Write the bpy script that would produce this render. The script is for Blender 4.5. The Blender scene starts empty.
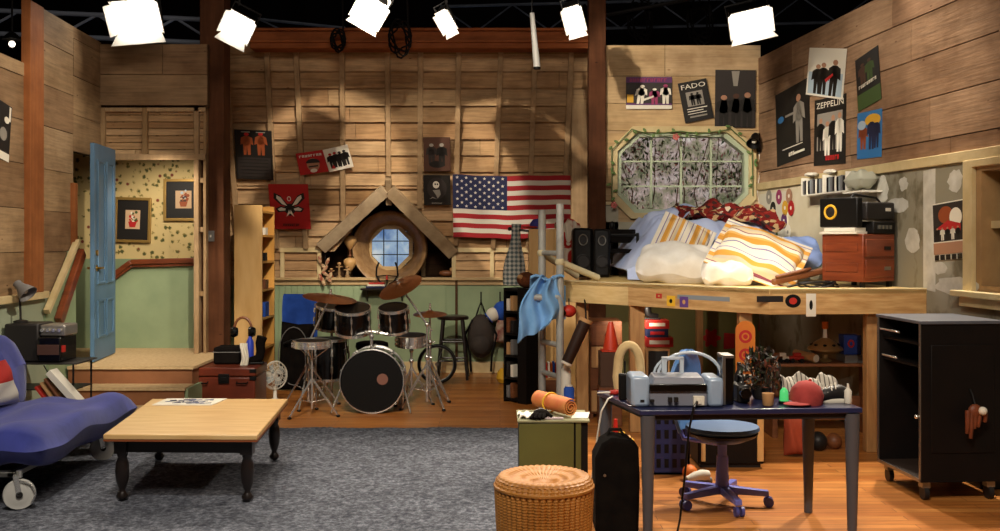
import bpy, bmesh, math, random
from mathutils import Vector, Matrix, Euler
PI = math.pi
R = math.radians
sc = bpy.context.scene
COL = sc.collection
rnd = random.Random(7)

# ---------------------------------------------------------------- camera
F = 1000.0            # focal length in pixels of the 1000 x 531 frame
HZ = 240.0            # row of the horizon
EYE = 1.62
cam_d = bpy.data.cameras.new('camera')
cam_d.sensor_width = 36.0
cam_d.lens = 36.0
cam_d.shift_y = (HZ - 265.5) / 1000.0
cam_d.clip_start = 0.05
cam = bpy.data.objects.new('camera', cam_d)
COL.objects.link(cam)
cam.location = (0, 0, EYE)
cam.rotation_euler = (PI / 2, 0, 0)
sc.camera = cam

# ---------------------------------------------------------------- exposure, world
sc.view_settings.view_transform = 'Standard'
sc.view_settings.look = 'None'
sc.view_settings.gamma = 1.0
sc.view_settings.use_curve_mapping = False
sc.view_settings.exposure = 0.0
w = bpy.data.worlds.new('stage'); sc.world = w
w.use_nodes = True
bg = w.node_tree.nodes['Background']
bg.inputs[0].default_value = (0.10, 0.065, 0.05, 1)
bg.inputs[1].default_value = 0.10

# ---------------------------------------------------------------- stage lights out of frame, plus unseen fills added to brighten dark spots
def aim(o, tgt):
    o.rotation_euler = (Vector(tgt) - o.location).to_track_quat('-Z', 'Y').to_euler()
def spot(name, loc, tgt, watt, deg, blend=.5, col=(1, .86, .66), rad=.12):
    l = bpy.data.lights.new(name, 'SPOT')
    l.energy = watt; l.spot_size = R(deg); l.spot_blend = blend; l.color = col; l.shadow_soft_size = rad
    o = bpy.data.objects.new(name, l); COL.objects.link(o); o.location = loc; aim(o, tgt)
    return o
def area(name, loc, tgt, watt, size, col=(1, .86, .66), sy=None):
    l = bpy.data.lights.new(name, 'AREA')
    l.energy = watt; l.size = size; l.color = col
    if sy: l.shape = 'RECTANGLE'; l.size_y = sy
    o = bpy.data.objects.new(name, l); COL.objects.link(o); o.location = loc; aim(o, tgt)
    return o
WARM = (1, .87, .70)
spot('key_bed', (-.6, 3.2, 4.7), (2.1, 9.0, 1.6), 900, 26, .6, (1, .93, .84), .08)
spot('key_window_wall', (-1.5, 4.5, 4.6), (1.85, 11, 3.15), 1700, 18, .5, WARM, .06)
spot('key_right_wall', (-.5, 4.0, 4.9), (3.3, 8.6, 2.1), 800, 34, .7, WARM, .08)
spot('key_corner', (-1.2, 4.6, 4.5), (2.95, 9.9, 2.4), 1300, 16, .7, WARM, .05)
spot('key_back_right', (-2.4, 7.6, 4.6), (.42, 12.0, 2.05), 1000, 19, .10, WARM, .03)
spot('key_back_mid', (-.6, 7.4, 4.9), (-.9, 12.0, 1.7), 480, 30, .6, WARM, .06)
spot('key_back_left', (-.4, 7.5, 4.7), (-2.2, 12.0, 2.0), 1050, 24, .3, WARM, .04)
spot('key_drums', (-1.0, 4.0, 4.8), (-1.3, 10, .6), 800, 30, .7, WARM, .08)
spot('key_left_wall', (.6, 5.5, 4.8), (-3.9, 8.6, 1.8), 1150, 34, .6, WARM, .08)
spot('key_landing', (-1.2, 5.6, 4.3), (-3.3, 9.8, .8), 900, 20, .4, WARM, .06)
spot('key_rug', (-1.5, 3.0, 5.0), (-1.6, 6.6, .3), 620, 56, .8, (1, .93, .82), .1)
spot('key_desk', (.2, 1.6, 4.6), (1.6, 6.2, .5), 560, 42, .7, WARM, .1)
spot('back_floor_right', (3.1, 7.9, 4.5), (1.5, 5.8, .2), 950, 70, .6, WARM, .1)
spot('under_bunk_fill', (1.15, 8.75, 1.0), (1.75, 10.9, .62), 34, 110, .8, WARM, .05)  # unseen fill added behind the fascia to brighten the olive wall
spot('key_bookcase', (-1.2, 6.2, 4.2), (-2.85, 11.1, 1.1), 420, 11, .6, WARM, .05)
spot('low_bunk_fill', (1.1, 1.6, 2.3), (2.45, 8.3, .62), 240, 13, .5, WARM, .05)  # unseen low fill added to reach the shelf beneath the deck
spot('key_ladder', (-1.8, 4.2, 4.4), (.75, 9.3, 1.05), 620, 14, .6, WARM, .05)
spot('hall', (-3.35, 9.75, 2.40), (-3.45, 10.6, 1.3), 42, 130, .8, WARM, .1)
spot('outside', (3.2, 11.4, 4.2), (2.0, 12.4, 2.2), 70, 70, .6, (1, .95, .9), .1)  # unseen light added behind the window wall to brighten the shrub
area('soft_front', (0, 1.0, 5.5), (0, 9, 1.2), 210, 4.0, (1, .86, .72), 1.5)

# ---------------------------------------------------------------- pixel helpers (the photograph measured in metres)
def X(px, d): return (px - 500.0) / F * d
def Z(py, d): return EYE - (py - HZ) / F * d
def P(px, py, d): return Vector((X(px, d), d, Z(py, d)))
def hit(px, py, pt, n):
    """where the sight line through a pixel meets a plane"""
    v = Vector(((px - 500) / F, 1, -(py - HZ) / F)); o = Vector((0, 0, EYE))
    n = Vector(n); return o + v * ((Vector(pt) - o).dot(n) / v.dot(n))

# ---------------------------------------------------------------- mesh builder
def frame_from(a, b):
    z = (b - a).normalized()
    x = z.orthogonal().normalized(); y = z.cross(x)
    return x, y, z
class MB:
    def __init__(s): s.v = []; s.f = []; s.m = []; s.mi = 0; s.T = None
    def add(s, vs, fs, mi=None):
        n = len(s.v)
        for p in vs:
            p = Vector(p)
            s.v.append(s.T @ p if s.T else p)
        for f in fs: s.f.append([n + i for i in f]); s.m.append(s.mi if mi is None else mi)
        return s
    def hexa(s, q, mi=None):   # q: 4 bottom, 4 top (same winding)
        return s.add(q, [(3, 2, 1, 0), (4, 5, 6, 7), (0, 1, 5, 4), (1, 2, 6, 5), (2, 3, 7, 6), (3, 0, 4, 7)], mi)
    def box(s, x0, x1, y0, y1, z0, z1, mi=None):
        return s.hexa([(x0, y0, z0), (x1, y0, z0), (x1, y1, z0), (x0, y1, z0), (x0, y0, z1), (x1, y0, z1), (x1, y1, z1), (x0, y1, z1)], mi)
    def cbox(s, c, d, rot=None, mi=None):
        c = Vector(c); q = []
        for z in (-.5, .5):
            for x, y in ((-.5, -.5), (.5, -.5), (.5, .5), (-.5, .5)):
                p = Vector((x * d[0], y * d[1], z * d[2]))
                if rot: p = Euler(rot).to_matrix() @ p
                q.append(c + p)
        return s.hexa(q, mi)
    def beam(s, a, b, w, h, up=(0, 0, 1), mi=None):   # rectangular bar from a to b; w sideways, h along up
        a = Vector(a); b = Vector(b); z = (b - a).normalized(); up = Vector(up)
        x = z.cross(up)
        if x.length < 1e-4: x = z.orthogonal()
        x.normalize(); y = x.cross(z).normalized(); q = []
        for p in (a, b):
            for i, j in ((-.5, -.5), (.5, -.5), (.5, .5), (-.5, .5)): q.append(p + x * w * i + y * h * j)
        return s.hexa(q, mi)
    def cyl(s, a, b, r0, r1=None, seg=12, mi=None, cap=True):
        a = Vector(a); b = Vector(b); r1 = r0 if r1 is None else r1
        x, y, z = frame_from(a, b); vs = []
        for p, r in ((a, r0), (b, r1)):
            for i in range(seg):
                t = 2 * PI * i / seg; vs.append(p + x * r * math.cos(t) + y * r * math.sin(t))
        fs = [(i, (i + 1) % seg, seg + (i + 1) % seg, seg + i) for i in range(seg)]
        if cap: fs += [tuple(range(seg - 1, -1, -1)), tuple(range(seg, 2 * seg))]
        return s.add(vs, fs, mi)
    def tube(s, pts, r, seg=8, mi=None, closed=False):
        pts = [Vector(p) for p in pts]; n = len(pts); vs = []
        x = None
        for i, p in enumerate(pts):
            if closed: t = pts[(i + 1) % n] - pts[i - 1]
            else: t = pts[min(i + 1, n - 1)] - pts[max(i - 1, 0)]
            t.normalize()
            if x is None: x = t.orthogonal().normalized()
            else:
                x = x - t * x.dot(t)
                x = x.normalized() if x.length > 1e-6 else t.orthogonal().normalized()
            y = t.cross(x); rr = r[i] if isinstance(r, (list, tuple)) else r
            for k in range(seg):
                a = 2 * PI * k / seg; vs.append(p + x * rr * math.cos(a) + y * rr * math.sin(a))
        fs = []
        for i in range(n if closed else n - 1):
            j = (i + 1) % n
            for k in range(seg): fs.append((i * seg + k, i * seg + (k + 1) % seg, j * seg + (k + 1) % seg, j * seg + k))
        if not closed: fs += [tuple(range(seg - 1, -1, -1)), tuple(range((n - 1) * seg, n * seg))]
        return s.add(vs, fs, mi)
    def lathe(s, prof, seg=24, M=None, mi=None, ripple=None, cap=True):
        vs = []; M = M or Matrix(); n = len(prof)
        for r, z in prof:
            for i in range(seg):
                t = 2 * PI * i / seg; k = 1 + (ripple(t, z) if ripple else 0)
                vs.append(M @ Vector((r * k * math.cos(t), r * k * math.sin(t), z)))
        fs = []
        for j in range(n - 1):
            for i in range(seg): fs.append((j * seg + i, j * seg + (i + 1) % seg, (j + 1) * seg + (i + 1) % seg, (j + 1) * seg + i))
        if cap and prof[0][0] > 1e-5: fs.append(tuple(range(seg - 1, -1, -1)))
        if cap and prof[-1][0] > 1e-5: fs.append(tuple(range((n - 1) * seg, n * seg)))
        return s.add(vs, fs, mi)
    def ball(s, c, r, seg=14, rings=8, rot=None, mi=None, lump=0, seed=0):
        r = (r, r, r) if isinstance(r, (int, float)) else r; c = Vector(c)
        m = Euler(rot).to_matrix() if rot else Matrix.Identity(3); q = random.Random(seed)
        vs = [c + m @ Vector((0, 0, -r[2]))]
        for j in range(1, rings):
            a = -PI / 2 + PI * j / rings
            for i in range(seg):
                t = 2 * PI * i / seg; k = 1 + lump * (q.random() - .5)
                vs.append(c + m @ Vector((r[0] * math.cos(a) * math.cos(t) * k, r[1] * math.cos(a) * math.sin(t) * k, r[2] * math.sin(a) * k)))
        vs.append(c + m @ Vector((0, 0, r[2]))); L = len(vs) - 1; fs = []
        for i in range(seg): fs.append((0, 1 + (i + 1) % seg, 1 + i)); fs.append((L, L - seg + i, L - seg + (i + 1) % seg))
        for j in range(rings - 2):
            for i in range(seg):
                a = 1 + j * seg; fs.append((a + i, a + (i + 1) % seg, a + seg + (i + 1) % seg, a + seg + i))
        return s.add(vs, fs, mi)
    def prism(s, poly, O, U, V, N, t, mi=None):      # polygon in (u, v), extruded t along N
        O, U, V, N = Vector(O), Vector(U), Vector(V), Vector(N); n = len(poly)
        a = [O + U * u + V * v for u, v in poly]; b = [p + N * t for p in a]
        return s.add(a + b, [tuple(range(n - 1, -1, -1)), tuple(range(n, 2 * n))] + [(i, (i + 1) % n, n + (i + 1) % n, n + i) for i in range(n)], mi)
    def ring(s, outer, inner, O, U, V, N, t, mi=None):  # frame between two loops with equal counts
        O, U, V, N = Vector(O), Vector(U), Vector(V), Vector(N); n = len(outer); vs = []
        for loop, k in ((outer, 0), (inner, 0), (outer, t), (inner, t)):
            vs += [O + U * u + V * v + N * k for u, v in loop]
        fs = []
        for i in range(n):
            j = (i + 1) % n
            fs += [(i, j, n + j, n + i), (2 * n + i, 3 * n + i, 3 * n + j, 2 * n + j), (i, 2 * n + i, 2 * n + j, j), (n + i, n + j, 3 * n + j, 3 * n + i)]
        return s.add(vs, fs, mi)
    def sheet(s, fn, nu, nv, mi=None, t=0.004):       # fn(u, v) -> point; given a real thickness
        A = [[Vector(fn(i / nu, j / nv)) for i in range(nu + 1)] for j in range(nv + 1)]
        vs = []; N = []
        for j in range(nv + 1):
            for i in range(nu + 1):
                du = A[j][min(i + 1, nu)] - A[j][max(i - 1, 0)]; dv = A[min(j + 1, nv)][i] - A[max(j - 1, 0)][i]
                n = du.cross(dv); n = n.normalized() if n.length > 1e-9 else Vector((0, 0, 1)); N.append(n); vs.append(A[j][i])
        W = nu + 1; K = len(vs); back = [p - n * t for p, n in zip(vs, N)]; fs = []
        for j in range(nv):
            for i in range(nu):
                a = j * W + i; fs.append((a, a + 1, a + W + 1, a + W)); fs.append((K + a, K + a + W, K + a + W + 1, K + a + 1))
        def edge(a, b): fs.append((a, K + a, K + b, b))
        for i in range(nu): edge(i, i + 1); edge(nv * W + i + 1, nv * W + i)
        for j in range(nv): edge((j + 1) * W, j * W); edge(j * W + nu, (j + 1) * W + nu)
        return s.add(vs + back, fs, mi)
    def cushion(s, c, w, d, h, rot=None, n=12, mi=None, sag=0.0, pw=2.6):   # pillow, puffed in the middle
        m = Euler(rot).to_matrix() if rot else Matrix.Identity(3); c = Vector(c)
        def H(u, v):
            a = max(0, 1 - abs(u) ** pw); b = max(0, 1 - abs(v) ** pw); return (a * b) ** .5
        vs = []; W = n + 1
        for sgn in (-1, 1):
            for j in range(W):
                for i in range(W):
                    u = -1 + 2 * i / n; v = -1 + 2 * j / n
                    pin = 1 - .05 * (1 - abs(u * v)) * (max(abs(u), abs(v)) ** 6)
                    z = sgn * h / 2 * H(u, v) + sag * (u * u + v * v) + .012 * math.sin(7 * u + 3 * v) * H(u, v)
                    vs.append(c + m @ Vector((u * w / 2 * pin, v * d / 2 * pin, z)))
        K = W * W; fs = []
        for j in range(n):
            for i in range(n):
                a = j * W + i; fs.append((a, a + W, a + W + 1, a + 1)); fs.append((K + a, K + a + 1, K + a + W + 1, K + a + W))
        for i in range(n):
            fs.append((i, i + 1, K + i + 1, K + i)); b = n * W + i; fs.append((b + 1, b, K + b, K + b + 1))
            e = i * W; fs.append((e + W, e, K + e, K + e + W)); g = e + n; fs.append((g, g + W, K + g + W, K + g))
        return s.add(vs, fs, mi)
    def text(s, txt, O, U, V, N, h, mi=None, align='CENTER', wid=None):
        cu = bpy.data.curves.new('t', 'FONT'); cu.body = txt; cu.size = 1; cu.align_x = align; cu.resolution_u = 2
        ob = bpy.data.objects.new('t', cu); COL.objects.link(ob)
        dg = bpy.context.evaluated_depsgraph_get(); me = ob.evaluated_get(dg).to_mesh()
        vs = [v.co.copy() for v in me.vertices]; fs = [tuple(p.vertices) for p in me.polygons]
        ob.evaluated_get(dg).to_mesh_clear(); bpy.data.objects.remove(ob); bpy.data.curves.remove(cu)
        if not vs: return s
        xs = [v.x for v in vs]; k = h / .72; kx = k
        if wid: kx = wid / max(1e-6, max(xs) - min(xs))
        O, U, V, N = Vector(O), Vector(U), Vector(V), Vector(N)
        return s.add([O + U * v.x * kx + V * v.y * k + N * .0002 for v in vs], fs, mi)

def link_mesh(name, mb, mats, parent=None, smooth=None, bevel=0, sub=0, seg=2):
    me = bpy.data.meshes.new(name)
    me.from_pydata([tuple(v) for v in mb.v], [], mb.f)
    mats = mats if isinstance(mats, (list, tuple)) else [mats]
    for m in mats: me.materials.append(m)
    for p, i in zip(me.polygons, mb.m): p.material_index = min(i, len(mats) - 1)
    me.update(); me.validate()
    bmx = bmesh.new(); bmx.from_mesh(me); bmesh.ops.recalc_face_normals(bmx, faces=bmx.faces); bmx.to_mesh(me); bmx.free()
    if smooth is not None:
        me.polygons.foreach_set('use_smooth', [True] * len(me.polygons)); me.set_sharp_from_angle(angle=R(smooth))
    o = bpy.data.objects.new(name, me); COL.objects.link(o)
    if bevel:
        b = o.modifiers.new('b', 'BEVEL'); b.width = bevel; b.segments = seg; b.limit_method = 'ANGLE'; b.angle_limit = R(50)
    if sub:
        u = o.modifiers.new('s', 'SUBSURF'); u.levels = sub; u.render_levels = sub
    if parent: o.parent = parent
    return o
def part(name, mb, mats, parent, smooth=35, bevel=0, label=None, sub=0, kind=None):
    o = link_mesh(name, mb, mats, parent, smooth, bevel, sub)
    if label: o['label'] = label
    if kind: o['kind'] = kind
    return o
def thing(name, label, cat, loc=(0, 0, 0), rz=0, group=None, M=None):
    o = bpy.data.objects.new(name, None); COL.objects.link(o); o.empty_display_size = .1
    if M is not None: o.matrix_world = M
    else: o.location = loc; o.rotation_euler = (0, 0, rz) if isinstance(rz, (int, float)) else rz
    o['label'] = label; o['category'] = cat
    if group: o['group'] = group
    return o
def single(name, mb, mats, label, cat, loc=(0, 0, 0), rz=0, group=None, smooth=35, bevel=0, M=None, sub=0):
    o = link_mesh(name, mb, mats, None, smooth, bevel, sub)
    if M is not None: o.matrix_world = M
    else: o.location = loc; o.rotation_euler = (0, 0, rz) if isinstance(rz, (int, float)) else rz
    o['label'] = label; o['category'] = cat
    if group: o['group'] = group
    return o
def struct(name, mb, mats, smooth=None, bevel=0, parent=None):
    o = link_mesh(name, mb, mats, parent, smooth, bevel)
    if not parent: o['kind'] = 'structure'
    return o
def copy_tree(o, parent=None):
    c = o.copy(); COL.objects.link(c)
    if parent: c.parent = parent
    for ch in list(o.children): copy_tree(ch, c)
    return c
def relabel(c, label): c['label'] = label; return c

def wm(root):
    """mesh builder for a part of root, authored in world coordinates"""
    m = MB(); m.T = root.matrix_basis.inverted(); return m
def S(name, mb, mats, label, cat, group=None, smooth=35, bevel=0, sub=0):
    """a thing that is one mesh, authored in world coordinates; its origin goes to its base"""
    xs, ys, zs = zip(*[tuple(v) for v in mb.v])
    o = Vector(((min(xs) + max(xs)) / 2, (min(ys) + max(ys)) / 2, min(zs)))
    mb.v = [Vector(v) - o for v in mb.v]
    return single(name, mb, mats, label, cat, o, 0, group, smooth, bevel, None, sub)

# ---------------------------------------------------------------- materials
def lin(h):
    if isinstance(h, (tuple, list)): return tuple(h) + (1,) if len(h) == 3 else tuple(h)
    h = h.lstrip('#'); c = [int(h[i:i + 2], 16) / 255 for i in (0, 2, 4)]
    return tuple(x / 12.92 if x <= .04045 else ((x + .055) / 1.055) ** 2.4 for x in c) + (1,)
class NT:
    def __init__(s, name):
        s.m = bpy.data.materials.new(name); s.m.use_nodes = True; s.t = s.m.node_tree
        s.p = s.t.nodes['Principled BSDF']; s.out = s.t.nodes['Material Output']
    def n(s, typ, **kw):
        x = s.t.nodes.new(typ)
        for k, v in kw.items():
            if k.startswith('i_'):
                key = k[2:]; x.inputs[int(key) if key.isdigit() else key.replace('_', ' ')].default_value = v
            else: setattr(x, k, v)
        return x
    def l(s, a, b): s.t.links.new(a, b)
    def coords(s, scale=(1, 1, 1), rot=(0, 0, 0), kind='Object'):
        tc = s.n('ShaderNodeTexCoord'); mp = s.n('ShaderNodeMapping'); s.l(tc.outputs[kind], mp.inputs[0])
        mp.inputs['Scale'].default_value = scale; mp.inputs['Rotation'].default_value = rot; return mp.outputs[0]
    def noise(s, co, scale, detail=3, rough=.55, dist=0):
        x = s.n('ShaderNodeTexNoise'); s.l(co, x.inputs['Vector']); x.inputs['Scale'].default_value = scale
        x.inputs['Detail'].default_value = detail; x.inputs['Roughness'].default_value = rough; x.inputs['Distortion'].default_value = dist
        return x.outputs[0]
    def ramp(s, f, stops, interp='LINEAR'):
        x = s.n('ShaderNodeValToRGB'); s.l(f, x.inputs[0]); e = x.color_ramp.elements; x.color_ramp.interpolation = interp
        while len(e) < len(stops): e.new(.5)
        for k, (p, c) in zip(e, stops): k.position = p; k.color = lin(c)
        return x.outputs[0]
    def mix(s, f, a, b, mode='MIX'):
        x = s.n('ShaderNodeMix', data_type='RGBA', blend_type=mode)
        for sock, v in ((x.inputs[0], f), (x.inputs[6], a), (x.inputs[7], b)):
            if hasattr(v, 'is_output'): s.l(v, sock)
            else: sock.default_value = v if isinstance(v, float) else lin(v)
        return x.outputs[2]
    def math(s, op, a, b=None, c=None):
        x = s.n('ShaderNodeMath', operation=op)
        for i, v in enumerate((a, b, c)):
            if v is None: continue
            if hasattr(v, 'is_output'): s.l(v, x.inputs[i])
            else: x.inputs[i].default_value = v
        return x.outputs[0]
    def bump(s, h, st=.3, d=.01):
        x = s.n('ShaderNodeBump'); x.inputs['Strength'].default_value = st; x.inputs['Distance'].default_value = d
        s.l(h, x.inputs['Height']); s.l(x.outputs[0], s.p.inputs['Normal'])
    def base(s, c): s.l(c, s.p.inputs['Base Color'])
    def set(s, rough=.6, metal=0, spec=.5, coat=0):
        s.p.inputs['Roughness'].default_value = rough; s.p.inputs['Metallic'].default_value = metal
        s.p.inputs['Specular IOR Level'].default_value = spec; s.p.inputs['Coat Weight'].default_value = coat
        return s
_mc = {}
def mat(name, col, rough=.6, metal=0, col2=None, vs=4, st=(1, 1, 1), bump=0, bs=60, coat=0, spec=.4, emit=None, est=1, lo=.35, hi=.65, trans=0, alpha=1, sheen=0):
    """one plain or two-tone mottled surface"""
    if name in _mc: return _mc[name]
    t = NT(name).set(rough, metal, spec, coat)
    if col2:
        t.base(t.ramp(t.noise(t.coords(st), vs, 4), [(lo, col), (hi, col2)]))
    else: t.p.inputs['Base Color'].default_value = lin(col)
    if bump: t.bump(t.noise(t.coords(st), bs, 3), bump, .004)
    if emit: t.p.inputs['Emission Color'].default_value = lin(emit); t.p.inputs['Emission Strength'].default_value = est
    if trans: t.p.inputs['Transmission Weight'].default_value = trans
    if sheen: t.p.inputs['Sheen Weight'].default_value = sheen
    if alpha < 1: t.p.inputs['Alpha'].default_value = alpha
    _mc[name] = t.m; return t.m
def barn(name, cols, grain=.35, rough=.75, spec=.15, stretch=(1.4, 1.4, 26), stain=None):
    """weathered boards: every board its own tone, grain along it"""
    t = NT(name).set(rough, 0, spec)
    g = t.n('ShaderNodeNewGeometry'); n = len(cols)
    c = t.ramp(g.outputs['Random Per Island'], [((i + .5) / n, k) for i, k in enumerate(cols)])
    co = t.coords(stretch)
    gr = t.ramp(t.noise(co, 1.6, 5, .65, .4), [(.25, (1 - grain,) * 3), (.6, (1, 1, 1))])
    c = t.mix(1.0, c, gr, 'MULTIPLY')
    bl = t.ramp(t.noise(t.coords((1, 1, 1.4)), 1.7, 4, .6), [(.3, (.62, .56, .50)), (.62, (1.10, 1.10, 1.08))])
    c = t.mix(1.0, c, bl, 'MULTIPLY')
    kn = t.n('ShaderNodeTexVoronoi'); t.l(t.coords((2.2, 2.2, 6)), kn.inputs[0]); kn.inputs['Scale'].default_value = 1.3
    c = t.mix(1.0, c, t.ramp(kn.outputs['Distance'], [(.02, (.35, .25, .2)), (.07, (1, 1, 1))]), 'MULTIPLY')
    if stain: c = t.mix(t.ramp(t.noise(t.coords((1, 1, 1)), .9, 3), [(.45, (0, 0, 0)), (.75, (1, 1, 1))]), c, stain)
    t.base(c); t.bump(t.noise(co, 3, 4), .35, .006)
    _mc[name] = t.m; return t.m
# ================================================================ materials of the set
M_BACK = barn('old barn boards', ['#b18e69', '#c6a57d', '#96744f', '#d0b188', '#a5805a', '#bc9970'], .45, stretch=(1.4, 1.4, 22))
M_SIDE = barn('side wall boards', ['#93785a', '#a28765', '#826548', '#ab9272', '#8a6e52'], .4)
M_WIN = barn('pale boards by the window', ['#c6aa82', '#d0b692', '#b99c74', '#c2a57b'], .3)
M_STUD = barn('bare studs', ['#a88b68', '#bb9f7b', '#957955'], .3, stretch=(20, 20, 1.6))
M_GABLE = barn('gable rafters', ['#b09c80', '#a08a6c'], .25, stretch=(6, 6, 6))
M_POST = barn('dark reddish posts', ['#5e3a24', '#68412a'], .35, stretch=(14, 14, 1.2))
M_POST2 = barn('orange brown post', ['#925a33'], .25, stretch=(14, 14, 1.2))
M_BEAM = barn('rust coloured beam', ['#96552f', '#a05c34'], .35, stretch=(1.2, 9, 14))
M_GREEN = mat('sage green panelling', '#8c9c78', .6, col2='#7f906e', vs=2.5)
M_GREEN2 = mat('pale green grey panelling', '#9fa890', .6, col2='#929c84', vs=2.5)
M_CREAM = mat('cream painted trim', '#cdb98c', .5, col2='#bda778', vs=6)
M_TRIMW = mat('pale wooden ledge', '#b69c70', .5, col2='#a3875c', vs=6, st=(1, 1, 8))
M_BLACK = mat('stage black', '#0d0a0a', .9, spec=.05)
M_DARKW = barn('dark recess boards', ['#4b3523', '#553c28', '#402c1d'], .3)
M_GRID = mat('painted steel grid', '#5d6573', .45, metal=.4, col2='#4b5260', vs=5)
M_BLK = mat('black painted', '#0b0908', .5, spec=.25)
M_CHROME = mat('chrome', '#e6e3dc', .24, metal=.85)
M_STEEL = mat('dull steel', '#9a9892', .35, metal=.9)

def floor_mat():
    t = NT('floor boards').set(.36, 0, .4, .12)
    co = t.coords((1, 1, 1))
    b = t.n('ShaderNodeTexBrick'); t.l(co, b.inputs[0]); b.offset = .37; b.squash = 1
    for k, v in (('Scale', 1), ('Mortar Size', .0022), ('Mortar Smooth', .3), ('Bias', 0), ('Brick Width', 1.45), ('Row Height', .085)): b.inputs[k].default_value = v
    b.inputs['Color1'].default_value = lin('#ad6930'); b.inputs['Color2'].default_value = lin('#cf8d4a'); b.inputs['Mortar'].default_value = lin('#4a2713')
    g = t.ramp(t.noise(t.coords((1.6, 28, 1)), 1.5, 5, .6, .6), [(.28, (.62, .55, .48)), (.62, (1.06, 1.04, 1.0))])
    w = t.ramp(t.noise(t.coords((.8, 1.6, 1)), 1.3, 3, .6), [(.35, (.80, .76, .72)), (.65, (1.05, 1.05, 1.05))])
    t.base(t.mix(1.0, t.mix(1.0, b.outputs[0], g, 'MULTIPLY'), w, 'MULTIPLY')); t.bump(b.outputs[1], -.2, .002)
    return t.m
M_FLOOR = floor_mat()

def rug_mat():
    t = NT('grey shag').set(1, 0, .05)
    c = t.ramp(t.noise(t.coords((1, 1, 1)), 30, 4, .75), [(.34, '#454650'), (.5, '#64676f'), (.66, '#8d909a')])
    c2 = t.ramp(t.noise(t.coords((1, 1, 1)), 5, 3, .6), [(.35, (.78, .78, .78)), (.65, (1.1, 1.1, 1.1))])
    t.base(t.mix(1.0, c, c2, 'MULTIPLY')); t.bump(t.noise(t.coords((1, 1, 1)), 90, 3, .7), .9, .02)
    return t.m

def wallpaper_mat():
    t = NT('sprigged wallpaper').set(.7, 0, .2)
    v = t.n('ShaderNodeTexVoronoi'); t.l(t.coords((1, 1, 1)), v.inputs[0]); v.inputs['Scale'].default_value = 15
    v.inputs['Randomness'].default_value = .75
    n = t.noise(t.coords((1, 1, 1)), 55, 3, .6)
    k = t.math('ADD', v.outputs['Distance'], t.math('MULTIPLY', n, .55))
    spr = t.ramp(k, [(.50, '#4d5230'), (.58, '#8a7a44'), (.67, '#cdb780')])
    v2 = t.n('ShaderNodeTexVoronoi'); t.l(t.coords((1, 1, 1), (0, .4, 0)), v2.inputs[0]); v2.inputs['Scale'].default_value = 7.5
    c = t.mix(t.ramp(v2.outputs['Distance'], [(.10, (1, 1, 1)), (.16, (0, 0, 0))]), spr, '#7c3a2c')
    t.base(c); return t.m

def plaster_mat():
    t = NT('patched bare plasterboard').set(.85, 0, .1)
    a = t.ramp(t.noise(t.coords((1, 1, 1)), 1.15, 2, .5, .6), [(.46, '#8a8471'), (.54, '#9b9685'), (.60, '#bdb8a6'), (.66, '#cbc6b6')])
    b = t.ramp(t.noise(t.coords((1.3, 1.3, 1)), 2.6, 4, .6), [(.54, (1, 1, 1)), (.64, (.60, .56, .50))])
    t.base(t.mix(1.0, a, b, 'MULTIPLY')); t.bump(t.noise(t.coords((1, 1, 1)), 9, 3), .3, .004); return t.m

# ---------------------------------------------------------------- boarded walls
def interval(poly, v):
    xs = []
    n = len(poly)
    for i in range(n):
        (u0, v0), (u1, v1) = poly[i], poly[(i + 1) % n]
        if (v0 - v) * (v1 - v) <= 0 and abs(v1 - v0) > 1e-9: xs.append(u0 + (u1 - u0) * (v - v0) / (v1 - v0))
    return (min(xs), max(xs)) if xs else None
def boards(mb, O, U, V, N, L, rows, hole=None, t=.02, lap=0.0, jl=(1.2, 2.6), gap=.006, top=None):
    """rows: list of v levels; hole: convex polygon in (u, v); top(u) clips the height"""
    O, U, V, N = Vector(O), Vector(U).normalized(), Vector(V).normalized(), Vector(N).normalized()
    hv = sorted({v for _, v in hole}) if hole else []
    def piece(ua0, ub0, ua1, ub1, v0, v1, g0, g1, tt):
        if ub0 - ua0 < .01 and ub1 - ua1 < .01: return
        o = tt
        q = [O + U * ua0 + V * v0, O + U * ub0 + V * v0, O + U * ub0 + V * v0 + N * (o + lap), O + U * ua0 + V * v0 + N * (o + lap),
             O + U * ua1 + V * v1, O + U * ub1 + V * v1, O + U * ub1 + V * v1 + N * o, O + U * ua1 + V * v1 + N * o]
        mb.hexa(q)
    for r in range(len(rows) - 1):
        a, b = rows[r], rows[r + 1]; cuts = [a] + [v for v in hv if a + .01 < v < b - .01] + [b]
        tt = t + rnd.uniform(0, .006)
        js = []; u = rnd.uniform(.3, jl[1])
        while u < L - .3: js.append(u); u += rnd.uniform(*jl)
        for c0, c1 in zip(cuts, cuts[1:]):
            g0 = gap / 2 if c0 == a else 0; g1 = gap / 2 if c1 == b else 0
            i0 = interval(hole, c0 + 1e-4) if hole else None; i1 = interval(hole, c1 - 1e-4) if hole else None
            inside = i0 or i1
            if inside:
                if not i0: i0 = i1
                if not i1: i1 = i0
                segs = [(0, i0[0], 0, i1[0]), (i0[1], L, i1[1], L)]
            else: segs = [(0, L, 0, L)]
            for ua0, ub0, ua1, ub1 in segs:
                lo = max(ua0, ua1); hi = min(ub0, ub1); cur0, cur1 = ua0, ua1
                for j in js:
                    if lo + .15 < j < hi - .15:
                        piece(cur0, j - gap / 2, cur1, j - gap / 2, c0 + g0, c1 - g1, 0, 0, tt); cur0 = cur1 = j + gap / 2
                piece(cur0, ub0, cur1, ub1, c0 + g0, c1 - g1, 0, 0, tt)
def levels(a, b, h, jit=.0):
    out = [a]; v = a
    while v + h * .6 < b - h * .4: v += h * (1 + rnd.uniform(-jit, jit)); out.append(min(v, b))
    if out[-1] < b - .02: out.append(b)
    return out

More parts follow.
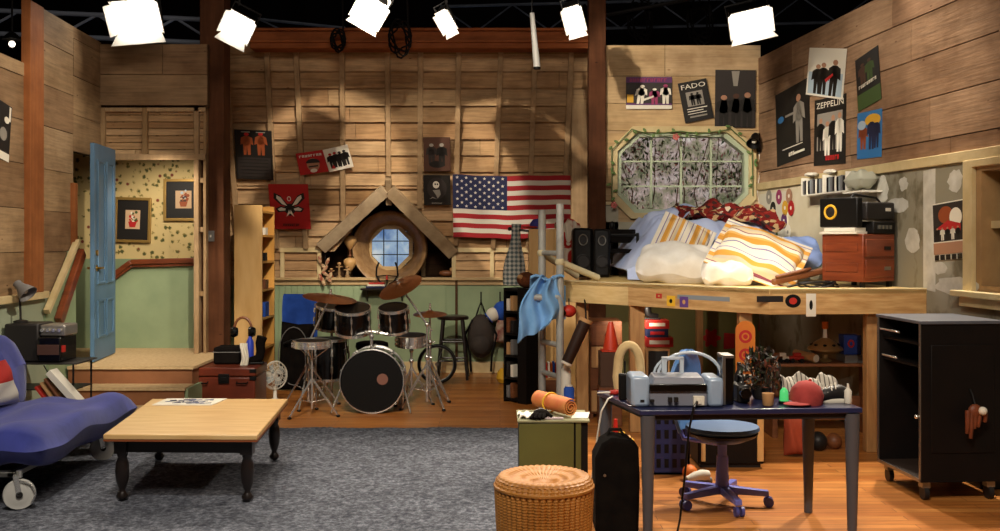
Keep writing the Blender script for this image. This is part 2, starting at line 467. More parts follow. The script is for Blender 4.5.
# ---------------------------------------------------------------- stage floor, ceiling, drapes
struct('floor', MB().box(-7, 7, -1.5, 16, -.1, 0), M_FLOOR)
struct('ceiling', MB().box(-7, 7, -1.5, 16, 6.6, 6.7), M_BLACK)
def drape(x0, y0, x1, y1):
    mb = MB(); a = Vector((x0, y0, 0)); b = Vector((x1, y1, 0)); L = (b - a).length; u = (b - a) / L; n = Vector((-u.y, u.x, 0))
    mb.sheet(lambda s, t: a + u * s * L + n * .07 * math.sin(s * L * 9) + Vector((0, 0, 6.6 * t)), int(L * 12), 2, t=.01)
    return mb
struct('wall_back_drape', drape(-7, 15.6, 7, 15.6), M_BLACK, 60)
struct('wall_right_drape', drape(6.8, 15.4, 6.8, -1.2), M_BLACK, 60)
struct('wall_left_drape', drape(-6.8, -1.2, -6.8, 15.4), M_BLACK, 60)

# ---------------------------------------------------------------- back wall: wainscot, knee wall, leaning roof slope with a gabled recess
BD = 12.2; BX0, BX1 = -3.3, 1.16; KZ = 1.13; SZ = 1.50; TZ = 3.98; TD = 11.25
GX0, GX1, GAP_Z = X(322, BD), X(454, BD), 0
slope_len = math.hypot(TZ - SZ, BD - TD)
SV = Vector((0, TD - BD, TZ - SZ)).normalized(); SU = Vector((1, 0, 0)); SN = Vector((0, -SV.z, SV.y))
def slope_pt(px, py): return hit(px, py, (0, BD, SZ), SN)
ap = slope_pt(389, 184); apv = (ap - Vector((0, BD, SZ))).dot(SV)
wb = MB()
boards(wb, (BX0, BD, SZ), SU, SV, SN, BX1 - BX0, levels(0, slope_len, .205, .06), hole=[(GX0 - BX0, -.2), (GX1 - BX0, -.2), (ap.x - BX0, apv)], t=.012, lap=.038, jl=(2.0, 4.5), gap=.005)
boards(wb, (BX0, BD, KZ), SU, (0, 0, 1), (0, -1, 0), BX1 - BX0, levels(0, SZ - KZ, .12), hole=[(GX0 - BX0, -.1), (GX1 - BX0, -.1), (GX1 - BX0, .5), (GX0 - BX0, .5)], t=.012, lap=.018, jl=(1.6, 3.4))
back = struct('wall_back', wb, M_BACK)
# backing sheet so that no light leaks between the laps
k = MB(); K0 = Vector((0, .03, 0))
for q in ([(BX0, 0), (GX0 - 0, 0), (ap.x, apv), (ap.x, slope_len), (BX0, slope_len)], [(GX1, 0), (BX1, 0), (BX1, slope_len), (ap.x, slope_len), (ap.x, apv)]):
    k.prism(q, (0, BD, SZ), SU, SV, -SN, .02)
k.box(BX0, GX0, BD + .005, BD + .03, KZ, SZ); k.box(GX1, BX1, BD + .005, BD + .03, KZ, SZ)
part('backing', k, M_DARKW, back, None)
wn = MB()
n = int((BX1 - BX0) / .075)
for i in range(n):                                     # beadboard
    x0 = BX0 + i * (BX1 - BX0) / n; x1 = BX0 + (i + 1) * (BX1 - BX0) / n
    wn.box(x0 + .003, x1 - .003, BD - .012, BD, .13, KZ)
wn.box(BX0, BX1, BD, BD + .03, 0, KZ)
wn.box(X(398, BD), X(444, BD) + .02, BD - .02, BD - .012, .13, KZ - .06)
part('wainscot', wn, M_GREEN, back, None)
struct('baseboard_back', MB().box(BX0, BX1, BD - .03, BD - .001, 0, .14), M_CREAM, bevel=.006)
struct('trim_1', MB().box(BX0, BX1, BD - .07, BD + .02, KZ, KZ + .035).box(BX0, BX1, BD - .03, BD - .013, KZ - .06, KZ), M_TRIMW, bevel=.006)
wj = MB().box(X(457, BD) - .02, X(457, BD) + .01, BD - .05, BD - .012, .14, KZ)
part('corner_bead', wj, M_DARKW, back)

# studs up the slope (each its own part)
for bot, topx in ((240, 226), (278, 268), (307, 297), (344, 343), (390, 388), (420, 421), (456, 459), (493, 501), (528, 535), (562, 571)):
    b0 = slope_pt(bot, 246); t0 = slope_pt(topx, 50)
    if 300 < bot < 480:
        i = interval([(GX0, 0), (GX1, 0), (ap.x, apv)], .02)
        # clip the foot at the gable rafters
        for kk in range(60):
            f = kk / 60; p = b0.lerp(t0, f); v = (p - Vector((0, BD, SZ))).dot(SV)
            iv = interval([(GX0 - .1, 0), (GX1 + .1, 0), (ap.x, apv + .1)], min(v, apv + .1)) if v < apv + .1 else None
            if not iv or not (iv[0] < p.x < iv[1]): break
        b0 = p
    w_ = .058
    part('stud', MB().beam(b0 + SN * .065, t0 + SN * .065, w_, .05, up=SN), M_STUD, back, None, bevel=.003)
# frames of the knee wall
for xa, xb in ((281, 322), (452, 596)):
    f = MB(); x0, x1 = X(xa, BD), X(xb, BD)
    f.box(x0, x1, BD - .06, BD - .02, SZ - .03, SZ + .03)
    for xx in ([x0, x1 - .05] if xa < 400 else [x0, X(490, BD), X(540, BD)]): f.box(xx, xx + .05, BD - .055, BD - .02, KZ + .03, SZ - .03)
    part('knee_wall_frame', f, M_CREAM, back, None, bevel=.004)

# gable rafters and the recess
RD = 12.75
gb = MB()
for s, foot in ((-1, (322, 246)), (1, (454, 252))):
    a = slope_pt(388 + s * 2, 188) + SN * .07; b = slope_pt(*foot) + SN * .07
    gb.beam(a, b, .15, .07, up=SN)
gp = slope_pt(389, 190)
gb.beam(slope_pt(389, 176) + SN * .08, slope_pt(389, 202) + SN * .0 + Vector((0, .02, -.02)), .07, .08, up=SN)
part('gable_rafter', gb, M_GABLE, back, None, bevel=.006)
rc = MB()
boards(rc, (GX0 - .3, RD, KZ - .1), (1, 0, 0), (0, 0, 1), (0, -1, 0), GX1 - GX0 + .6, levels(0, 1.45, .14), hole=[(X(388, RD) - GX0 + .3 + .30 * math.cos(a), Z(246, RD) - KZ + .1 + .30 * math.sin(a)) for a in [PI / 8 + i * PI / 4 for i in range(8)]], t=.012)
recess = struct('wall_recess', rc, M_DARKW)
rs = MB(); RC_X, RC_Z = X(389, RD), Z(247, RD)
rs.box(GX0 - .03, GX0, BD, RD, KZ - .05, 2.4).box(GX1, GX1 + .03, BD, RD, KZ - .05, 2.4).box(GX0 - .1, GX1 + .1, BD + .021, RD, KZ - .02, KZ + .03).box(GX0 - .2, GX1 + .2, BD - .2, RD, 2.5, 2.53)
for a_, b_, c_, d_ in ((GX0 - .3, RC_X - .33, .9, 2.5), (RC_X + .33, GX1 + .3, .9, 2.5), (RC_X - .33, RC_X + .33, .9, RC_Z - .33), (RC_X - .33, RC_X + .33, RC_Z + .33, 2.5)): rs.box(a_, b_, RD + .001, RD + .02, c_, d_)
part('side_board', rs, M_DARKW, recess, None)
part('post', MB().box(X(422, RD), X(426, RD), RD - .12, RD - .02, KZ, 2.1).box(X(349, RD), X(353, RD), RD - .12, RD - .02, KZ, 2.0), M_STUD, recess, None)
# round window in its turned wooden surround
RC = Vector((X(389.5, 12.35), 12.35, Z(248, 12.35)))
MR = Matrix.Translation(RC) @ Matrix.Rotation(PI / 2, 4, 'X')      # local z -> -y (to the room)
win = struct('window_1', MB().lathe([(.275, -.32), (.275, -.30), (.40, -.02), (.425, .02), (.455, .03), (.47, .0), (.47, -.05), (.44, -.08), (.40, -.12), (.36, -.36), (.275, -.36), (.275, -.32)], 48, MR, cap=False), mat('turned wood surround', '#a58258', .5, col2='#8c6a44', vs=5, st=(3, 3, 3), bump=.1), 40)
gl = MB(); OC = [(.272 * math.cos(PI / 8 + i * PI / 4), .272 * math.sin(PI / 8 + i * PI / 4)) for i in range(8)]; IC = [(u * .93, v * .93) for u, v in OC]
OC2 = [(u * 1.12, v * 1.12) for u, v in OC]
GO = RC + Vector((-.02, .31, .0))
part('window_frame', MB().ring(OC2, IC, GO, (1, 0, 0), (0, 0, 1), (0, -1, 0), .04), M_TRIMW, win, None)
mt = MB()
for xx in (-.085, .085): mt.box(GO.x + xx - .006, GO.x + xx + .006, GO.y - .02, GO.y - .005, GO.z - .25, GO.z + .25)
for zz in (-.085, .085): mt.box(GO.x - .25, GO.x + .25, GO.y - .02, GO.y - .005, GO.z + zz - .006, GO.z + zz + .006)
part('muntin', mt, M_BLK, win, None)
M_GLASS = mat('window glass', (1, 1, 1), .03, trans=1, spec=.5)
M_GLASS.node_tree.nodes['Principled BSDF'].inputs['IOR'].default_value = 1.02
part('pane', MB().prism(IC, GO + Vector((0, .0, 0)), (1, 0, 0), (0, 0, 1), (0, -1, 0), .004), M_GLASS, win, None)
# painted sky cloth, lit, behind the round window
tb = NT('lit sky backing').set(1); 
c_ = tb.ramp(tb.noise(tb.coords((1, 1, 1)), 2.2, 5, .6), [(.38, '#5f7fb0'), (.55, '#a9c1d8'), (.68, '#eef0e8')])
tb.l(c_, tb.p.inputs['Emission Color']); tb.p.inputs['Emission Strength'].default_value = .75; tb.base(c_)
struct('wall_sky_backing', MB().box(-3.2, 0, 14.2, 14.25, 0, 3.2), tb.m)

# top beam of the slope and black header above
bm_ = MB(); bz0, bz1 = Z(50, 11.1), Z(33, 11.1)
bm_.box(X(252, 11.1), X(590, 11.1), 11.0, 11.25, bz0, bz1)
bm_.box(X(248, 11.1), X(592, 11.1), 10.96, 11.25, bz1, bz1 + .03).box(X(252, 11.1), X(590, 11.1), 10.97, 11.25, bz0 + .06, bz0 + .09)
struct('trim_2', bm_, M_BEAM, bevel=.008)

# ---------------------------------------------------------------- left return between the landing and the back wall, big posts
struct('trim_3', MB().box(-3.08, -2.83, 10.25, 10.5, 0, 5.0), M_POST, bevel=.01)       # left post
struct('trim_4', MB().box(X(588, 11), X(605, 11), 10.9, 11.1, 0, 4.9), M_POST, bevel=.01)
struct('trim_5', MB().box(X(571, 11.6), X(588, 11.6), 11.5, 11.66, 0, 3.9), M_STUD, bevel=.006)
lr = MB(); boards(lr, (-3.3, 12.2, 0), (.12, -1, 0), (0, 0, 1), (1, 0, 0), 1.7, levels(0, 4.0, .2), t=.02)
struct('wall_left_return', lr, M_BACK)
rr_ = MB(); boards(rr_, (1.16, 11.06, 0), (0, 1, 0), (0, 0, 1), (-1, 0, 0), 1.14, levels(0, 4.0, .2), t=.02)
struct('wall_right_return', rr_, M_BACK)

# ---------------------------------------------------------------- left wall
LA, LB = Vector((-3.95, 8.35, 0)), Vector((-4.06, 10.12, 0))
LU = (LB - LA).normalized(); LN = Vector((LU.y, -LU.x, 0)).normalized()
def lw(px, py): return hit(px, py, LA, LN)
lwm = MB()
boards(lwm, LA, LU, (0, 0, 1), LN, 1.0, levels(1.16, 3.62, .36, .05), t=.02, jl=(.9, 1.6))
boards(lwm, LA + LU * 1.0, LU, (0, 0, 1), LN, (LB - LA).length - 1.0, levels(2.45, 3.62, .36, .05), t=.02, jl=(.9, 1.6))
boards(lwm, LA - LU * 3.6, LU, (0, 0, 1), LN, 3.6, levels(1.16, 3.08, .36, .05), t=.02, jl=(.9, 1.6))
wl = struct('wall_left', lwm, M_SIDE)
kb = MB()
kb.prism([(-3.6, 0), (1.02, 0), (1.02, 3.6), (0, 3.6), (0, 3.06), (-3.6, 3.06)], LA, LU, (0, 0, 1), -LN, .04)
kb.prism([(1.02, 2.45), (1.8, 2.45), (1.8, 3.6), (1.02, 3.6)], LA, LU, (0, 0, 1), -LN, .04)
part('backing', kb, M_DARKW, wl, None)
gw = MB(); gw.prism([(-3.6, 0), (1.02, 0), (1.02, 1.16), (-3.6, 1.16)], LA, LU, (0, 0, 1), LN, .018)
part('wainscot', gw, M_GREEN2, wl, None)
part('wainscot_panel', MB().prism([(.42, 0), (1.02, 0), (1.02, 1.52), (.86, 1.52), (.30, .96)], LA, LU, (0, 0, 1), LN, .04), M_GREEN, wl, None)
def lwbar(a, b, w, t, off=0.02):
    return MB().beam(a + LN * (off + t / 2), b + LN * (off + t / 2), w, t, up=LN)
struct('trim_6', lwbar(LA - LU * 3.6 + Vector((0, 0, 1.15)), LA + LU * .30 + Vector((0, 0, 1.15)), .06, .05), M_CREAM, bevel=.004)
struct('trim_7', MB().prism([(-.12, 1.18), (.17, 1.18), (.17, 3.6), (-.12, 3.6)], LA, LU, (0, 0, 1), LN, .075), M_POST2, bevel=.006)
struct('trim_8', lwbar(lw(70, 241), lw(39, 312), .05, .05, .04), M_CREAM, bevel=.004)
struct('trim_15', lwbar(lw(74, 252), lw(50, 322), .10, .06, .045), mat('varnished red brown wood', '#7d4023', .35, col2='#5e2d18', vs=3, st=(1, 1, 6), coat=.2), bevel=.01)
struct('trim_9', MB().prism([(.93, 1.56), (1.01, 1.56), (1.01, 2.15), (.93, 2.15)], LA, LU, (0, 0, 1), LN, .06), M_POST2, bevel=.004)
# gap behind the door, its shade put into dark panels
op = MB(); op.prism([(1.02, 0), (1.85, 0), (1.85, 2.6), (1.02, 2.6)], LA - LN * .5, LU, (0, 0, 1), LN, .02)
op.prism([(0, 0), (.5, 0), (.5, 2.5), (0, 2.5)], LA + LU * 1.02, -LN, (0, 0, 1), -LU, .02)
struct('wall_left_opening', op, mat('dark passage shade', '#2b1a12', .9))

# ---------------------------------------------------------------- header over the landing, hall behind
HD = 10.12
hb = MB(); boards(hb, (-4.08, HD, 2.98), (1, 0, 0), (0, 0, 1), (0, -1, 0), 1.12, levels(0, .62, .31), t=.02)
wh = struct('wall_header', hb, M_SIDE)
part('backing', MB().box(-4.1, -2.95, HD, HD + .03, 2.96, 3.6), M_DARKW, wh, None)
lt = MB(); boards(lt, (-4.05, HD + .06, 2.47), (1, 0, 0), (0, 0, 1), (0, -1, 0), 1.05, levels(0, .5, .07), t=.012, gap=.008, lap=.008)
part('lath', lt, M_BACK, wh, None)
fr = MB()
fr.box(-4.05, -2.98, HD - .01, HD + .05, 2.43, 2.49).box(-4.05, -4.0, HD - .01, HD + .05, 2.49, 2.96).box(-3.62, -3.57, HD - .01, HD + .05, 2.49, 2.96)
fr.box(-4.05, -2.98, HD - .0, HD + .05, 2.92, 2.98)
part('frame', fr, M_STUD, wh, None, bevel=.004)
jb = MB(); jb.box(-3.10, -3.05, HD + .0, HD + .10, .47, 2.97).box(-3.01, -2.98, HD + .02, HD + .1, .47, 2.97)
for zz in (1.05, 1.7, 2.2): jb.box(-3.05, -3.01, HD + .02, HD + .08, zz, zz + .05)
struct('trim_10', jb, M_STUD, bevel=.004)
hall = MB(); hall.box(-5.2, -2.98, 10.66, 10.7, 1.36, 3.2)
hw = struct('wall_hall', hall, wallpaper_mat())
part('wainscot', MB().box(-5.2, -2.98, 10.645, 10.66, .47, 1.42), M_GREEN, hw, None)
hr = MB()
q = [P(112, 276, 10.6), P(131, 262, 10.6), P(206, 260, 10.6)]
for a, b in zip(q, q[1:]):
    hr.beam(a + Vector((0, .01, 0)), b + Vector((0, .01, 0)), .05, .055); hr.beam(a + Vector((0, .02, -.045)), b + Vector((0, .02, -.045)), .03, .03)
M_REDW = mat('varnished red brown wood', '#7d4023', .35, col2='#5e2d18', vs=3, st=(1, 1, 6), coat=.2)
struct('trim_11', hr, M_REDW, bevel=.008)

# landing and its steps
LZ = .47
ld = MB()
M_CARPB = mat('brown stair riser', '#8a5a38', .7, col2='#7a4d2e', vs=3)
M_TREAD = mat('tan stair carpet', '#c2a67c', .95, col2='#b2966c', vs=30)
st_ = MB(); x1 = -2.80
def step(y0, y1, z):
    st_.box(-3.93, x1, y0, y1, 0, z - .025, 0); st_.box(-3.93, x1 + .015, y0 - .02, y1, z - .025, z, 1)
step(9.10, 10.66, LZ); step(8.86, 9.10, .313); step(8.60, 8.86, .157)
st_.box(-5.2, -3.93, 9.4, 10.66, LZ - .1, LZ, 1)
struct('floor_landing', st_, [M_CARPB, M_TREAD])
struct('trim_12', MB().box(x1 - .0, x1 + .03, 8.62, 9.12, 0, .157).box(x1, x1 + .03, 8.88, 9.6, 0, .30), M_GREEN)

# ---------------------------------------------------------------- window wall and right wall
WD = 11.0; WX0, WX1 = X(605, WD) - .05, 2.86
def wp(px, py): p = P(px, py, WD); return (p.x - WX0, p.z)
OCT = [wp(*p) for p in ((634, 213), (730, 213), (748, 194), (748, 152), (726, 133), (637, 133), (617, 152), (617, 195))]
ww = MB(); boards(ww, (WX0, WD, 0), (1, 0, 0), (0, 0, 1), (0, -1, 0), WX1 - WX0, [0, .3, .6, .9, 1.25, 1.5, 1.75, 2.05, 2.4, 2.82, 3.12, 3.42, 3.76], hole=OCT, t=.02, jl=(2, 4))
wwin = struct('wall_window', ww, M_WIN)
hy = [v for _, v in OCT]; hx = [u for u, _ in OCT]
kb = MB()
kb.box(WX0, WX1, WD, WD + .03, 0, min(hy)).box(WX0, WX1, WD, WD + .03, max(hy), 3.75).box(WX0, WX0 + min(hx), WD, WD + .03, min(hy), max(hy)).box(WX0 + max(hx), WX1, WD, WD + .03, min(hy), max(hy))
part('backing', kb, M_DARKW, wwin, None)
# lower painted part of the window wall
lp = MB(); lp.box(WX0, X(618, WD), WD - .034, WD - .028, 1.25, Z(205, WD)).box(WX0, WX1, WD - .034, WD - .028, 1.25, Z(222, WD))
part('painted_or_lit_panel', lp, mat('grey beige wallboard', '#a59f89', .8, col2='#b3ad99', vs=3), wwin, None)
part('painted_or_lit_panel', MB().box(WX0, WX1, WD - .034, WD - .028, 0, 1.07), mat('olive painted boarding', '#6f6c3e', .7, col2='#7c7743', vs=2), wwin, None)
struct('trim_13', MB().box(WX0, X(614, WD), WD - .06, WD - .02, Z(205, WD), Z(202, WD)), M_CREAM)
def loop(pts): return [(P(a, b, WD).x, P(a, b, WD).z) for a, b in pts]
o1 = [(630, 219), (737, 219), (755, 199), (755, 148), (731, 127), (632, 127), (611, 148), (611, 200)]
i1 = [(634, 213), (730, 213), (748, 194), (748, 152), (726, 133), (637, 133), (617, 152), (617, 195)]
i2 = [(637, 209), (727, 209), (744, 192), (744, 154), (723, 137), (640, 137), (621, 154), (621, 193)]
w2 = struct('window_2', MB().ring(loop(o1), loop(i1), (0, WD - .02, 0), (1, 0, 0), (0, 0, 1), (0, -1, 0), .05), mat('cream window surround', '#cbb98a', .5, col2='#c0ac7c', vs=6), None, bevel=.006)
M_PG = mat('pale green sash', '#b4c0a4', .5, col2='#a8b598', vs=6)
part('window_frame', MB().ring(loop(i1), loop(i2), (0, WD + .12, 0), (1, 0, 0), (0, 0, 1), (0, -1, 0), .14), M_PG, w2, None)
mt = MB(); c0, c1 = Z(208, WD), Z(138, WD); e0, e1 = P(622, 0, WD).x, P(743, 0, WD).x
for px in (652, 682, 712): x = X(px, WD); mt.box(x - .012, x + .012, WD + .06, WD + .09, c0, c1)
for py in (161, 186): z = Z(py, WD); mt.box(e0, e1, WD + .062, WD + .088, z - .009, z + .009)
part('muntin', mt, M_PG, w2, None)
gl = loop([(636, 210), (728, 210), (745, 193), (745, 153), (724, 136), (639, 136), (620, 153), (620, 194)])
part('pane', MB().prism(gl, (0, WD + .08, 0), (1, 0, 0), (0, 0, 1), (0, -1, 0), .004), M_GLASS, w2, None)
M_GCL = mat('green fairy light cord', '#4f6a34', .5)
# pale daylight cloth outside
tb = NT('lit garden backing').set(1)
c_ = tb.ramp(tb.noise(tb.coords((1, 1, 1)), 5.5, 5, .7), [(.36, '#6e7358'), (.47, '#98907a'), (.56, '#b9a6a2'), (.68, '#d8d2ca')])
tb.l(c_, tb.p.inputs['Emission Color']); tb.p.inputs['Emission Strength'].default_value = .5; tb.base(c_)
struct('wall_garden_backing', MB().box(.6, 4.6, 12.6, 12.65, .5, 3.5), tb.m)

RA, RB = Vector((2.86, 11.0, 0)), Vector((3.993 - .103 * 4.0, 4.0, 0))
RU = (RB - RA).normalized(); RN = Vector((RU.y, -RU.x, 0)).normalized()   # into the room
if RN.x > 0: RN = -RN
RL = (RB - RA).length
def rw(px, py, off=0): return hit(px, py, RA + RN * off, RN)
def ruv(px, py): p = rw(px, py); return ((p - RA).dot(RU), p.z)
TRZ = 2.20
rm = MB(); boards(rm, RA, RU, (0, 0, 1), RN, RL, [TRZ + .04, 2.36, 2.68, 3.0, 3.32, 3.62], t=.02, jl=(1.3, 2.2), gap=.009)
wr = struct('wall_right', rm, barn('right wall boards', ['#ab8b6e', '#9c7c60', '#b69678', '#94745a'], .4))
u0 = ruv(979, 200)[0]; u1 = u0 + 1.0; s0, s1 = 1.26, 2.12
pm = plaster_mat(); kb = MB()
kb.prism([(0, 0), (u0, 0), (u0, TRZ), (0, TRZ)], RA, RU, (0, 0, 1), RN, .02)
kb.prism([(u0, 0), (u1, 0), (u1, s0), (u0, s0)], RA, RU, (0, 0, 1), RN, .02).prism([(u0, s1), (u1, s1), (u1, TRZ), (u0, TRZ)], RA, RU, (0, 0, 1), RN, .02)
kb.prism([(u1, 0), (RL, 0), (RL, TRZ), (u1, TRZ)], RA, RU, (0, 0, 1), RN, .02)
part('plasterboard', kb, pm, wr, None)
kb = MB(); kb.prism([(0, TRZ), (RL, TRZ), (RL, 3.6), (0, 3.6)], RA, RU, (0, 0, 1), -RN, .03)
kb.prism([(0, 0), (u0, 0), (u0, TRZ), (0, TRZ)], RA, RU, (0, 0, 1), -RN, .03).prism([(u1, 0), (RL, 0), (RL, TRZ), (u1, TRZ)], RA, RU, (0, 0, 1), -RN, .03)
part('backing', kb, M_DARKW, wr, None)
struct('trim_14', MB().prism([(0, TRZ - .035), (RL, TRZ - .035), (RL, TRZ + .04), (0, TRZ + .04)], RA, RU, (0, 0, 1), RN, .05), M_CREAM, bevel=.004)
# the painted joint stripes and filler blots on the plasterboard
fl = MB()
def blot(px, py, wu, hv, seed):
    q = random.Random(seed); u, v = ruv(px, py); nn = 18
    fl.prism([(u + wu * math.cos(2 * PI * i / nn) * q.uniform(.75, 1.1), v + hv * math.sin(2 * PI * i / nn) * q.uniform(.8, 1.1)) for i in range(nn)], RA, RU, (0, 0, 1), RN, .0215)
for b in ((958, 181, .10, .09, 1), (906, 184, .07, .06, 2), (900, 205, .2, .06, 3), (958, 286, .3, .07, 5), (885, 190, .1, .12, 6), (915, 240, .13, .10, 8), (942, 268, .12, .05, 9)): blot(*b)
fl.prism([ruv(926, 171), ruv(938, 168), ruv(938, 292), ruv(926, 289)], RA, RU, (0, 0, 1), RN, .0218)
part('painted_or_lit_panel', MB().prism([ruv(757, 187), ruv(826, 179), ruv(826, 300), ruv(757, 285)], RA, RU, (0, 0, 1), RN, .0205), mat('cream lit plasterboard', '#cbbf9f', .8, col2='#d5cbb0', vs=3), wr, None)  # brightly lit corner of the plasterboard, put into the panel colour
part('filler', fl, mat('white filler', '#b4b0a3', .85, col2='#c9c6bb', vs=9), wr, None)
# window on the right wall
f3 = MB()
a, b = u0 - .11, u0 + .0
O_ = RA + RN * .02
f3.ring([(u0 - .11, s0 - .03), (u1 + .11, s0 - .03), (u1 + .11, s1 + .05), (u0 - .11, s1 + .05)], [(u0, s0), (u1, s0), (u1, s1), (u0, s1)], O_, RU, (0, 0, 1), RN, .035)
w3 = struct('window_3', f3, M_CREAM, None, bevel=.004)
part('window_sill', MB().prism([(u0 - .16, s0 - .03), (u1 + .16, s0 - .03), (u1 + .16, s0 + .01), (u0 - .16, s0 + .01)], O_, RU, (0, 0, 1), RN, .10).prism([(u0 - .13, s0 - .10), (u1 + .13, s0 - .10), (u1 + .13, s0 - .03), (u0 - .13, s0 - .03)], O_, RU, (0, 0, 1), RN, .05), M_CREAM, w3, None, bevel=.004)
part('window_frame', MB().ring([(u0, s0), (u1, s0), (u1, s1), (u0, s1)], [(u0 + .06, s0 + .05), (u1 - .06, s0 + .05), (u1 - .06, s1 - .03), (u0 + .06, s1 - .03)], O_ - RN * .16, RU, (0, 0, 1), RN, .16), mat('tan sash', '#a8855a', .5, col2='#96744c', vs=5), w3, None)
part('muntin', MB().prism([(u0 + .06, 1.70), (u1 - .06, 1.70), (u1 - .06, 1.75), (u0 + .06, 1.75)], O_ - RN * .12, RU, (0, 0, 1), RN, .05).prism([(u0 + .2, 1.3), (u0 + .24, 1.3), (u0 + .24, 1.7), (u0 + .2, 1.7)], O_ - RN * .12, RU, (0, 0, 1), RN, .04), M_CREAM, w3, None)
part('pane', MB().prism([(u0 + .05, s0 + .04), (u1 - .05, s0 + .04), (u1 - .05, s1 - .02), (u0 + .05, s1 - .02)], O_ - RN * .14, RU, (0, 0, 1), RN, .004), mat('green tinted glass', '#5d8872', .1, coat=.3), w3, None)

# ================================================================ shared materials
M_PINE = mat('honey pine top', '#dab57c', .36, col2='#caa066', vs=3, st=(1, 8, 1), coat=.15)
M_EDGE = mat('red brown edge', '#8a4a28', .45)
M_DKLEG = mat('near black varnished legs', '#1d1512', .35, coat=.2)
M_FUTON = mat('ultramarine cotton', '#353d8a', .95, col2='#2b3378', vs=6, bump=.25, bs=25, sheen=.2)
M_RED = mat('red plastic', '#b32a1e', .5)
M_WHITE = mat('off white', '#ded8c8', .6)
M_PAPER = mat('paper', '#d8d2c2', .8)
M_GREY = mat('mid grey plastic', '#6c6a68', .5)
M_DGREY = mat('dark grey plastic', '#211e1d', .45, spec=.3)
M_BLKC = mat('black cloth', '#0d0a09', .95, col2='#15110e', vs=9, bump=.3, bs=40, spec=.08)
M_BLKG = mat('black gloss', '#070605', .25, coat=.3)
M_BRASS = mat('brass', '#b08a3e', .3, metal=1)
M_GOLD = mat('dull gold frame', '#a58446', .4, metal=.5)
M_BLUE = mat('blue cloth', '#2a57b8', .95, col2='#1f469c', vs=6, bump=.3, bs=20)
M_LBLUE = mat('light blue terry', '#7fb0e0', 1, col2='#6c9fd2', vs=7, bump=.6, bs=60)
M_LWOOD = mat('light plywood', '#dfb677', .5, col2='#d3a665', vs=2, st=(5, 5, 1))
M_YWOOD = mat('yellow wood', '#cf9a4c', .5, col2='#bd8a40', vs=2, st=(6, 6, 1))
M_BRWN = mat('brown wood', '#7a4a2a', .5, col2='#65391f', vs=3, st=(1, 1, 8))
M_NATW = mat('natural post wood', '#b98d58', .6, col2='#a07446', vs=3, st=(8, 8, 1))
M_CYM = mat('brown bronze cymbal', '#8a4f2a', .3, metal=.8, col2='#a2653a', vs=3)
M_YEL = mat('yellow', '#d9a928', .6)
M_ORG = mat('orange', '#d9701e', .6)
M_PURP = mat('purple', '#5a3a7a', .7)
M_BRF = mat('brown fur', '#6b3a1c', 1, col2='#4f2a14', vs=30, bump=.8, bs=80)
M_TAN = mat('tan', '#b58a5a', .7)
M_SKIN = mat('peach paper ink', '#c79a78', .8)
M_NAVY = mat('navy', '#1c2348', .7)

# ================================================================ rug
rg = MB(); rx0, rx1, ry0, ry1 = -3.80, .17, 2.6, 8.55
def rugf(u, v):
    x = rx0 + (rx1 - rx0) * u; y = ry0 + (ry1 - ry0) * v
    return (x, y, .016 + .004 * math.sin(x * 9 + y * 4) * math.sin(y * 7 - x * 3) + .005 * (rnd.random() - .5))
rg.sheet(rugf, 200, 260, t=.014)
S('rug', rg, rug_mat(), 'blue grey shag rug on the floor under the coffee table', 'rug', smooth=60)

# ================================================================ coffee table
t = thing('coffee_table', 'low coffee table with a honey pine top and dark turned legs', 'coffee table', (-2.0, 6.7, .02))
top = [P(103, 437, 6.04), P(257, 438, 6.02), P(288, 401, 7.40), P(152, 401, 7.40)]
cz = .445; TT = [Vector((p.x, p.y, 0)) for p in top]
m = wm(t)
def quad_slab(m, Q, z0, z1, mi=0): m.hexa([Vector((q.x, q.y, z0)) for q in Q] + [Vector((q.x, q.y, z1)) for q in Q], mi)
quad_slab(m, TT, cz - .032, cz); part('tabletop', m, M_PINE, t, bevel=.006)
def inset(Q, d):
    c = sum(Q, Vector()) / 4; return [q + (c - q).normalized() * d for q in Q]
m = wm(t); quad_slab(m, inset(TT, .001), cz - .042, cz - .032); part('edge_band', m, M_EDGE, t)
m = wm(t); Q = inset(TT, .13)
for i in range(4):
    a, b = Q[i], Q[(i + 1) % 4]; m.beam(Vector((a.x, a.y, cz - .085)), Vector((b.x, b.y, cz - .085)), .022, .085)
part('apron', m, M_DKLEG, t)
for q in inset(TT, .14):
    m = wm(t)
    m.cbox((q.x, q.y, .36), (.075, .075, .10))
    m.lathe([(0.018, .02), (.034, .035), (.036, .05), (.022, .07), (.018, .085), (.026, .10), (.037, .14), (.042, .20), (.038, .25), (.026, .285), (.032, .295), (.032, .31)], 16, Matrix.Translation((q.x, q.y, 0)))
    part('leg', m, M_DKLEG, t, smooth=50)
# open magazine with pictures
M_INK = mat('blue grey ink', '#4d5270', .7); M_INK2 = mat('dark ink', '#2a2735', .7)
def flatpic(m, Q, z, shapes):
    """Q: corner points (bl, br, tr, tl) in plan; shapes in unit uv"""
    def q(u, v): a = Q[0].lerp(Q[1], u); b = Q[3].lerp(Q[2], u); r = a.lerp(b, v); return r
    for k, (pl, mi) in enumerate(shapes):
        m.add([(q(u, v).x, q(u, v).y, z + .0003 + k * .00003) for u, v in pl], [tuple(range(len(pl)))], mi)
mg = MB(); MQ = [Vector((X(152, 7.1), 7.1, 0)), Vector((X(212, 7.1), 7.1, 0)), Vector((X(227, 7.38), 7.38, 0)), Vector((X(167, 7.38), 7.38, 0))]
mg.hexa([Vector((q.x, q.y, cz)) for q in MQ] + [Vector((q.x, q.y, cz + .006)) for q in MQ], 0)
q_ = random.Random(3); sh = [([(.08, .1), (.93, .1), (.93, .9), (.08, .9)], 0)]
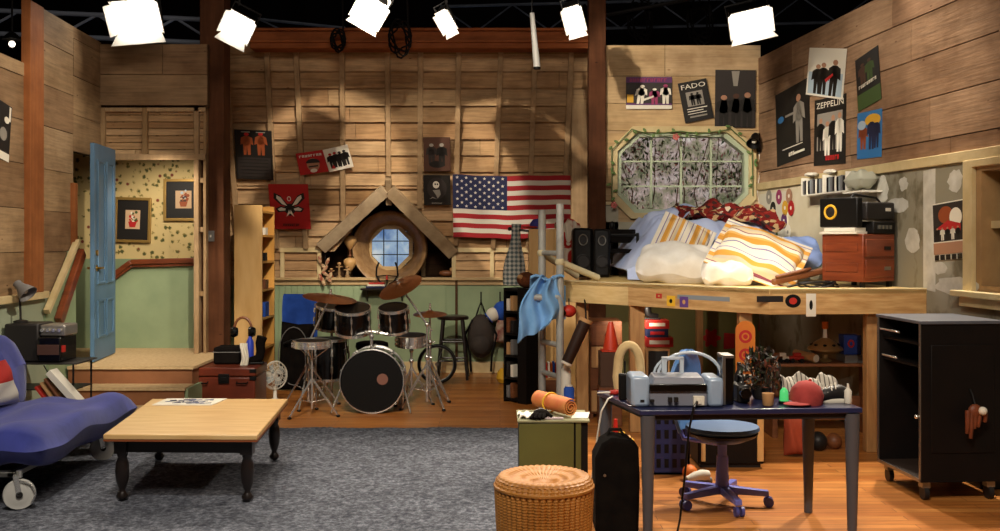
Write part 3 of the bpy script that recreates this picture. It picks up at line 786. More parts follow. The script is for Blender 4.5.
for i in range(60):
    u, v = q_.uniform(.1, .84), q_.uniform(.12, .78); a_ = q_.uniform(.04, .11); sh.append(([(u, v), (u + a_, v + .02), (u + a_ * .8, v + a_ * 1.6), (u - .01, v + a_)], q_.choice([1, 2, 1])))
flatpic(mg, MQ, cz + .006, sh)
S('magazine', mg, [M_PAPER, M_INK, M_INK2], 'picture board with dark blue print lying at the back of the coffee table', 'magazine')

# ================================================================ futon sofa on big casters
t = thing('futon_sofa', 'blue futon sofa on big wheeled casters beside the coffee table', 'sofa', (-3.25, 6.7, .02))
m = wm(t); m.cushion((-3.23, 6.70, .345), 1.04, 1.56, .25, (0, R(-2), 0), 34, pw=11)
for k in range(len(m.v)):
    v = m.v[k]; v.z += .012 * math.sin(v.y * 9 + v.x * 4) + .01 * math.sin(v.x * 14 - v.y * 6)
part('seat_mattress', m, M_FUTON, t, 70)
m = wm(t); m.cushion((-3.66, 6.70, .64), .30, 1.55, .62, (0, R(-18), 0), 22, pw=6)
for k in range(len(m.v)):
    v = m.v[k]; v.x += .018 * math.sin(v.y * 8 + v.z * 9); v.z += .012 * math.sin(v.y * 11)
part('back_mattress', m, M_FUTON, t, 70)
m = wm(t); m.box(-3.68, -2.90, 5.98, 6.04, .20, .23).box(-3.68, -2.90, 7.22, 7.28, .20, .23).box(-2.95, -2.90, 5.98, 7.28, .20, .23).box(-3.68, -3.63, 5.98, 7.28, .20, .23)
part('frame', m, M_STEEL, t, bevel=.004)
for (wx, wy) in ((-2.86, 5.95), (-2.89, 7.28), (-3.66, 6.0), (-3.66, 7.25)):
    m = wm(t); ax = Vector((.42, -.9, 0)).normalized(); c = Vector((wx, wy, .108))
    m.lathe([(.012, -.02), (.06, -.02), (.074, -.016), (.086, -.018), (.091, -.008), (.091, .008), (.086, .018), (.074, .016), (.06, .02), (.012, .02)], 28, Matrix.Translation(c) @ ax.to_track_quat('Z', 'Y').to_matrix().to_4x4())
    wl_ = part('caster_wheel', m, mat('pale grey rubber wheel', '#b9b7b0', .5), t, 40)
    m = wm(t); m.cyl(c - ax * .03, c + ax * .03, .02); part('hub', m, M_DGREY, wl_)
    m = wm(t)
    side = Vector((ax.y, -ax.x, 0)) * -1
    for sg in (-1, 1): m.beam(c + ax * .026 * sg + side * -.0, c + ax * .026 * sg + Vector((0, 0, .115)) + side * -.02, .008, .03, up=side)
    m.tube([c + ax * .03 + Vector((0, 0, .088)), c + ax * .03 + side * .06 + Vector((0, 0, .062)), c + ax * .03 + side * .088, c + ax * .03 + side * .06 - Vector((0, 0, .06))], .005, 6)
    m.cyl(c + Vector((0, 0, .10)), c + Vector((0, 0, .14)), .018)
    part('caster_fork', m, M_CHROME, t)
p_ = thing('throw_pillow', 'red, white and blue throw pillow at the back of the blue sofa', 'pillow', (-3.42, 6.9, .47))
m = wm(p_); m.cushion((-3.50, 6.85, .66), .40, .42, .16, (R(4), R(68), R(-8)), 14)
M_PIL = NT('red white blue cotton').set(.9)
c_ = M_PIL.coords((1, 1, 1)); sx = M_PIL.n('ShaderNodeSeparateXYZ'); M_PIL.l(c_, sx.inputs[0])
M_PIL.base(M_PIL.ramp(M_PIL.math('ADD', sx.outputs[2], .0), [(0.0, '#d6d0c0'), (.16, '#d6d0c0'), (.17, '#b3261c'), (.30, '#b3261c'), (.31, '#39428f')], 'CONSTANT'))
part('cover', m, M_PIL.m, p_, 70)

# ================================================================ little wire table, stereo, lamp
WT = .665
t = thing('wire_side_table', 'black wire side table by the left wall carrying the stereo', 'table', (-3.62, 7.95, 0))
m = wm(t); m.box(-3.93, -3.28, 7.75, 8.15, WT - .012, WT); part('tabletop', m, M_DGREY, t, bevel=.004)
m = wm(t); m.box(-3.90, -3.31, 7.78, 8.12, .45, .458); part('shelf', m, M_DGREY, t)
for x, y in ((-3.90, 7.78), (-3.32, 7.78), (-3.90, 8.12), (-3.32, 8.12)):
    m = wm(t); m.cyl((x, y, 0), (x, y, WT - .012), .008, seg=8); part('leg', m, M_BLK, t)
for pts in ([(-3.55, 7.78, WT - .02), (-3.50, 7.78, .56), (-3.50, 7.78, .46)],):
    m = wm(t); m.tube(pts, .005, 6); part('brace', m, M_BLK, t)
t = thing('stereo', 'dark boxy stereo on the wire table below the desk lamp', 'stereo', (-3.66, 7.9, WT))
m = wm(t); m.box(-3.87, -3.60, 7.80, 8.08, WT + .002, WT + .30); part('speaker_box', m, M_DGREY, t, bevel=.015)
m = wm(t); m.box(-3.595, -3.42, 7.78, 8.08, WT + .002, WT + .20); part('tape_deck', m, M_BLKG, t, bevel=.01)
m = wm(t); m.box(-3.60, -3.40, 7.82, 8.06, WT + .202, WT + .29); part('tuner', m, mat('silver plastic', '#8b8780', .3, metal=.6), t, bevel=.012)
for i in range(4):
    m = wm(t); m.cyl((-3.575 + i * .045, 7.822, WT + .25), (-3.575 + i * .045, 7.80, WT + .25), .014); part('knob', m, M_CHROME, t)
m = wm(t); m.box(-3.60, -3.43, 7.774, 7.78, WT + .06, WT + .14); part('cassette_door', m, mat('brown smoked plastic', '#4b342c', .3), t, bevel=.003)
m = wm(t); m.box(-3.42, -3.405, 7.80, 7.84, WT + .08, WT + .13); part('side_label', m, M_RED, t)
t = thing('desk_lamp', 'grey adjustable desk lamp standing on the stereo by the left wall', 'lamp', (-3.81, 7.95, WT + .30))
m = wm(t); m.lathe([(.055, 0), (.055, .012), (.02, .02)], 20, Matrix.Translation((-3.81, 7.95, WT + .302))); part('base', m, M_DGREY, t)
m = wm(t); m.tube([(-3.81, 7.95, WT + .31), (-3.815, 7.95, WT + .45), (-3.82, 7.93, WT + .57)], .009, 8); part('stem', m, M_DGREY, t)
m = wm(t); d_ = Vector((.72, -.15, -.62)).normalized()
MD = Matrix.Translation((-3.84, 7.93, WT + .62)) @ d_.to_track_quat('Z', 'Y').to_matrix().to_4x4()
m.lathe([(.0, 0), (.02, .0), (.034, .01), (.036, .055), (.055, .09), (.078, .15), (.074, .15), (.05, .09), (.02, .05), (0, .05)], 24, MD)
part('lamp_shade', m, M_GREY, t)
m = wm(t); m.ball((MD @ Vector((0, 0, .10))), .028); part('bulb', m, M_WHITE, t)

# frames and boards leaning behind the sofa
lean = [((51, 371), (87, 411), .075, M_WHITE, 'broad white board leaning beside the steps behind the sofa', 'board'),
        ((47, 378), (72, 412), .018, M_BRWN, 'dark brown picture frame edge leaning behind the sofa', 'frame'),
        ((43, 382), (65, 412), .018, M_TAN, 'tan wooden frame leaning behind the sofa next to the brown one', 'frame'),
        ((38, 386), (58, 412), .020, M_RED, 'reddish frame leaning lowest behind the sofa', 'frame')]
for k, (a, b, wd, mm, lb, ct) in enumerate(lean):
    A = P(*a, 7.66 - k * .0); B = P(*b, 7.66)
    D = (B - A).normalized(); D = Vector((D.x, 0, D.z)).normalized(); B = A + D * ((A.z - .06) / -D.z)
    B = A + (B - A) * .98
    m = MB(); m.beam(A, B, wd if k else .03, .10 if k else .12, up=Vector((0, 1, 0)))
    if k == 0: m = MB(); m.beam(A, B, .05, .12, up=Vector((0, 1, 0)))
    S('leaning_board' if k == 0 else 'picture_frame', m, mm, lb, ct, bevel=.003)

# ================================================================ blue door
H0, H1 = Vector((-3.925, 10.10, 0)), Vector((-3.83, 9.34, 0)); du = (H1 - H0).normalized(); dn = Vector((-du.y, du.x, 0))
if dn.x < 0: dn = -dn
DW = (H1 - H0).length
M_DOOR = mat('dusty blue paint', '#50708c', .45, col2='#45637c', vs=3)
dm = MB(); dm.prism([(0, LZ + .01), (DW, LZ + .01), (DW, 2.53), (0, 2.53)], H0, du, (0, 0, 1), dn, .04)
dr = struct('door_1', dm, M_DOOR, None, bevel=.004)
m = MB()
for z0, z1 in ((LZ + .22, 1.05), (1.20, 2.38)):
    for ua, ub in ((.10, DW / 2 - .03), (DW / 2 + .03, DW - .10)):
        for k in (0, 1):
            m.ring([(ua, z0), (ub, z0), (ub, z1), (ua, z1)], [(ua + .022, z0 + .022), (ub - .022, z0 + .022), (ub - .022, z1 - .022), (ua + .022, z1 - .022)], H0 + dn * (.04 - .052 * k), du, (0, 0, 1), dn, .012)
part('panel_moulding', m, M_DOOR, dr, None, bevel=.003)
m = MB(); c = H0 + du * (DW - .07) + Vector((0, 0, 1.355))
m.cyl(c + dn * .04, c + dn * .075, .012).beam(c + dn * .075, c + dn * .075 - du * .11, .018, .02).cyl(c + dn * .04, c + dn * .046, .03)
m.cyl(c, c - dn * .035, .012).beam(c - dn * .035, c - dn * .035 - du * .11, .018, .02)
part('door_handle', m, M_BRASS, dr, bevel=.002)
m = MB(); c = H0 + du * (DW - .07) + Vector((0, 0, 1.50)); m.cyl(c + dn * .04, c + dn * .052, .028); part('lock', m, M_BRASS, dr)

# ================================================================ posters and pictures
def on_wall(pxs, pt, n, off=.0):
    """frame (matrix), width and height from the four corners bl, br, tr, tl seen in the photograph"""
    n = Vector(n).normalized(); q = [hit(a, b, Vector(pt) + n * off, n) for a, b in pxs]
    U = ((q[1] - q[0]) + (q[2] - q[3])); w = U.length / 2; U.normalize()
    V = ((q[3] - q[0]) + (q[2] - q[1])); h = V.length / 2; V = (V - U * V.dot(U)).normalized()
    Y = V.cross(U); c = sum(q, Vector()) / 4
    M = Matrix((U, Y, V)).transposed().to_4x4(); M.translation = c - V * h / 2
    return M, w, h
def circ(u, v, ru, rv, n=20, a0=0, a1=2 * PI): return [(u + ru * math.cos(a0 + (a1 - a0) * i / n), v + rv * math.sin(a0 + (a1 - a0) * i / n)) for i in range(n)]
def person_shape(u, v, h, w, lean=0):
    """standing band member, as (body, head) outlines in unit space"""
    b = [(-.22, 0), (-.05, 0), (0, .42), (.05, 0), (.22, 0), (.24, .5), (.42, .45), (.36, .78), (.12, .86), (-.12, .86), (-.36, .78), (-.42, .45), (-.24, .5)]
    return [(u + x * w + lean * y * h, v + y * h) for x, y in b], circ(u + lean * h, v + h * .94, w * .16, h * .08, 12)
def ticks(u0, u1, v, h, mi, n):
    """a line of lettering too small to read"""
    q = random.Random(n + int(v * 100)); o = []; st = (u1 - u0) / n
    for i in range(n):
        a = u0 + i * st; k = q.choice([0, 1, 2])
        o.append(('rect', a, v, a + st * .28, v + h, mi))
        if k != 1: o.append(('rect', a, v + h * .75, a + st * .75, v + h, mi))
        if k != 0: o.append(('rect', a + st * .45, v, a + st * .75, v + h, mi))
        if k == 1: o.append(('rect', a, v, a + st * .75, v + h * .25, mi))
    return o
def poster(name, label, pxs, pt, n, mats, shapes, off=.004, cat='poster', group=None, t=.003, curl=0):
    M, w, h = on_wall(pxs, pt, n, off)
    m = MB(); m.mi = 0
    m.box(-w / 2, w / 2, -t, 0, 0, h)
    k = 0
    for s_ in shapes:
        k += 1; y = -t - .0004 * k
        if s_[0] == 'poly':
            m.add([((u - .5) * w, y, v * h) for u, v in s_[1]], [tuple(range(len(s_[1])))], s_[2])
        elif s_[0] == 'rect':
            _, a, b, c, d, mi = s_; m.add([((u - .5) * w, y, v * h) for u, v in ((a, b), (c, b), (c, d), (a, d))], [(0, 1, 2, 3)], mi)
        elif s_[0] == 'person':
            _, u, v, hh, ww, bm2, hm = s_[:7]; b, hd = person_shape(u, v, hh, ww, s_[7] if len(s_) > 7 else 0)
            # the concave outline is cut into convex strips so it fills cleanly
            for idx in ((0, 1, 2, 5, 12), (2, 3, 4, 5), (12, 2, 5, 8, 9), (5, 6, 7, 8), (12, 9, 10, 11), (12, 5, 8, 9)):
                m.add([((b[i][0] - .5) * w, y, b[i][1] * h) for i in idx], [tuple(range(len(idx)))], bm2)
            m.add([((p[0] - .5) * w, y - .0002, p[1] * h) for p in hd], [tuple(range(len(hd)))], hm)
        elif s_[0] == 'text':
            _, txt, u, v, hh, mi, ww = s_; m.text(txt, ((u - .5) * w, y, v * h), (1, 0, 0), (0, 0, 1), (0, -1, 0), hh * h, mi, 'CENTER', ww * w)
    mm = MB(); mm.v = m.v; mm.f = m.f; mm.m = m.m
    o = bpy.data.objects; me = bpy.data.meshes.new(name); me.from_pydata([tuple(v) for v in mm.v], [], mm.f)
    for x in mats: me.materials.append(x)
    for p, i in zip(me.polygons, mm.m): p.material_index = min(i, len(mats) - 1)
    me.update()
    ob = bpy.data.objects.new(name, me); COL.objects.link(ob); ob.matrix_world = M
    ob['label'] = label; ob['category'] = cat
    if group: ob['group'] = group
    return ob
SLOPE = ((0, BD, SZ), SN)
I_BLK = mat('print black', '#17130f', .6); I_DK = mat('print charcoal', '#2c2623', .6); I_GR = mat('print grey', '#8b857b', .6)
I_WH = mat('print white', '#e0dac9', .6); I_RD = mat('print red', '#b02020', .6); I_OR = mat('print orange', '#8f4520', .6)
I_PU = mat('print purple', '#5a2a5e', .6); I_BL = mat('print blue', '#2f6fa8', .6); I_GN = mat('print green', '#3d5226', .6)
I_YE = mat('print yellow', '#d2a02c', .6); I_SK = mat('print skin', '#a87c60', .6); I_BR = mat('print brown', '#4a2f22', .6)
I_MG = mat('print magenta', '#93305c', .6); I_LB = mat('print pale blue', '#a5b8c4', .6)
# two dark portraits poster, left
poster('poster', 'tall black poster with two red figures at the far left of the slope', [(237, 178), (276, 181), (269, 130), (234, 130)], *SLOPE, [I_BLK, I_OR, I_DK, I_GR, I_RD],
       [('rect', .05, .03, .95, .45, 2), ('person', .32, .5, .44, .42, 1, 4), ('person', .70, .5, .46, .42, 1, 4)] + [('rect', .12, .40 - i * .07, .88, .415 - i * .07, 3 if i == 9 else 0) for i in range(6)] + [('rect', .18, .95, .42, .97, 3), ('rect', .58, .95, .82, .97, 3)], off=.105)
# red card with a portrait
poster('poster', 'red poster with pale lettering and a face beside the white one', [(299, 175), (328, 172), (325, 149), (297, 154)], *SLOPE, [I_RD, I_WH, I_SK, I_DK],
       [('poly', circ(.52, .40, .22, .30), 2), ('poly', circ(.52, .46, .25, .22, 16, 0, PI), 3), ('rect', .35, .30, .68, .36, 3), ('poly', circ(.5, .14, .12, .09), 1), *ticks(.1, .9, .78, .1, 1, 8)], off=.11)
poster('poster', 'white square poster with four black suited figures', [(329, 172), (353, 167), (348, 144), (323, 150)], *SLOPE, [I_WH, I_BLK, I_RD],
       [('person', .22 + i * .19, .12 + .02 * (i % 2), .66, .42, 1, 2 if i < 2 else 1) for i in range(4)] + [('poly', [(.14, .12), (.3, .1), (.24, .3)], 2)], off=.114)
# red poster with a winged emblem
wing = [(.50, .50), (.30, .74), (.16, .80), (.14, .68), (.30, .54)]
def mirror(p): return [(1 - u, v) for u, v in p][::-1]
wi2 = [(.46, .48), (.28, .52), (.14, .46), (.20, .38), (.40, .40)]
poster('poster', 'red poster with a black and white winged emblem', [(271, 229), (311, 229), (308, 184), (269, 184)], *SLOPE, [I_RD, I_WH, I_BLK],
       [('poly', [(u * 1.10 - .05, v * 1.04 - .02) for u, v in wing], 2), ('poly', mirror([(u * 1.10 - .05, v * 1.04 - .02) for u, v in wing]), 2), ('poly', circ(.5, .45, .15, .12), 2),
        ('poly', [(.44, .52), (.29, .71), (.19, .76), (.18, .69), (.31, .56)], 1), ('poly', mirror([(.44, .52), (.29, .71), (.19, .76), (.18, .69), (.31, .56)]), 1),
        ('poly', wi2, 2), ('poly', mirror(wi2), 2), ('poly', [(.40, .46), (.28, .49), (.19, .45), (.24, .41), (.38, .42)], 1), ('poly', mirror([(.40, .46), (.28, .49), (.19, .45), (.24, .41), (.38, .42)]), 1),
        ('poly', [(.50, .58), (.44, .46), (.47, .30), (.53, .30), (.56, .46)], 2), ('poly', [(.48, .44), (.40, .28), (.50, .36)], 1), ('poly', [(.52, .44), (.60, .28), (.50, .36)], 1), ('poly', circ(.5, .68, .05, .055), 1), ('poly', circ(.5, .68, .03, .035), 0), *ticks(.3, .74, .08, .05, 2, 8)], off=.115)
poster('poster', 'faded brown poster with dark figures above the skull poster', [(424, 171), (450, 171), (451, 137), (423, 137)], *SLOPE, [I_BR, I_DK, I_BLK, I_GR],
       [('person', .3, .2, .6, .5, 1, 3), ('person', .68, .15, .66, .5, 2, 3), ('poly', circ(.5, .2, .3, .1), 2)], off=.10)
poster('poster', 'black poster with a pale skull drawing beside the flag', [(424, 205), (451, 205), (450, 175), (423, 175)], *SLOPE, [I_BLK, I_WH, I_DK, I_GR],
       [('poly', circ(.5, .56, .36, .36, 24), 2), ('poly', circ(.47, .68, .12, .12), 1), ('poly', circ(.44, .7, .03, .03), 0), ('poly', circ(.52, .7, .03, .03), 0), ('poly', [(.34, .50), (.6, .52), (.64, .36), (.52, .22), (.46, .34)], 3), ('poly', [(.2, .2), (.34, .28), (.5, .2), (.34, .24)], 3), *ticks(.3, .7, .05, .04, 3, 7)], off=.105)

# American flag
def flag():
    f = thing('flag', 'large stars and stripes flag hung on the boards', 'flag', (0, 0, 0))
    M, w, h = on_wall([(452, 237), (573, 237), (573, 175), (454, 174)], *SLOPE, .115); f.matrix_world = M
    I_W = mat('flag white', '#d9d2c3', .85); I_R = mat('flag red', '#a3262b', .85); I_B = mat('flag blue', '#262b4c', .85)
    def wav(u, v): return Vector(((u - .5) * w, -.012 + .012 * math.sin(u * 9 + v * 2) + .008 * math.sin(u * 23), v * h - .015 * math.sin(u * PI)))
    # stripes are one cloth
    m = MB(); n = 60
    for s_ in range(13):
        m.mi = 0 if s_ % 2 == 0 else 1
        v1 = 1 - s_ / 13; v0 = 1 - (s_ + 1) / 13
        m.sheet(lambda a, b: wav(a, v0 + (v1 - v0) * b), n, 1, t=.003)
    part('stripes', m, [I_R, I_W], f, 60)
    m = MB(); m.sheet(lambda a, b: wav(a * .45, 6 / 13 + 7 / 13 * b) + Vector((0, -.003, 0)), 24, 6, t=.002); ca = part('canton', m, I_B, f, 60)
    m = MB()
    for r in range(9):
        for c in range(6 if r % 2 == 0 else 5):
            u = .45 * ((c + .5 + (.5 if r % 2 else 0)) / 6); v = 6 / 13 + 7 / 13 * (1 - (r + .75) / 9.5); p0 = wav(u, v) + Vector((0, -.006, 0)); pts = []
            for i in range(10):
                a = PI / 2 + i * PI / 5; rr = .021 if i % 2 == 0 else .0095; pts.append(p0 + Vector((rr * math.cos(a), 0, rr * math.sin(a))))
            m.add([p0] + pts, [(0, 1 + i, 1 + (i + 1) % 10) for i in range(10)])
    o = part('stars', m, I_W, ca, None)
flag()

# window-wall posters
WWP = ((0, WD, 0), (0, -1, 0))
poster('poster', 'wide magenta and white band poster at the left above the wide window', [(626, 109), (672, 109), (672, 77), (626, 77)], *WWP, [I_PU, I_WH, I_MG, I_DK, I_YE],
       [('rect', 0, .18, 1, .82, 3), ('rect', .0, .0, 1, .12, 1), ('person', .30, .16, .58, .32, 1, 1, .1), ('person', .62, .14, .5, .3, 2, 1), ('person', .86, .16, .6, .3, 1, 2), ('rect', .02, .2, .16, .45, 4), ('poly', [(.34, .3), (.6, .42), (.6, .36), (.36, .24)], 1), *ticks(.08, .9, .85, .10, 2, 11)], off=.045)
poster('poster', 'small tilted black poster with white lettering above the wide window', [(686, 124), (714, 117), (706, 79), (677, 83)], *WWP, [I_BLK, I_WH, I_GR],
       [('rect', .2, .38, .78, .74, 2), ('person', .40, .40, .3, .3, 0, 0), ('person', .6, .40, .3, .3, 0, 0), ('text', 'FADO', .5, .82, .12, 1, .84), ('rect', .15, .31, .85, .33, 1), ('rect', .15, .25, .7, .27, 1), ('rect', .15, .19, .8, .205, 1), ('rect', .2, .1, .8, .14, 2)], off=.048)
poster('poster', 'big dark group photo poster above the right end of the wide window', [(715, 127), (755, 128), (756, 70), (715, 70)], *WWP, [I_DK, I_BLK, I_BR, I_GR, I_SK],
       [('person', .22, .0, .55, .5, 1, 4), ('person', .52, .0, .58, .5, 1, 2), ('person', .8, .0, .60, .5, 1, 4), ('poly', [(.45, .72), (.55, .72), (.6, .98), (.4, .98)], 3)], off=.046)
# right-wall posters
RWP = (RA, RN)
poster('poster', 'black poster with a grey lit figure and blue spot, leftmost on the right wall', [(780, 166), (814, 152), (806, 80), (773, 97)], *RWP, [I_BLK, I_GR, I_BL, I_WH, I_SK],
       [('person', .70, .22, .62, .42, 1, 4), ('poly', circ(.16, .62, .10, .045), 2), ('rect', .3, .62, .6, .65, 1), *ticks(.38, .56, .08, .05, 3, 3), ('rect', .2, .19, .8, .2, 3), ('rect', .55, .08, .85, .11, 3)], off=.025)
poster('poster', 'pale photo poster of three people in dark clothes, topmost on the right wall', [(804, 94), (840, 98), (850, 50), (812, 48)], *RWP, [I_WH, I_BLK, I_LB, I_RD, I_SK],
       [('rect', .04, .04, .96, .95, 2), ('rect', .04, .5, .96, .95, 0), ('person', .30, .05, .6, .42, 1, 4), ('person', .45, .05, .64, .4, 1, 4), ('person', .72, .04, .72, .42, 1, 4, .05), ('poly', [(.5, .36), (.7, .5), (.72, .46), (.54, .3)], 3)], off=.034)
poster('poster', 'tall black poster of a four man band with white lettering on top', [(815, 167), (847, 162), (845, 95), (814, 100)], *RWP, [I_BLK, I_WH, I_GR, I_RD, I_SK],
       [('text', 'ZEPPELIN', .5, .86, .09, 1, .86), ('rect', .1, .22, .9, .78, 2), ('person', .22, .18, .52, .36, 0, 4), ('person', .44, .14, .5, .36, 1, 4), ('person', .62, .16, .56, .36, 0, 4), ('person', .82, .18, .56, .34, 1, 4), *ticks(.4, .86, .07, .07, 3, 6)], off=.026)
poster('poster', 'tilted black and green poster with white lettering on the right wall', [(861, 110), (885, 96), (875, 48), (853, 63)], *RWP, [I_BLK, I_GN, I_WH, I_BR],
       [('rect', 0, 0, 1, .3, 1), ('person', .3, .45, .4, .5, 3, 3), ('person', .6, .45, .42, .5, 1, 3), *ticks(.1, .92, .40, .06, 2, 9)], off=.028)
poster('poster', 'small blue and orange poster with two figures, lowest on the right wall', [(857, 160), (882, 156), (882, 109), (858, 113)], *RWP, [I_BL, I_YE, I_OR, mat('print navy', '#1f2444', .6), I_LB],
       [('rect', .0, .22, 1, .86, 0), ('poly', circ(.64, .80, .32, .13), 1), ('person', .26, .2, .55, .5, 2, 2), ('person', .60, .18, .68, .46, 3, 1), ('person', .80, .2, .62, .4, 3, 1), ('poly', circ(.2, .72, .17, .10), 4)], off=.025)
poster('poster', 'calendar style poster of a horse race pinned to the bare plasterboard', [(934, 261), (964, 258), (965, 199), (934, 204)], *RWP, [I_WH, I_DK, I_OR, I_SK, I_YE, I_RD, I_BLK],
       [('rect', .0, .32, 1, .98, 1), ('poly', circ(.42, .78, .24, .15), 2), ('poly', circ(.75, .72, .2, .16), 0), ('poly', [(.1, .55), (.5, .68), (.9, .6), (.9, .48), (.5, .5)], 5)] + [('person', .14 + .17 * i, .34, .22, .2, 0 if i % 2 else 6, 3) for i in range(5)] + [('rect', 0, .10, 1, .30, 3)] + [('rect', .03 + .19 * i, .0, .18 + .19 * i, .09, 6) for i in range(5)], off=.024)
# left-wall poster
poster('poster', 'black and white poster on the left wall beside the orange brown post', [(-8, 153), (10, 164), (10, 106), (-8, 96)], LA, LN, [I_BLK, I_WH, I_GR, I_LB],
       [('rect', 0, 0, 1, .14, 1), ('poly', circ(.75, .72, .14, .06), 1), ('rect', .86, .72, .96, .98, 1), ('poly', circ(.6, .45, .2, .12), 2)], off=.025)

def picture(label, pxs, mats_):
    M, w, h = on_wall(pxs, (0, 10.655, 0), (0, -1, 0), .0)
    t = thing('framed_picture', label, 'picture', M=M)
    def mk(): return MB()
    m = mk(); m.ring([(-w / 2, 0), (w / 2, 0), (w / 2, h), (-w / 2, h)], [(-w / 2 + .03, .03), (w / 2 - .03, .03), (w / 2 - .03, h - .03), (-w / 2 + .03, h - .03)], (0, 0, 0), (1, 0, 0), (0, 0, 1), (0, -1, 0), .03); part('frame', m, M_GOLD, t, None, bevel=.004)
    m = mk(); m.box(-w / 2 + .03, w / 2 - .03, -.015, 0, .03, h - .03); part('mat_board', m, I_BLK, t)
    m = mk(); m.box(-w * .2, w * .2, -.018, -.015, h * .3, h * .72); y = -.0185; q = random.Random(int(w * 1000))
    for i in range(22):
        u, v = q.gauss(0, .07) * w, h * (.55 + q.gauss(0, .07)); r = q.uniform(.008, .02)
        m.add([(u + r * math.cos(a * PI / 3), y - i * .0001, v + r * math.sin(a * PI / 3)) for a in range(6)], [tuple(range(6))], 1 + i % 3)
    m.add([(-.03, y - .003, h * .34), (.03, y - .003, h * .34), (.045, y - .003, h * .46), (-.045, y - .003, h * .46)], [(0, 1, 2, 3)], 1)
    part('print', m, mats_, t, None)
picture('gold framed flower print with wide black mat, left of the two in the hall', [(115, 242), (152, 243), (151, 198), (115, 197)], [mat('print cream', '#c8a884', .7), I_RD, I_WH, I_GN])
picture('gold framed flower print partly behind the jamb, right of the two in the hall', [(164, 221), (204, 221), (204, 179), (164, 179)], [mat('print tan', '#c0a07c', .7), I_OR, I_LB, I_BR])
t = thing('light_switch', 'grey light switch plate on the dark left post', 'switch', (X(211, 10.24), 10.24, Z(240, 10.24)))
m = wm(t); c = t.location; m.cbox(c + Vector((0, 0, .04)), (.07, .012, .11)); part('plate', m, M_GREY, t, bevel=.003)
m = wm(t); m.cbox(c + Vector((0, -.012, .04)), (.012, .02, .025)); part('toggle', m, M_WHITE, t)
# ================================================================ trunk by the landing and what stands on it
M_TRUNK = mat('red brown trunk leather', '#6b2c19', .4, col2='#572313', vs=4, coat=.15)
t = thing('blanket_chest', 'red brown travelling chest with dark metal corners beside the steps', 'trunk', (-2.5, 9.6, 0))
tx0, tx1, ty0, ty1, tz = X(193, 9.3), X(255, 9.3), 9.3, 9.76, .435
m = wm(t); m.box(tx0, tx1, ty0, ty1, .02, tz - .09); part('body', m, M_TRUNK, t, bevel=.012)
m = wm(t); m.box(tx0 - .008, tx1 + .008, ty0 - .008, ty1, tz - .085, tz); part('lid', m, M_TRUNK, t, bevel=.014)
for x in (tx0 - .01, tx1 - .05):
    for z in (.04, tz - .12, tz - .05): m = wm(t); m.box(x, x + .06, ty0 - .012, ty0 + .02, z, z + .035); part('corner_bracket', m, M_BLK, t, bevel=.003)
m = wm(t); cx = (tx0 + tx1) / 2; m.box(cx - .05, cx + .05, ty0 - .02, ty0, tz - .15, tz - .06).box(cx - .03, cx + .03, ty0 - .03, ty0 - .02, tz - .13, tz - .09); part('latch', m, M_BLK, t, bevel=.004)
for sx in (.17, -.20):
    m = wm(t); m.tube([(cx + sx - .05, ty0, .3), (cx + sx - .05, ty0 - .03, .29), (cx + sx + .05, ty0 - .03, .29), (cx + sx + .05, ty0, .3)], .007, 6); part('handle', m, M_BLK, t)
t = thing('camera_case', 'squat black case standing on the left end of the red chest', 'case', (X(226, 9.6), 9.6, tz))
m = wm(t); m.box(X(213, 9.5), X(239, 9.5), 9.5, 9.75, tz + .002, tz + .165); part('body', m, M_BLKC, t, bevel=.02)
m = wm(t); m.box(X(213, 9.5) - .004, X(239, 9.5) + .004, 9.496, 9.754, tz + .115, tz + .122); part('zip', m, M_GREY, t)
t = thing('headphones', 'dark headphones with a big hoop band resting on the black case', 'headphones', (X(243, 9.7), 9.7, tz))
m = wm(t); c = P(243, 335, 9.66); m.tube([c + Vector((.085 * math.cos(a), 0, .05 + .12 * math.sin(a))) for a in [i * PI / 10 for i in range(11)]], .013, 8); part('headband', m, M_BRWN, t)
for sx in (-.085, .085):
    m = wm(t); m.lathe([(0, -.03), (.05, -.025), (.055, 0), (.04, .03), (0, .03)], 18, Matrix.Translation(c + Vector((sx, 0, .03))) @ Matrix.Rotation(PI / 2, 4, 'Y')); part('ear_cup', m, M_BLKG, t)
m = wm(t); m.box(c.x - .12, c.x + .12, 9.6, 9.72, tz + .002, c.z - .0); 
S('white_cloth', (lambda q: (q.sheet(lambda u, v: (X(241, 9.42) + .07 * u + .008 * math.sin(v * 5), 9.40 + .012 * math.sin(u * 18 + v * 3), tz + .005 + .21 * v), 14, 8, t=.006), q)[1])(MB()), M_WHITE, 'crumpled white cloth at the middle of the red chest lid', 'cloth', smooth=70)
t = thing('water_bottle', 'blue bottle standing between the white cloth and the black boot on the red chest', 'bottle', (X(249, 9.6), 9.64, tz))
m = wm(t); m.lathe([(.03, .002), (.036, .01), (.036, .20), (.015, .25), (.015, .27)], 18, Matrix.Translation(t.location)); part('body', m, mat('blue plastic', '#2b3ea8', .35), t)
m = wm(t); m.lathe([(.018, .27), (.018, .30), (0, .30)], 14, Matrix.Translation(t.location)); part('cap', m, M_BLK, t)
t = thing('boot', 'black boot standing at the right end of the red chest lid', 'boot', (X(256, 9.6), 9.55, tz))
c = t.location
m = wm(t); m.tube([c + Vector(p) for p in ((-.06, -.04, .035), (0, -.02, .045), (.045, 0, .06), (.055, .01, .12), (.05, .01, .20), (.07, .01, .26))], [.028, .036, .045, .042, .045, .05], 14); part('upper', m, M_BLKC, t, 70)
m = wm(t); m.cbox(c + Vector((-.005, -.015, .014)), (.19, .075, .024), (0, 0, .15)); part('sole', m, M_BLK, t, bevel=.008)

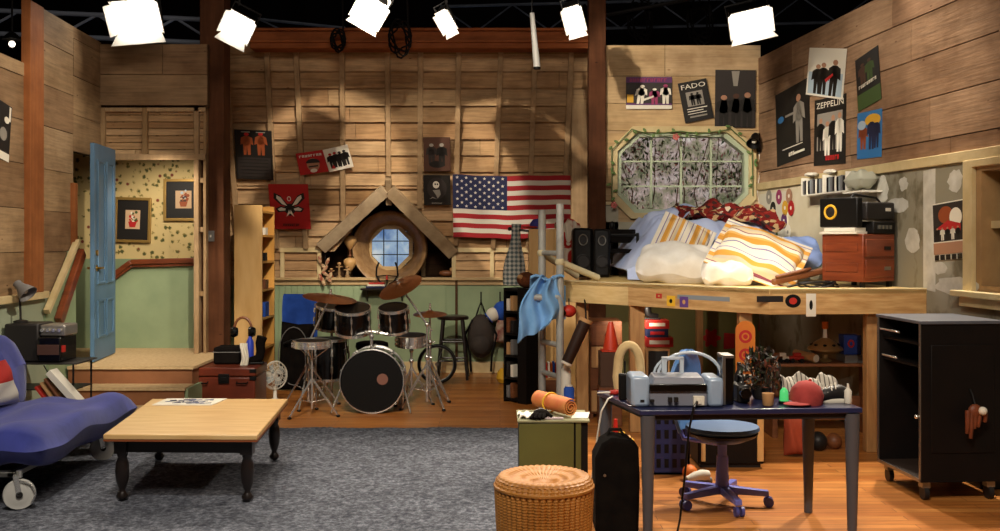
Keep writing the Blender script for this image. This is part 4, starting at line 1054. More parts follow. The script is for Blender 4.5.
# ================================================================ bookcase seen from its side
t = thing('bookcase', 'tall yellow wooden bookcase seen side on next to the left post', 'bookcase', (-2.77, 11.2, 0))
bx0, bx1, by0, by1, bzz = -2.925, X(262, 11), 11.0, 11.62, Z(205, 11)
m = wm(t); m.box(bx0, bx1, by0, by0 + .03, 0, bzz); part('side_panel', m, M_LWOOD, t, bevel=.003)
m = wm(t); m.box(bx0, bx1, by1 - .03, by1, 0, bzz); part('side_panel', m, M_YWOOD, t, bevel=.003)
m = wm(t); m.box(bx0, bx0 + .015, by0 + .03, by1 - .03, 0, bzz); part('back_panel', m, M_YWOOD, t)
for py in (212, 236, 262, 290, 318, 348, 373):
    z = Z(py, 11.2); m = wm(t); m.box(bx0 + .015, bx1, by0 + .03, by1 - .03, z - .012, z + .012); part('shelf', m, M_YWOOD, t)
bc = [(262, .09, .05, M_BLK, 'small dark box on the upper shelf of the tall yellow bookcase'), (290, .10, .08, M_BRWN, 'brown box on the middle shelf of the tall yellow bookcase'), (318, .16, .09, M_BLUE, 'blue box on the shelf beside the jacket in the tall yellow bookcase'), (236, .08, .06, M_WHITE, 'white box high in the tall yellow bookcase')]
for py, h_, wd, mm, lb in bc:
    z = Z(py, 11.2) + .0135; m = MB(); m.box(bx1 - .17, bx1 - .01, 11.2, 11.2 + wd * 2, z, z + h_); m.box(bx1 - .172, bx1 - .008, 11.198, 11.202 + wd * 2, z + h_ * .7, z + h_ * .72)
    S('box', m, mm, lb, 'box', group='boxes in the yellow bookcase', bevel=.006)

# ================================================================ fan
t = thing('electric_fan', 'small white electric fan on the floor right of the red chest', 'fan', (X(275, 9.95), 9.98, 0))
c = Vector((X(275, 9.98), 9.98, .27)); ax = Vector((.75, -.65, .05)).normalized(); MF = Matrix.Translation(c) @ ax.to_track_quat('Z', 'Y').to_matrix().to_4x4()
m = wm(t); m.lathe([(.09, 0), (.10, .012), (.04, .03), (.018, .05), (.016, .16)], 22, Matrix.Translation((c.x, c.y, 0))); part('base', m, M_WHITE, t, 50)
m = wm(t)
for k in range(20):
    a = k * PI / 10
    m.tube([MF @ Vector((r * math.cos(a), r * math.sin(a), z)) for r, z in ((.02, .055), (.09, .05), (.135, .02), (.14, -.01), (.12, -.04), (.03, -.06))], .0022, 4)
for r, z in ((.14, 0), (.135, .02), (.09, .05), (.05, .055), (.12, -.04)): m.tube([MF @ Vector((r * math.cos(a), r * math.sin(a), z)) for a in [i * PI / 16 for i in range(32)]], .003 if r < .14 else .006, 4, closed=True)
part('cage', m, M_WHITE, t)
m = wm(t)
for k in range(4):
    a = k * PI / 2; m.add([MF @ Vector(p) for p in ((.02 * math.cos(a), .02 * math.sin(a), -.01), (.115 * math.cos(a + .1), .115 * math.sin(a + .1), -.015), (.12 * math.cos(a + .7), .12 * math.sin(a + .7), .008), (.05 * math.cos(a + 1.1), .05 * math.sin(a + 1.1), .012), (.02 * math.cos(a), .02 * math.sin(a), -.006), (.115 * math.cos(a + .1), .115 * math.sin(a + .1), -.011), (.12 * math.cos(a + .7), .12 * math.sin(a + .7), .012), (.05 * math.cos(a + 1.1), .05 * math.sin(a + 1.1), .016))], [(0, 1, 2, 3), (7, 6, 5, 4), (0, 4, 5, 1), (1, 5, 6, 2), (2, 6, 7, 3), (3, 7, 4, 0)])
part('blades', m, mat('pale fan blade', '#a9b0ae', .4), t)
m = wm(t); m.lathe([(0, -.13), (.035, -.125), (.045, -.06), (.03, -.02), (.022, .0), (.02, .02), (0, .02)], 18, MF); part('motor', m, M_WHITE, t, 50)

# ================================================================ black padded gig bag, chair with blue jacket
t = thing('instrument_bag', 'black padded bag standing on the floor between fan and drums', 'bag', (X(296, 10.8), 10.8, 0))
c = t.location
m = wm(t); m.cushion(c + Vector((0, 0, .36)), .36, .74, .26, (PI / 2, R(4), 0), 16, pw=5); part('body', m, M_BLKC, t, 70)
m = wm(t); m.tube([c + Vector(p) for p in ((-.08, -.12, .5), (-.09, -.19, .52), (0, -.21, .56), (.09, -.19, .52), (.08, -.12, .5))], .012, 8); part('handle', m, M_BLK, t)
m = wm(t); m.tube([c + Vector((.165 * math.cos(a), -.118, .38 + .31 * math.sin(a))) for a in [i * PI / 12 for i in range(24)]], .005, 5, closed=True); part('zip', m, M_GREY, t)
t = thing('wooden_chair', 'dark chair standing behind the drums with a blue jacket over it', 'chair', (X(302, 11.3), 11.4, 0))
c = t.location; cx = c.x
for sx in (-.17, .17):
    for sy in (-.17, .17):
        m = wm(t); m.cyl((cx + sx, 11.4 + sy, 0), (cx + sx, 11.4 + sy, .98 if sy < 0 else .44), .018, seg=8); part('leg', m, M_DKLEG, t)
m = wm(t); m.box(cx - .2, cx + .2, 11.2, 11.6, .44, .47); part('seat', m, M_DKLEG, t, bevel=.008)
m = wm(t); m.box(cx - .19, cx + .19, 11.21, 11.24, .84, .98).box(cx - .19, cx + .19, 11.21, 11.24, .66, .72); part('backrest', m, M_DKLEG, t, bevel=.006)
def drape_fn(cx, cy, ztop, w, hf, hb, thick=.03, amp=.018, k=16, rag=.05):
    """cloth hung over a rail: front length hf, back length hb"""
    L = hf + hb + thick * 2
    def f(u, v):
        s_ = v * L; x = cx + (u - .5) * w * (1 + .08 * math.sin(v * 5)); wv = amp * math.sin(u * k + v * 3)
        if s_ < hf: return (x, cy - thick - wv * (1 - s_ / hf) - .01, ztop - hf + s_ + rag * math.sin(u * 5) * (1 - s_ / hf))
        if s_ > hf + thick * 2: return (x, cy + thick + wv * .5, ztop - (s_ - hf - thick * 2))
        a = (s_ - hf) / (thick * 2) * PI; return (x, cy - thick * math.cos(a), ztop + thick * .7 * math.sin(a))
    return f
m = MB(); m.sheet(drape_fn(cx, 11.225, .995, .37, .50, .35), 30, 26, t=.008)
S('jacket', m, M_BLUE, 'bright blue jacket draped over the dark chair behind the drums', 'jacket', smooth=70)

# ================================================================ drum kit
HOOP = .012
def drum(t, c, r, depth, ax, lugs=8, head=None, shell=None, headname='drum_head', front=True):
    ax = Vector(ax).normalized(); M_ = Matrix.Translation(c) @ ax.to_track_quat('Z', 'Y').to_matrix().to_4x4()
    m = wm(t); m.lathe([(r * .975, -depth / 2), (r, -depth / 2), (r, depth / 2), (r * .975, depth / 2)], 40, M_); part('shell', m, shell or M_BLKG, t, 50)
    for s_ in (-1, 1):
        m = wm(t); m.lathe([(r * .96, s_ * depth / 2), (r * .96, s_ * (depth / 2 + .002)), (0, s_ * (depth / 2 + .003))], 40, M_, cap=False); part('drum_head', m, head or mat('black drum skin', '#0c0a09', .45, spec=.3), t, 50)
        z = s_ * (depth / 2 - .008)
        m = wm(t); m.lathe([(r * 1.0, z - .014), (r * 1.03, z - .012), (r * 1.03, z + .014), (r * .985, z + .016), (r * .985, z + .010)], 40, M_, cap=False); part('hoop', m, M_CHROME, t, 50)
    for i in range(lugs):
        m = wm(t); a = 2 * PI * (i + .5) / lugs; d = Vector((math.cos(a), math.sin(a), 0))
        for s_ in (-1, 1): m.cyl(M_ @ (d * (r + .012) + Vector((0, 0, s_ * depth * .12))), M_ @ (d * (r + .012) + Vector((0, 0, s_ * depth * .30))), .011, seg=8)
        m.cyl(M_ @ (d * (r + .016) - Vector((0, 0, depth * .5))), M_ @ (d * (r + .016) + Vector((0, 0, depth * .5))), .0035, seg=6)
        part('lug', m, M_CHROME, t)
    return M_
BC = P(371, 381, 9.30); BR = .292
t = thing('bass_drum', 'big black bass drum lying on its side at the front of the kit', 'drum', (BC.x, 9.5, 0))
BCc = Vector((BC.x, 9.50, BR + .012)); MBD = drum(t, BCc, BR, .38, (-.03, 1, 0), 10, mat('matte black bass skin', '#060504', .6, spec=.2))
m = wm(t); bb = MBD @ Vector((0, 0, -.197)); m.lathe([(0, -.197), (.052, -.197), (.052, -.199), (0, -.199)], 24, MBD @ Matrix.Translation((-.10 if True else 0, .02, 0)))
m.T = wm(t).T
part('drum_badge', m, mat('brown badge', '#7d5446', .5), t)
for sx in (-1, 1):
    m = wm(t); m.tube([BCc + Vector((sx * .29, -.08, -.06)), BCc + Vector((sx * .34, -.16, -.2)), Vector((BCc.x + sx * .37, BCc.y - .22, .012))], .009, 8); part('spur', m, M_CHROME, t)
m = wm(t); m.cyl(BCc + Vector((-.02, 0, .29)), BCc + Vector((-.02, 0, .46)), .014); m.tube([BCc + Vector((-.16, -.0, .42)), BCc + Vector((-.02, 0, .45)), BCc + Vector((.13, -.0, .42))], .011, 8)
m.ball(BCc + Vector((-.07, -.01, .44)), .022).ball(BCc + Vector((.04, -.01, .44)), .022).ball(BCc + Vector((-.02, 0, .40)), .024); part('tom_mount', m, M_CHROME, t)
T1 = P(353, 320, 9.62); T2 = P(394, 319, 9.62)
t = thing('tom_drum', 'larger left one of the two black tom drums above the bass drum', 'drum', (T1.x, T1.y, T1.z - .15)); drum(t, T1, .170, .245, (.02, -.30, 1), 6)
t = thing('tom_drum', 'smaller right one of the two black tom drums above the bass drum', 'drum', (T2.x, T2.y, T2.z - .14)); drum(t, T2, .140, .235, (-.04, -.30, 1), 6)
FT = Vector((X(327, 10.0), 10.0, 0))
t = thing('floor_tom', 'black floor tom on chrome legs left of the bass drum', 'drum', FT); drum(t, FT + Vector((0, 0, .43)), .20, .40, (0, 0, 1), 8)
for a in (.4, 2.4, 4.4):
    m = wm(t); p = FT + Vector((.225 * math.cos(a), .225 * math.sin(a), 0)); m.tube([p + Vector((0, 0, .5)), p + Vector((0, 0, .05)), p + Vector((.02 * math.cos(a), .02 * math.sin(a), .01))], .007, 6); part('leg', m, M_CHROME, t)
RT = Vector((X(330, 10.35), 10.45, 0))
t = thing('tom_stand_drum', 'tall black drum behind the left tom near the blue jacket', 'drum', RT); drum(t, RT + Vector((0, 0, .82)), .17, .24, (.1, -.2, 1), 6)
m = wm(t); m.cyl(RT + Vector((0, 0, .02)), RT + Vector((0, 0, .70)), .014); part('stand_pole', m, M_CHROME, t)
for a in (0, 2.1, 4.2):
    m = wm(t); m.cyl(RT + Vector((0, 0, .25)), RT + Vector((.2 * math.cos(a), .2 * math.sin(a), .01)), .008); part('leg', m, M_CHROME, t)
t.name = 'rack_tom'

def tripod(t, c, z0, spread, angs, r=.009, mmat=None):
    for a in angs:
        m = wm(t); p0 = Vector((c.x, c.y, z0)); p1 = Vector((c.x + spread * math.cos(a), c.y + spread * math.sin(a), .012))
        m.beam(p0, p1, .012, .016).cyl(Vector((c.x, c.y, z0 * .35)), p0.lerp(p1, .55), .005, seg=6)
        l = part('leg', m, mmat or M_CHROME, t)
        m = wm(t); m.ball(p1, (.02, .02, .012)); part('rubber_foot', m, M_BLK, l)
def cym_prof(r): return [(0, .032), (.02, .030), (.045, .012), (r * .55, .004), (r, -.014), (r, -.017), (r * .55, .001), (.045, .009), (.02, .027), (0, .029)]
def cymbal(label, px, py, d, r, tilt, stand_px, stand_d, pole_z, boom=True, group=None):
    c = P(px, py, d); n = Vector(tilt).normalized()
    t = thing('cymbal', label, 'cymbal', c)
    m = wm(t); MC = Matrix.Translation(c) @ n.to_track_quat('Z', 'Y').to_matrix().to_4x4(); m.lathe(cym_prof(r), 48, MC)
    part('cymbal_plate', m, M_CYM, t, 60)
    m = wm(t); m.cyl(c + n * .03, c + n * .065, .008).ball(c + n * .066, .014).cyl(c + n * .03, c + n * .04, .02); part('wing_nut', m, M_CHROME, t)
    return c, n
def cstand(label, base, topz, end=None, spread=.30, angs=(.3, 2.4, 4.5), boomr=.010):
    t = thing('cymbal_stand', label, 'stand', base)
    m = wm(t); m.cyl(base + Vector((0, 0, .05)), base + Vector((0, 0, topz * .6)), .014).cyl(base + Vector((0, 0, topz * .6)), base + Vector((0, 0, topz)), .010); part('pole', m, M_CHROME, t)
    if end is not None: m = wm(t); m.ball(base + Vector((0, 0, topz)), .024); part('tilter', m, M_CHROME, t)
    m = wm(t); m.ball(base + Vector((0, 0, topz * .6)), (.024, .024, .03)).cyl(base + Vector((-.02, 0, topz * .6)), base + Vector((.05, 0, topz * .6)), .007); part('boom_clamp', m, M_CHROME, t)
    if end is not None:
        m = wm(t); a = base + Vector((0, 0, topz)); e = Vector(end); m.cyl(a - (e - a) * .18, e, boomr); part('boom_arm', m, M_CHROME, t)
    tripod(t, base, .42, spread, angs)
    return t
c, n = cymbal('wide brown cymbal tilted to the right over the left side of the drums', 330, 297, 9.7, .262, (.14, -.10, 1), 0, 0, 0)
cstand('chrome boom stand carrying the left cymbal, rising behind the bass drum', Vector((X(312, 9.9), 9.72, 0)), .62, c - n * .01, .30, (2.6, 4.6, .4))
c2, n2 = cymbal('brown cymbal tipped up steeply over the right side of the drums', 400, 286, 9.7, .222, (-.42, -.42, 1), 0, 0, 0)
cstand('chrome boom stand with long angled arm holding the right tipped cymbal', Vector((X(427, 9.7), 9.72, 0)), .80, c2 - n2 * .01, .32, (5.3, 3.9, .9))
c3, n3 = cymbal('small flat high cymbal near the stool', 430, 313, 10.1, .17, (0, -.12, 1), 0, 0, 0)
m_ = cstand('slim chrome stand under the small flat cymbal near the stool', Vector((c3.x, c3.y, 0)), c3.z + .10, None, .26, (5.6, 3.4, 1.3))
# snare on its stand, left front
t = thing('snare_drum', 'shallow chrome snare drum on a tripod left of the bass drum', 'drum', (X(312, 9.25), 9.25, 0))
c = Vector((X(312, 9.25), 9.25, .66)); drum(t, c, .17, .055, (0, -.03, 1), 8, None, M_CHROME)
m = wm(t); m.cyl(c - Vector((0, 0, .6)), c - Vector((0, 0, .05)), .012); part('stand_pole', m, M_CHROME, t)
m = wm(t)
for a in (.5, 2.6, 4.7): m.tube([c - Vector((0, 0, .15)), c + Vector((.15 * math.cos(a), .15 * math.sin(a), -.05)), c + Vector((.185 * math.cos(a), .185 * math.sin(a), .02))], .006, 6)
part('basket', m, M_CHROME, t)
tripod(t, c, .34, .28, (4.1, 5.9, 1.6))
# second small drum on the right with chrome hardware
t = thing('side_snare', 'second snare on a chrome stand tucked right of the bass drum', 'drum', (X(411, 9.9), 9.95, 0))
c = Vector((X(411, 9.9), 9.95, .62)); drum(t, c, .15, .10, (0, -.1, 1), 8, None, M_CHROME)
m = wm(t); m.cyl(c - Vector((0, 0, .55)), c - Vector((0, 0, .05)), .012).ball(c - Vector((0, 0, .2)), .025).ball(c - Vector((.0, 0, .1)), .022); part('stand_pole', m, M_CHROME, t)
tripod(t, c, .36, .27, (4.2, 5.7, 1.9))
t.name = 'snare_drum'
# drum pedal
t = thing('kick_pedal', 'small chrome pedal on the floor right behind the bass drum', 'pedal', (X(398, 9.9), 9.9, 0))
m = wm(t); m.hexa([(X(394, 9.9), 9.82, .0), (X(402, 9.9), 9.82, .0), (X(402, 9.9), 10.05, .0), (X(394, 9.9), 10.05, .0), (X(394, 9.9), 9.82, .10), (X(402, 9.9), 9.82, .10), (X(402, 9.9), 10.05, .02), (X(394, 9.9), 10.05, .02)]); part('footboard', m, M_STEEL, t)
m = wm(t); m.tube([(X(394, 9.9) - .02, 9.8, .01), (X(394, 9.9) - .02, 9.8, .2), (X(402, 9.9) + .02, 9.8, .2), (X(402, 9.9) + .02, 9.8, .01)], .008, 6); part('frame', m, M_CHROME, t)
# drum throne behind
t = thing('drum_throne', 'round black drum seat half hidden behind the toms', 'stool', (X(372, 10.6), 10.6, 0))
c = t.location; m = wm(t); m.lathe([(0, .46), (.16, .46), (.175, .49), (.17, .53), (.13, .545), (0, .55)], 28, Matrix.Translation(c)); part('seat', m, M_BLKC, t, 60)
m = wm(t); m.cyl(c + Vector((0, 0, .05)), c + Vector((0, 0, .46)), .016); part('pole', m, M_CHROME, t)
tripod(t, c, .3, .24, (.6, 2.7, 4.8))

# ================================================================ stool, wheel, backpacks on the wainscot
t = thing('bar_stool', 'dark wooden stool with a round seat near the green wall', 'stool', (X(453, 11.75), 11.72, 0))
c = t.location
m = wm(t); m.lathe([(0, .69), (.175, .69), (.185, .70), (.185, .725), (.17, .735), (0, .728)], 28, Matrix.Translation(c)); part('seat', m, M_DKLEG, t, 50)
for sx in (-1, 1):
    for sy in (-1, 1):
        m = wm(t); m.cyl(c + Vector((sx * .11, sy * .11, .70)), c + Vector((sx * .175, sy * .175, 0)), .019, .016, seg=10); part('leg', m, M_DKLEG, t)
for h, k in ((.22, .155), (.44, .132)):
    for a, b in (((-k, -k), (k, -k)), ((-k, k), (k, k)), ((-k, -k), (-k, k)), ((k, -k), (k, k))):
        m = wm(t); m.cyl(c + Vector((a[0], a[1], h)), c + Vector((b[0], b[1], h)), .011, seg=8); part('rung', m, M_DKLEG, t)
t = thing('bicycle_wheel', 'black tyred wheel standing behind the right hand drum stands', 'wheel', (X(437, 11.2), 11.25, 0))
c = Vector((X(437, 11.25), 11.25, .225)); t_ = []
m = wm(t); m.tube([c + Vector((.205 * math.cos(a), .03 * math.sin(a), .205 * math.sin(a))) for a in [i * PI / 20 for i in range(40)]], .018, 8, closed=True); part('tyre', m, M_BLK, t, 60)
m = wm(t); m.tube([c + Vector((.185 * math.cos(a), .027 * math.sin(a), .185 * math.sin(a))) for a in [i * PI / 20 for i in range(40)]], .006, 6, closed=True); part('rim', m, M_STEEL, t, 60)
m = wm(t); m.cyl(c - Vector((0, .04, 0)), c + Vector((0, .04, 0)), .02)
for i in range(16):
    a = i * PI / 8; m.cyl(c + Vector((.015 * math.cos(a + .5), 0, .015 * math.sin(a + .5))), c + Vector((.185 * math.cos(a), .027 * math.sin(a), .185 * math.sin(a))), .0015, seg=4)
part('spokes', m, M_STEEL, t)
M_BAG = mat('charcoal nylon', '#2b2420', .8, col2='#372e28', vs=7, bump=.3, bs=30)
t = thing('backpack', 'charcoal backpack hanging by its loop on the green wainscot', 'backpack', (X(481, 12.05), 12.04, Z(366, 12.05)))
c = P(481, 336, 12.04)
m = wm(t); m.ball(c + Vector((0, .0, -.0)), (.165, .115, .265), 22, 14); part('body', m, M_BAG, t, 70)
m = wm(t); m.ball(c + Vector((0, -.07, -.09)), (.125, .07, .13), 18, 10); part('front_pocket', m, M_BAG, t, 70)
m = wm(t); m.tube([c + Vector(p) for p in ((-.06, 0, .24), (-.03, 0, .33), (0, .06, .42), (.03, 0, .33), (.06, 0, .24))], .010, 6); part('top_loop', m, M_BLK, t)
for sx in (-1, 1):
    m = wm(t); m.tube([c + Vector((sx * .10, -.04, .2)), c + Vector((sx * .19, -.07, .02)), c + Vector((sx * .13, -.08, -.22)), c + Vector((sx * .12, -.05, -.42))], .014, 6); part('strap', m, M_BLK, t)
for nm, px in (('hook', 481), ('hook', 500)):
    m = MB(); p = P(px, 300, 12.18); m.box(p.x - .008, p.x + .008, 12.165, 12.186, p.z - .06, p.z + .10); m.tube([(p.x, 12.16, p.z - .02), (p.x, 12.11, p.z - .03), (p.x, 12.10, p.z + .02)], .007, 6)
    S('wall_hook', m, M_BLK, 'dark wall hook above the backpack' if px == 481 else 'dark wall hook above the blue cap', 'hook', group='wall hooks on the wainscot')
t = thing('baseball_hat', 'blue cap with white front hanging by the black tower shelf', 'cap', P(502, 320, 12.02))
c = P(502, 311, 12.02); m = wm(t); m.ball(c, (.11, .09, .12), 16, 10); part('crown', m, M_BLUE, t, 70)
m = wm(t); m.ball(c + Vector((-.11, -.03, -.04)), (.085, .07, .085), 14, 8); part('front_panel', m, M_WHITE, t, 70)
m = wm(t); m.ball(c + Vector((-.16, -.03, -.08)), (.08, .07, .012), 14, 6, (0, R(50), 0)); part('brim', m, M_BLUE, t, 70)
t = thing('tote_bag', 'white and reddish shoulder bag hanging below the blue cap', 'bag', P(505, 350, 12.0))
c = P(504, 331, 12.02); m = wm(t); m.cushion(c, .22, .30, .12, (PI / 2, R(10), 0), 12, pw=3); part('body', m, mat('printed canvas', '#b8a894', .9, col2='#7d3a34', vs=9), t, 70)
m = wm(t); m.tube([c + Vector(p) for p in ((-.09, 0, .12), (-.05, 0, .3), (.0, .05, .36), (.05, 0, .3), (.09, 0, .12))], .009, 6); part('strap', m, M_BLK, t)
m = MB(); c = Vector((X(505, 11.3), 11.3, 0)); m.lathe([(0, .003), (.07, .01), (.10, .06), (.085, .13), (.05, .17), (0, .18)], 20, Matrix.Translation(c)); m.lathe([(.0, .18), (.02, .18), (.025, .22), (0, .22)], 10, Matrix.Translation(c))
S('toy_ball', m, M_YEL, 'yellow rounded toy on the floor against the black tower shelf', 'toy')

# ================================================================ ledge of the gable recess and shelf below it
m = MB(); c = P(384, 289, 12.05); sh_ = thing('wall_shelf', 'narrow shelf with books under the round window', 'shelf', (c.x, 12.1, c.z))
m = wm(sh_); m.box(X(362, 12.1), X(405, 12.1), 11.96, 12.165, c.z - .012, c.z + .012); part('board', m, M_DKLEG, sh_, bevel=.003)
for px in (366, 401):
    m = wm(sh_); m.prism([(0, 0), (.16, .0), (0, -.14)], (X(px, 12.1), 12.165, c.z - .012), (0, -1, 0), (0, 0, 1), (1, 0, 0), .02); part('bracket', m, M_DKLEG, sh_)
z = c.z + .0125
for i, (mm, lb) in enumerate(((M_NAVY, 'navy book lowest in the flat pile on the narrow shelf'), (M_WHITE, 'white book in the middle of the flat pile on the narrow shelf'), (M_RED, 'red book topmost of the flat pile on the narrow shelf'))):
    m = MB(); m.box(X(366 + i * 1.5, 12.0), X(386 - i, 12.0), 11.98, 12.12, z, z + .022); m.box(X(367 + i * 1.5, 12.0), X(385.5 - i, 12.0), 11.976, 11.98, z + .004, z + .018)
    S('book', m, mm, lb, 'book', group='books on the narrow shelf', bevel=.002); z += .0225
t = thing('curved_rack', 'black curved wire rack standing before the round window', 'rack', P(387, 284, 12.1) + Vector((0, 0, 0)))
c = P(387, 273, 12.1); m = wm(t)
for sx in (-1, 1): m.tube([c + Vector((sx * x, 0, z)) for x, z in ((.02, -.14), (.08, -.11), (.13, -.03), (.125, .06), (.10, .13))], .011, 8)
part('prong', m, M_BLK, t)
m = wm(t); m.tube([c + Vector((-.12, 0, -.04)), c + Vector((0, -.01, -.03)), c + Vector((.12, 0, -.04))], .008, 6).cyl(c + Vector((0, 0, -.03)), c + Vector((0, 0, -.15)), .008).cbox(c + Vector((0, -.012, -.06)), (.03, .01, .06)); part('crossbar', m, M_BLK, t)
m = wm(t); m.cbox(c + Vector((0, -.02, -.055)), (.022, .012, .05)); part('tag', m, M_RED, t)
for k, (px, py, lb) in enumerate(((350, 242, 'pointed wooden maraca, upper one hanging left of the round window'), (350, 264, 'round wooden maraca, lower one hanging left of the round window'))):
    t = thing('maraca', lb, 'maraca', P(px, py, 12.3)); c = P(px, py, 12.3); m = wm(t)
    m.lathe([(0, -.10), (.03, -.075), (.06, -.03), (.08, .01), (.075, .05), (.04, .075), (0, .08)], 20, Matrix.Translation(c)); part('shell', m, mat('pale turned wood', '#c49a62', .4), t, 60)
    m = wm(t); m.cyl(c + Vector((0, 0, .08)), c + Vector((0, 0, .18)), .012).ball(c + Vector((0, 0, .10)), .022); part('handle', m, M_BRWN, t)
m = MB(); p0 = P(333, 283, 12.16); 
figs = [(331, 283, 268, 'carved wooden figurine leftmost on the ledge left of the round window'), (339, 283, 262, 'tall thin wooden bottle second from left on the wainscot ledge'), (347, 283, 266, 'slim wooden post ornament next to the round window surround')]
for k, (px, b, tp, lb) in enumerate(figs):
    c = Vector((X(px, 12.15), 12.165, KZ + .036)); h = Z(tp, 12.15) - c.z; t = thing('figurine', lb, 'figurine', c)
    m = wm(t); m.lathe([(.03, .0), (.03, .015), (.014, .03), (.018, h * .3), (.010, h * .5), (.016, h * .7), (.008, h * .8)], 14, Matrix.Translation(c)); part('body', m, M_STUD if k else M_BRWN, t, 60)
    m = wm(t); m.ball(c + Vector((0, 0, h * .88)), (.022, .022, h * .11)).cyl(c + Vector((-.04, 0, h * .66)), c + Vector((.04, 0, h * .7)), .007); part('head', m, M_TAN, t, 60)
t = thing('feather_mobile', 'bunch of cream and red feathers hanging left of the wooden figurines', 'ornament', P(324, 272, 12.1)); c = P(324, 272, 12.1); m = wm(t)
for k in range(9): m.ball(c + Vector((rnd.uniform(-.06, .08), rnd.uniform(-.02, .02), rnd.uniform(-.14, .16))), (.022, .012, .05), 8, 6, (0, rnd.uniform(-1, 1), 0))
part('feathers', m, mat('mottled feather', '#c9b58c', .8, col2='#8a3b2a', vs=20), t, 60)
m = wm(t); m.cyl(c + Vector((0, .02, -.1)), c + Vector((0.01, .04, .2)), .006); part('cord', m, M_BLK, t)
# shelf items inside the gable right
t = thing('wooden_duck', 'small brown carved duck on the ledge right of the round window', 'ornament', (X(446, 12.3), 12.3, 1.17)); c = t.location
m = wm(t); m.ball(c + Vector((0, 0, .04)), (.09, .04, .038)); part('body', m, M_BRWN, t, 60); m = wm(t); m.ball(c + Vector((.07, 0, .085)), .028).ball(c + Vector((.105, 0, .08)), (.02, .012, .007)); part('head', m, M_TAN, t, 60)

# ================================================================ CD tower, plush, plaid shirt
t = thing('tower_shelf', 'narrow black tower shelf with open bays beside the ladder', 'shelf', (X(517, 10), 10.1, 0)); a0 = P(504, 0, 10.0); H_ = Z(288, 10.0)
A = Vector((X(503.5, 10.05), 10.05, 0)); B = Vector((X(519, 9.9), 9.9, 0)); ux = (B - A).normalized(); wdt = (B - A).length; uy = Vector((-ux.y, ux.x, 0)); dp = .19
def tw(u, v, z): return A + ux * u + uy * v + Vector((0, 0, z))
def twbox(m, u0, u1, v0, v1, z0, z1): m.hexa([tw(u0, v0, z0), tw(u1, v0, z0), tw(u1, v1, z0), tw(u0, v1, z0), tw(u0, v0, z1), tw(u1, v0, z1), tw(u1, v1, z1), tw(u0, v1, z1)])
m = wm(t); twbox(m, 0, .02, 0, dp, 0, H_); part('side_panel', m, M_BLK, t)
m = wm(t); twbox(m, wdt - .02, wdt + .10, 0, dp, 0, H_); part('side_panel', m, M_BLK, t)
m = wm(t); twbox(m, .02, wdt - .02, dp - .015, dp, 0, H_); part('back_panel', m, M_BLK, t)
zs = [.03, .24, .46, .68, .90, H_ - .02]
for z in zs: m = wm(t); twbox(m, .02, wdt - .02, 0, dp - .015, z - .012, z + .012); part('shelf', m, M_BLK, t)
twn = [(M_GREY, 'grey'), (M_BRWN, 'brown'), (M_DGREY, 'dark grey'), (M_WHITE, 'white'), (M_TAN, 'tan')]
for k in range(5):
    for j in range(2):
        mm, cn = twn[(k * 2 + j) % 5]; h_ = .12 + .03 * ((k + j) % 2); m = MB(); twbox(m, .03 + j * .055, .07 + j * .055, .01, .15, zs[k] + .013, zs[k] + .013 + h_); twbox(m, .035 + j * .055, .065 + j * .055, .005, .01, zs[k] + .03, zs[k] + h_ * .8)
        S('storage_box', m, mm, ('%s narrow box on shelf %s of the black tower, %s side' % (cn, ['at the bottom', 'second up', 'in the middle', 'second down', 'at the top'][k], ['left', 'right'][j])).replace('shelf at', 'the shelf at').replace('shelf second', 'the shelf second').replace('shelf in', 'the shelf in'), 'box', group='boxes in the black tower', bevel=.003)
t = thing('plush_toy', 'brown furry plush toy sitting on top of the black tower shelf', 'plush toy', (X(526, 9.95), 10.0, H_)); c = Vector((X(526, 10), 9.98, H_ + .082))
m = wm(t); m.ball(c, (.095, .08, .08), 16, 10, lump=.08); part('body', m, M_BRF, t, 70); m = wm(t); m.ball(c + Vector((-.06, -.05, .03)), (.03, .03, .025)); part('muzzle', m, M_TAN, t, 60)
M_PLAID = NT('grey plaid flannel').set(.9, 0, .1)
co = M_PLAID.coords((1, 1, 1)); w1 = M_PLAID.n('ShaderNodeTexWave', wave_type='BANDS', bands_direction='X'); w2_ = M_PLAID.n('ShaderNodeTexWave', wave_type='BANDS', bands_direction='Z')
for x in (w1, w2_): M_PLAID.l(co, x.inputs[0]); x.inputs['Scale'].default_value = 7
k = M_PLAID.math('ADD', w1.outputs['Fac'], w2_.outputs['Fac']); M_PLAID.base(M_PLAID.ramp(M_PLAID.math('MULTIPLY', k, .5), [(.2, '#cfccbf'), (.5, '#99a09c'), (.8, '#5c6869')]))
m = MB(); c0 = Vector((X(515, 10.36), 10.36, 0)); zt, zb = Z(224, 10.36), Z(285, 10.36)
def shirt(u, v):
    hw = .05 + .055 * (1 - v) + .02 * math.sin(v * 6); a = u * 2 * PI
    return (c0.x + .03 * (v - .5) + hw * math.cos(a) + .012 * math.sin(3 * a), c0.y + .05 * math.sin(a) * (1 + .4 * math.sin(5 * a)), zb + (zt - zb) * v)
m.sheet(shirt, 36, 14, t=.005); S('plaid_shirt', m, M_PLAID.m, 'grey plaid shirt hanging between the flag and the light cupboard', 'shirt', smooth=70)

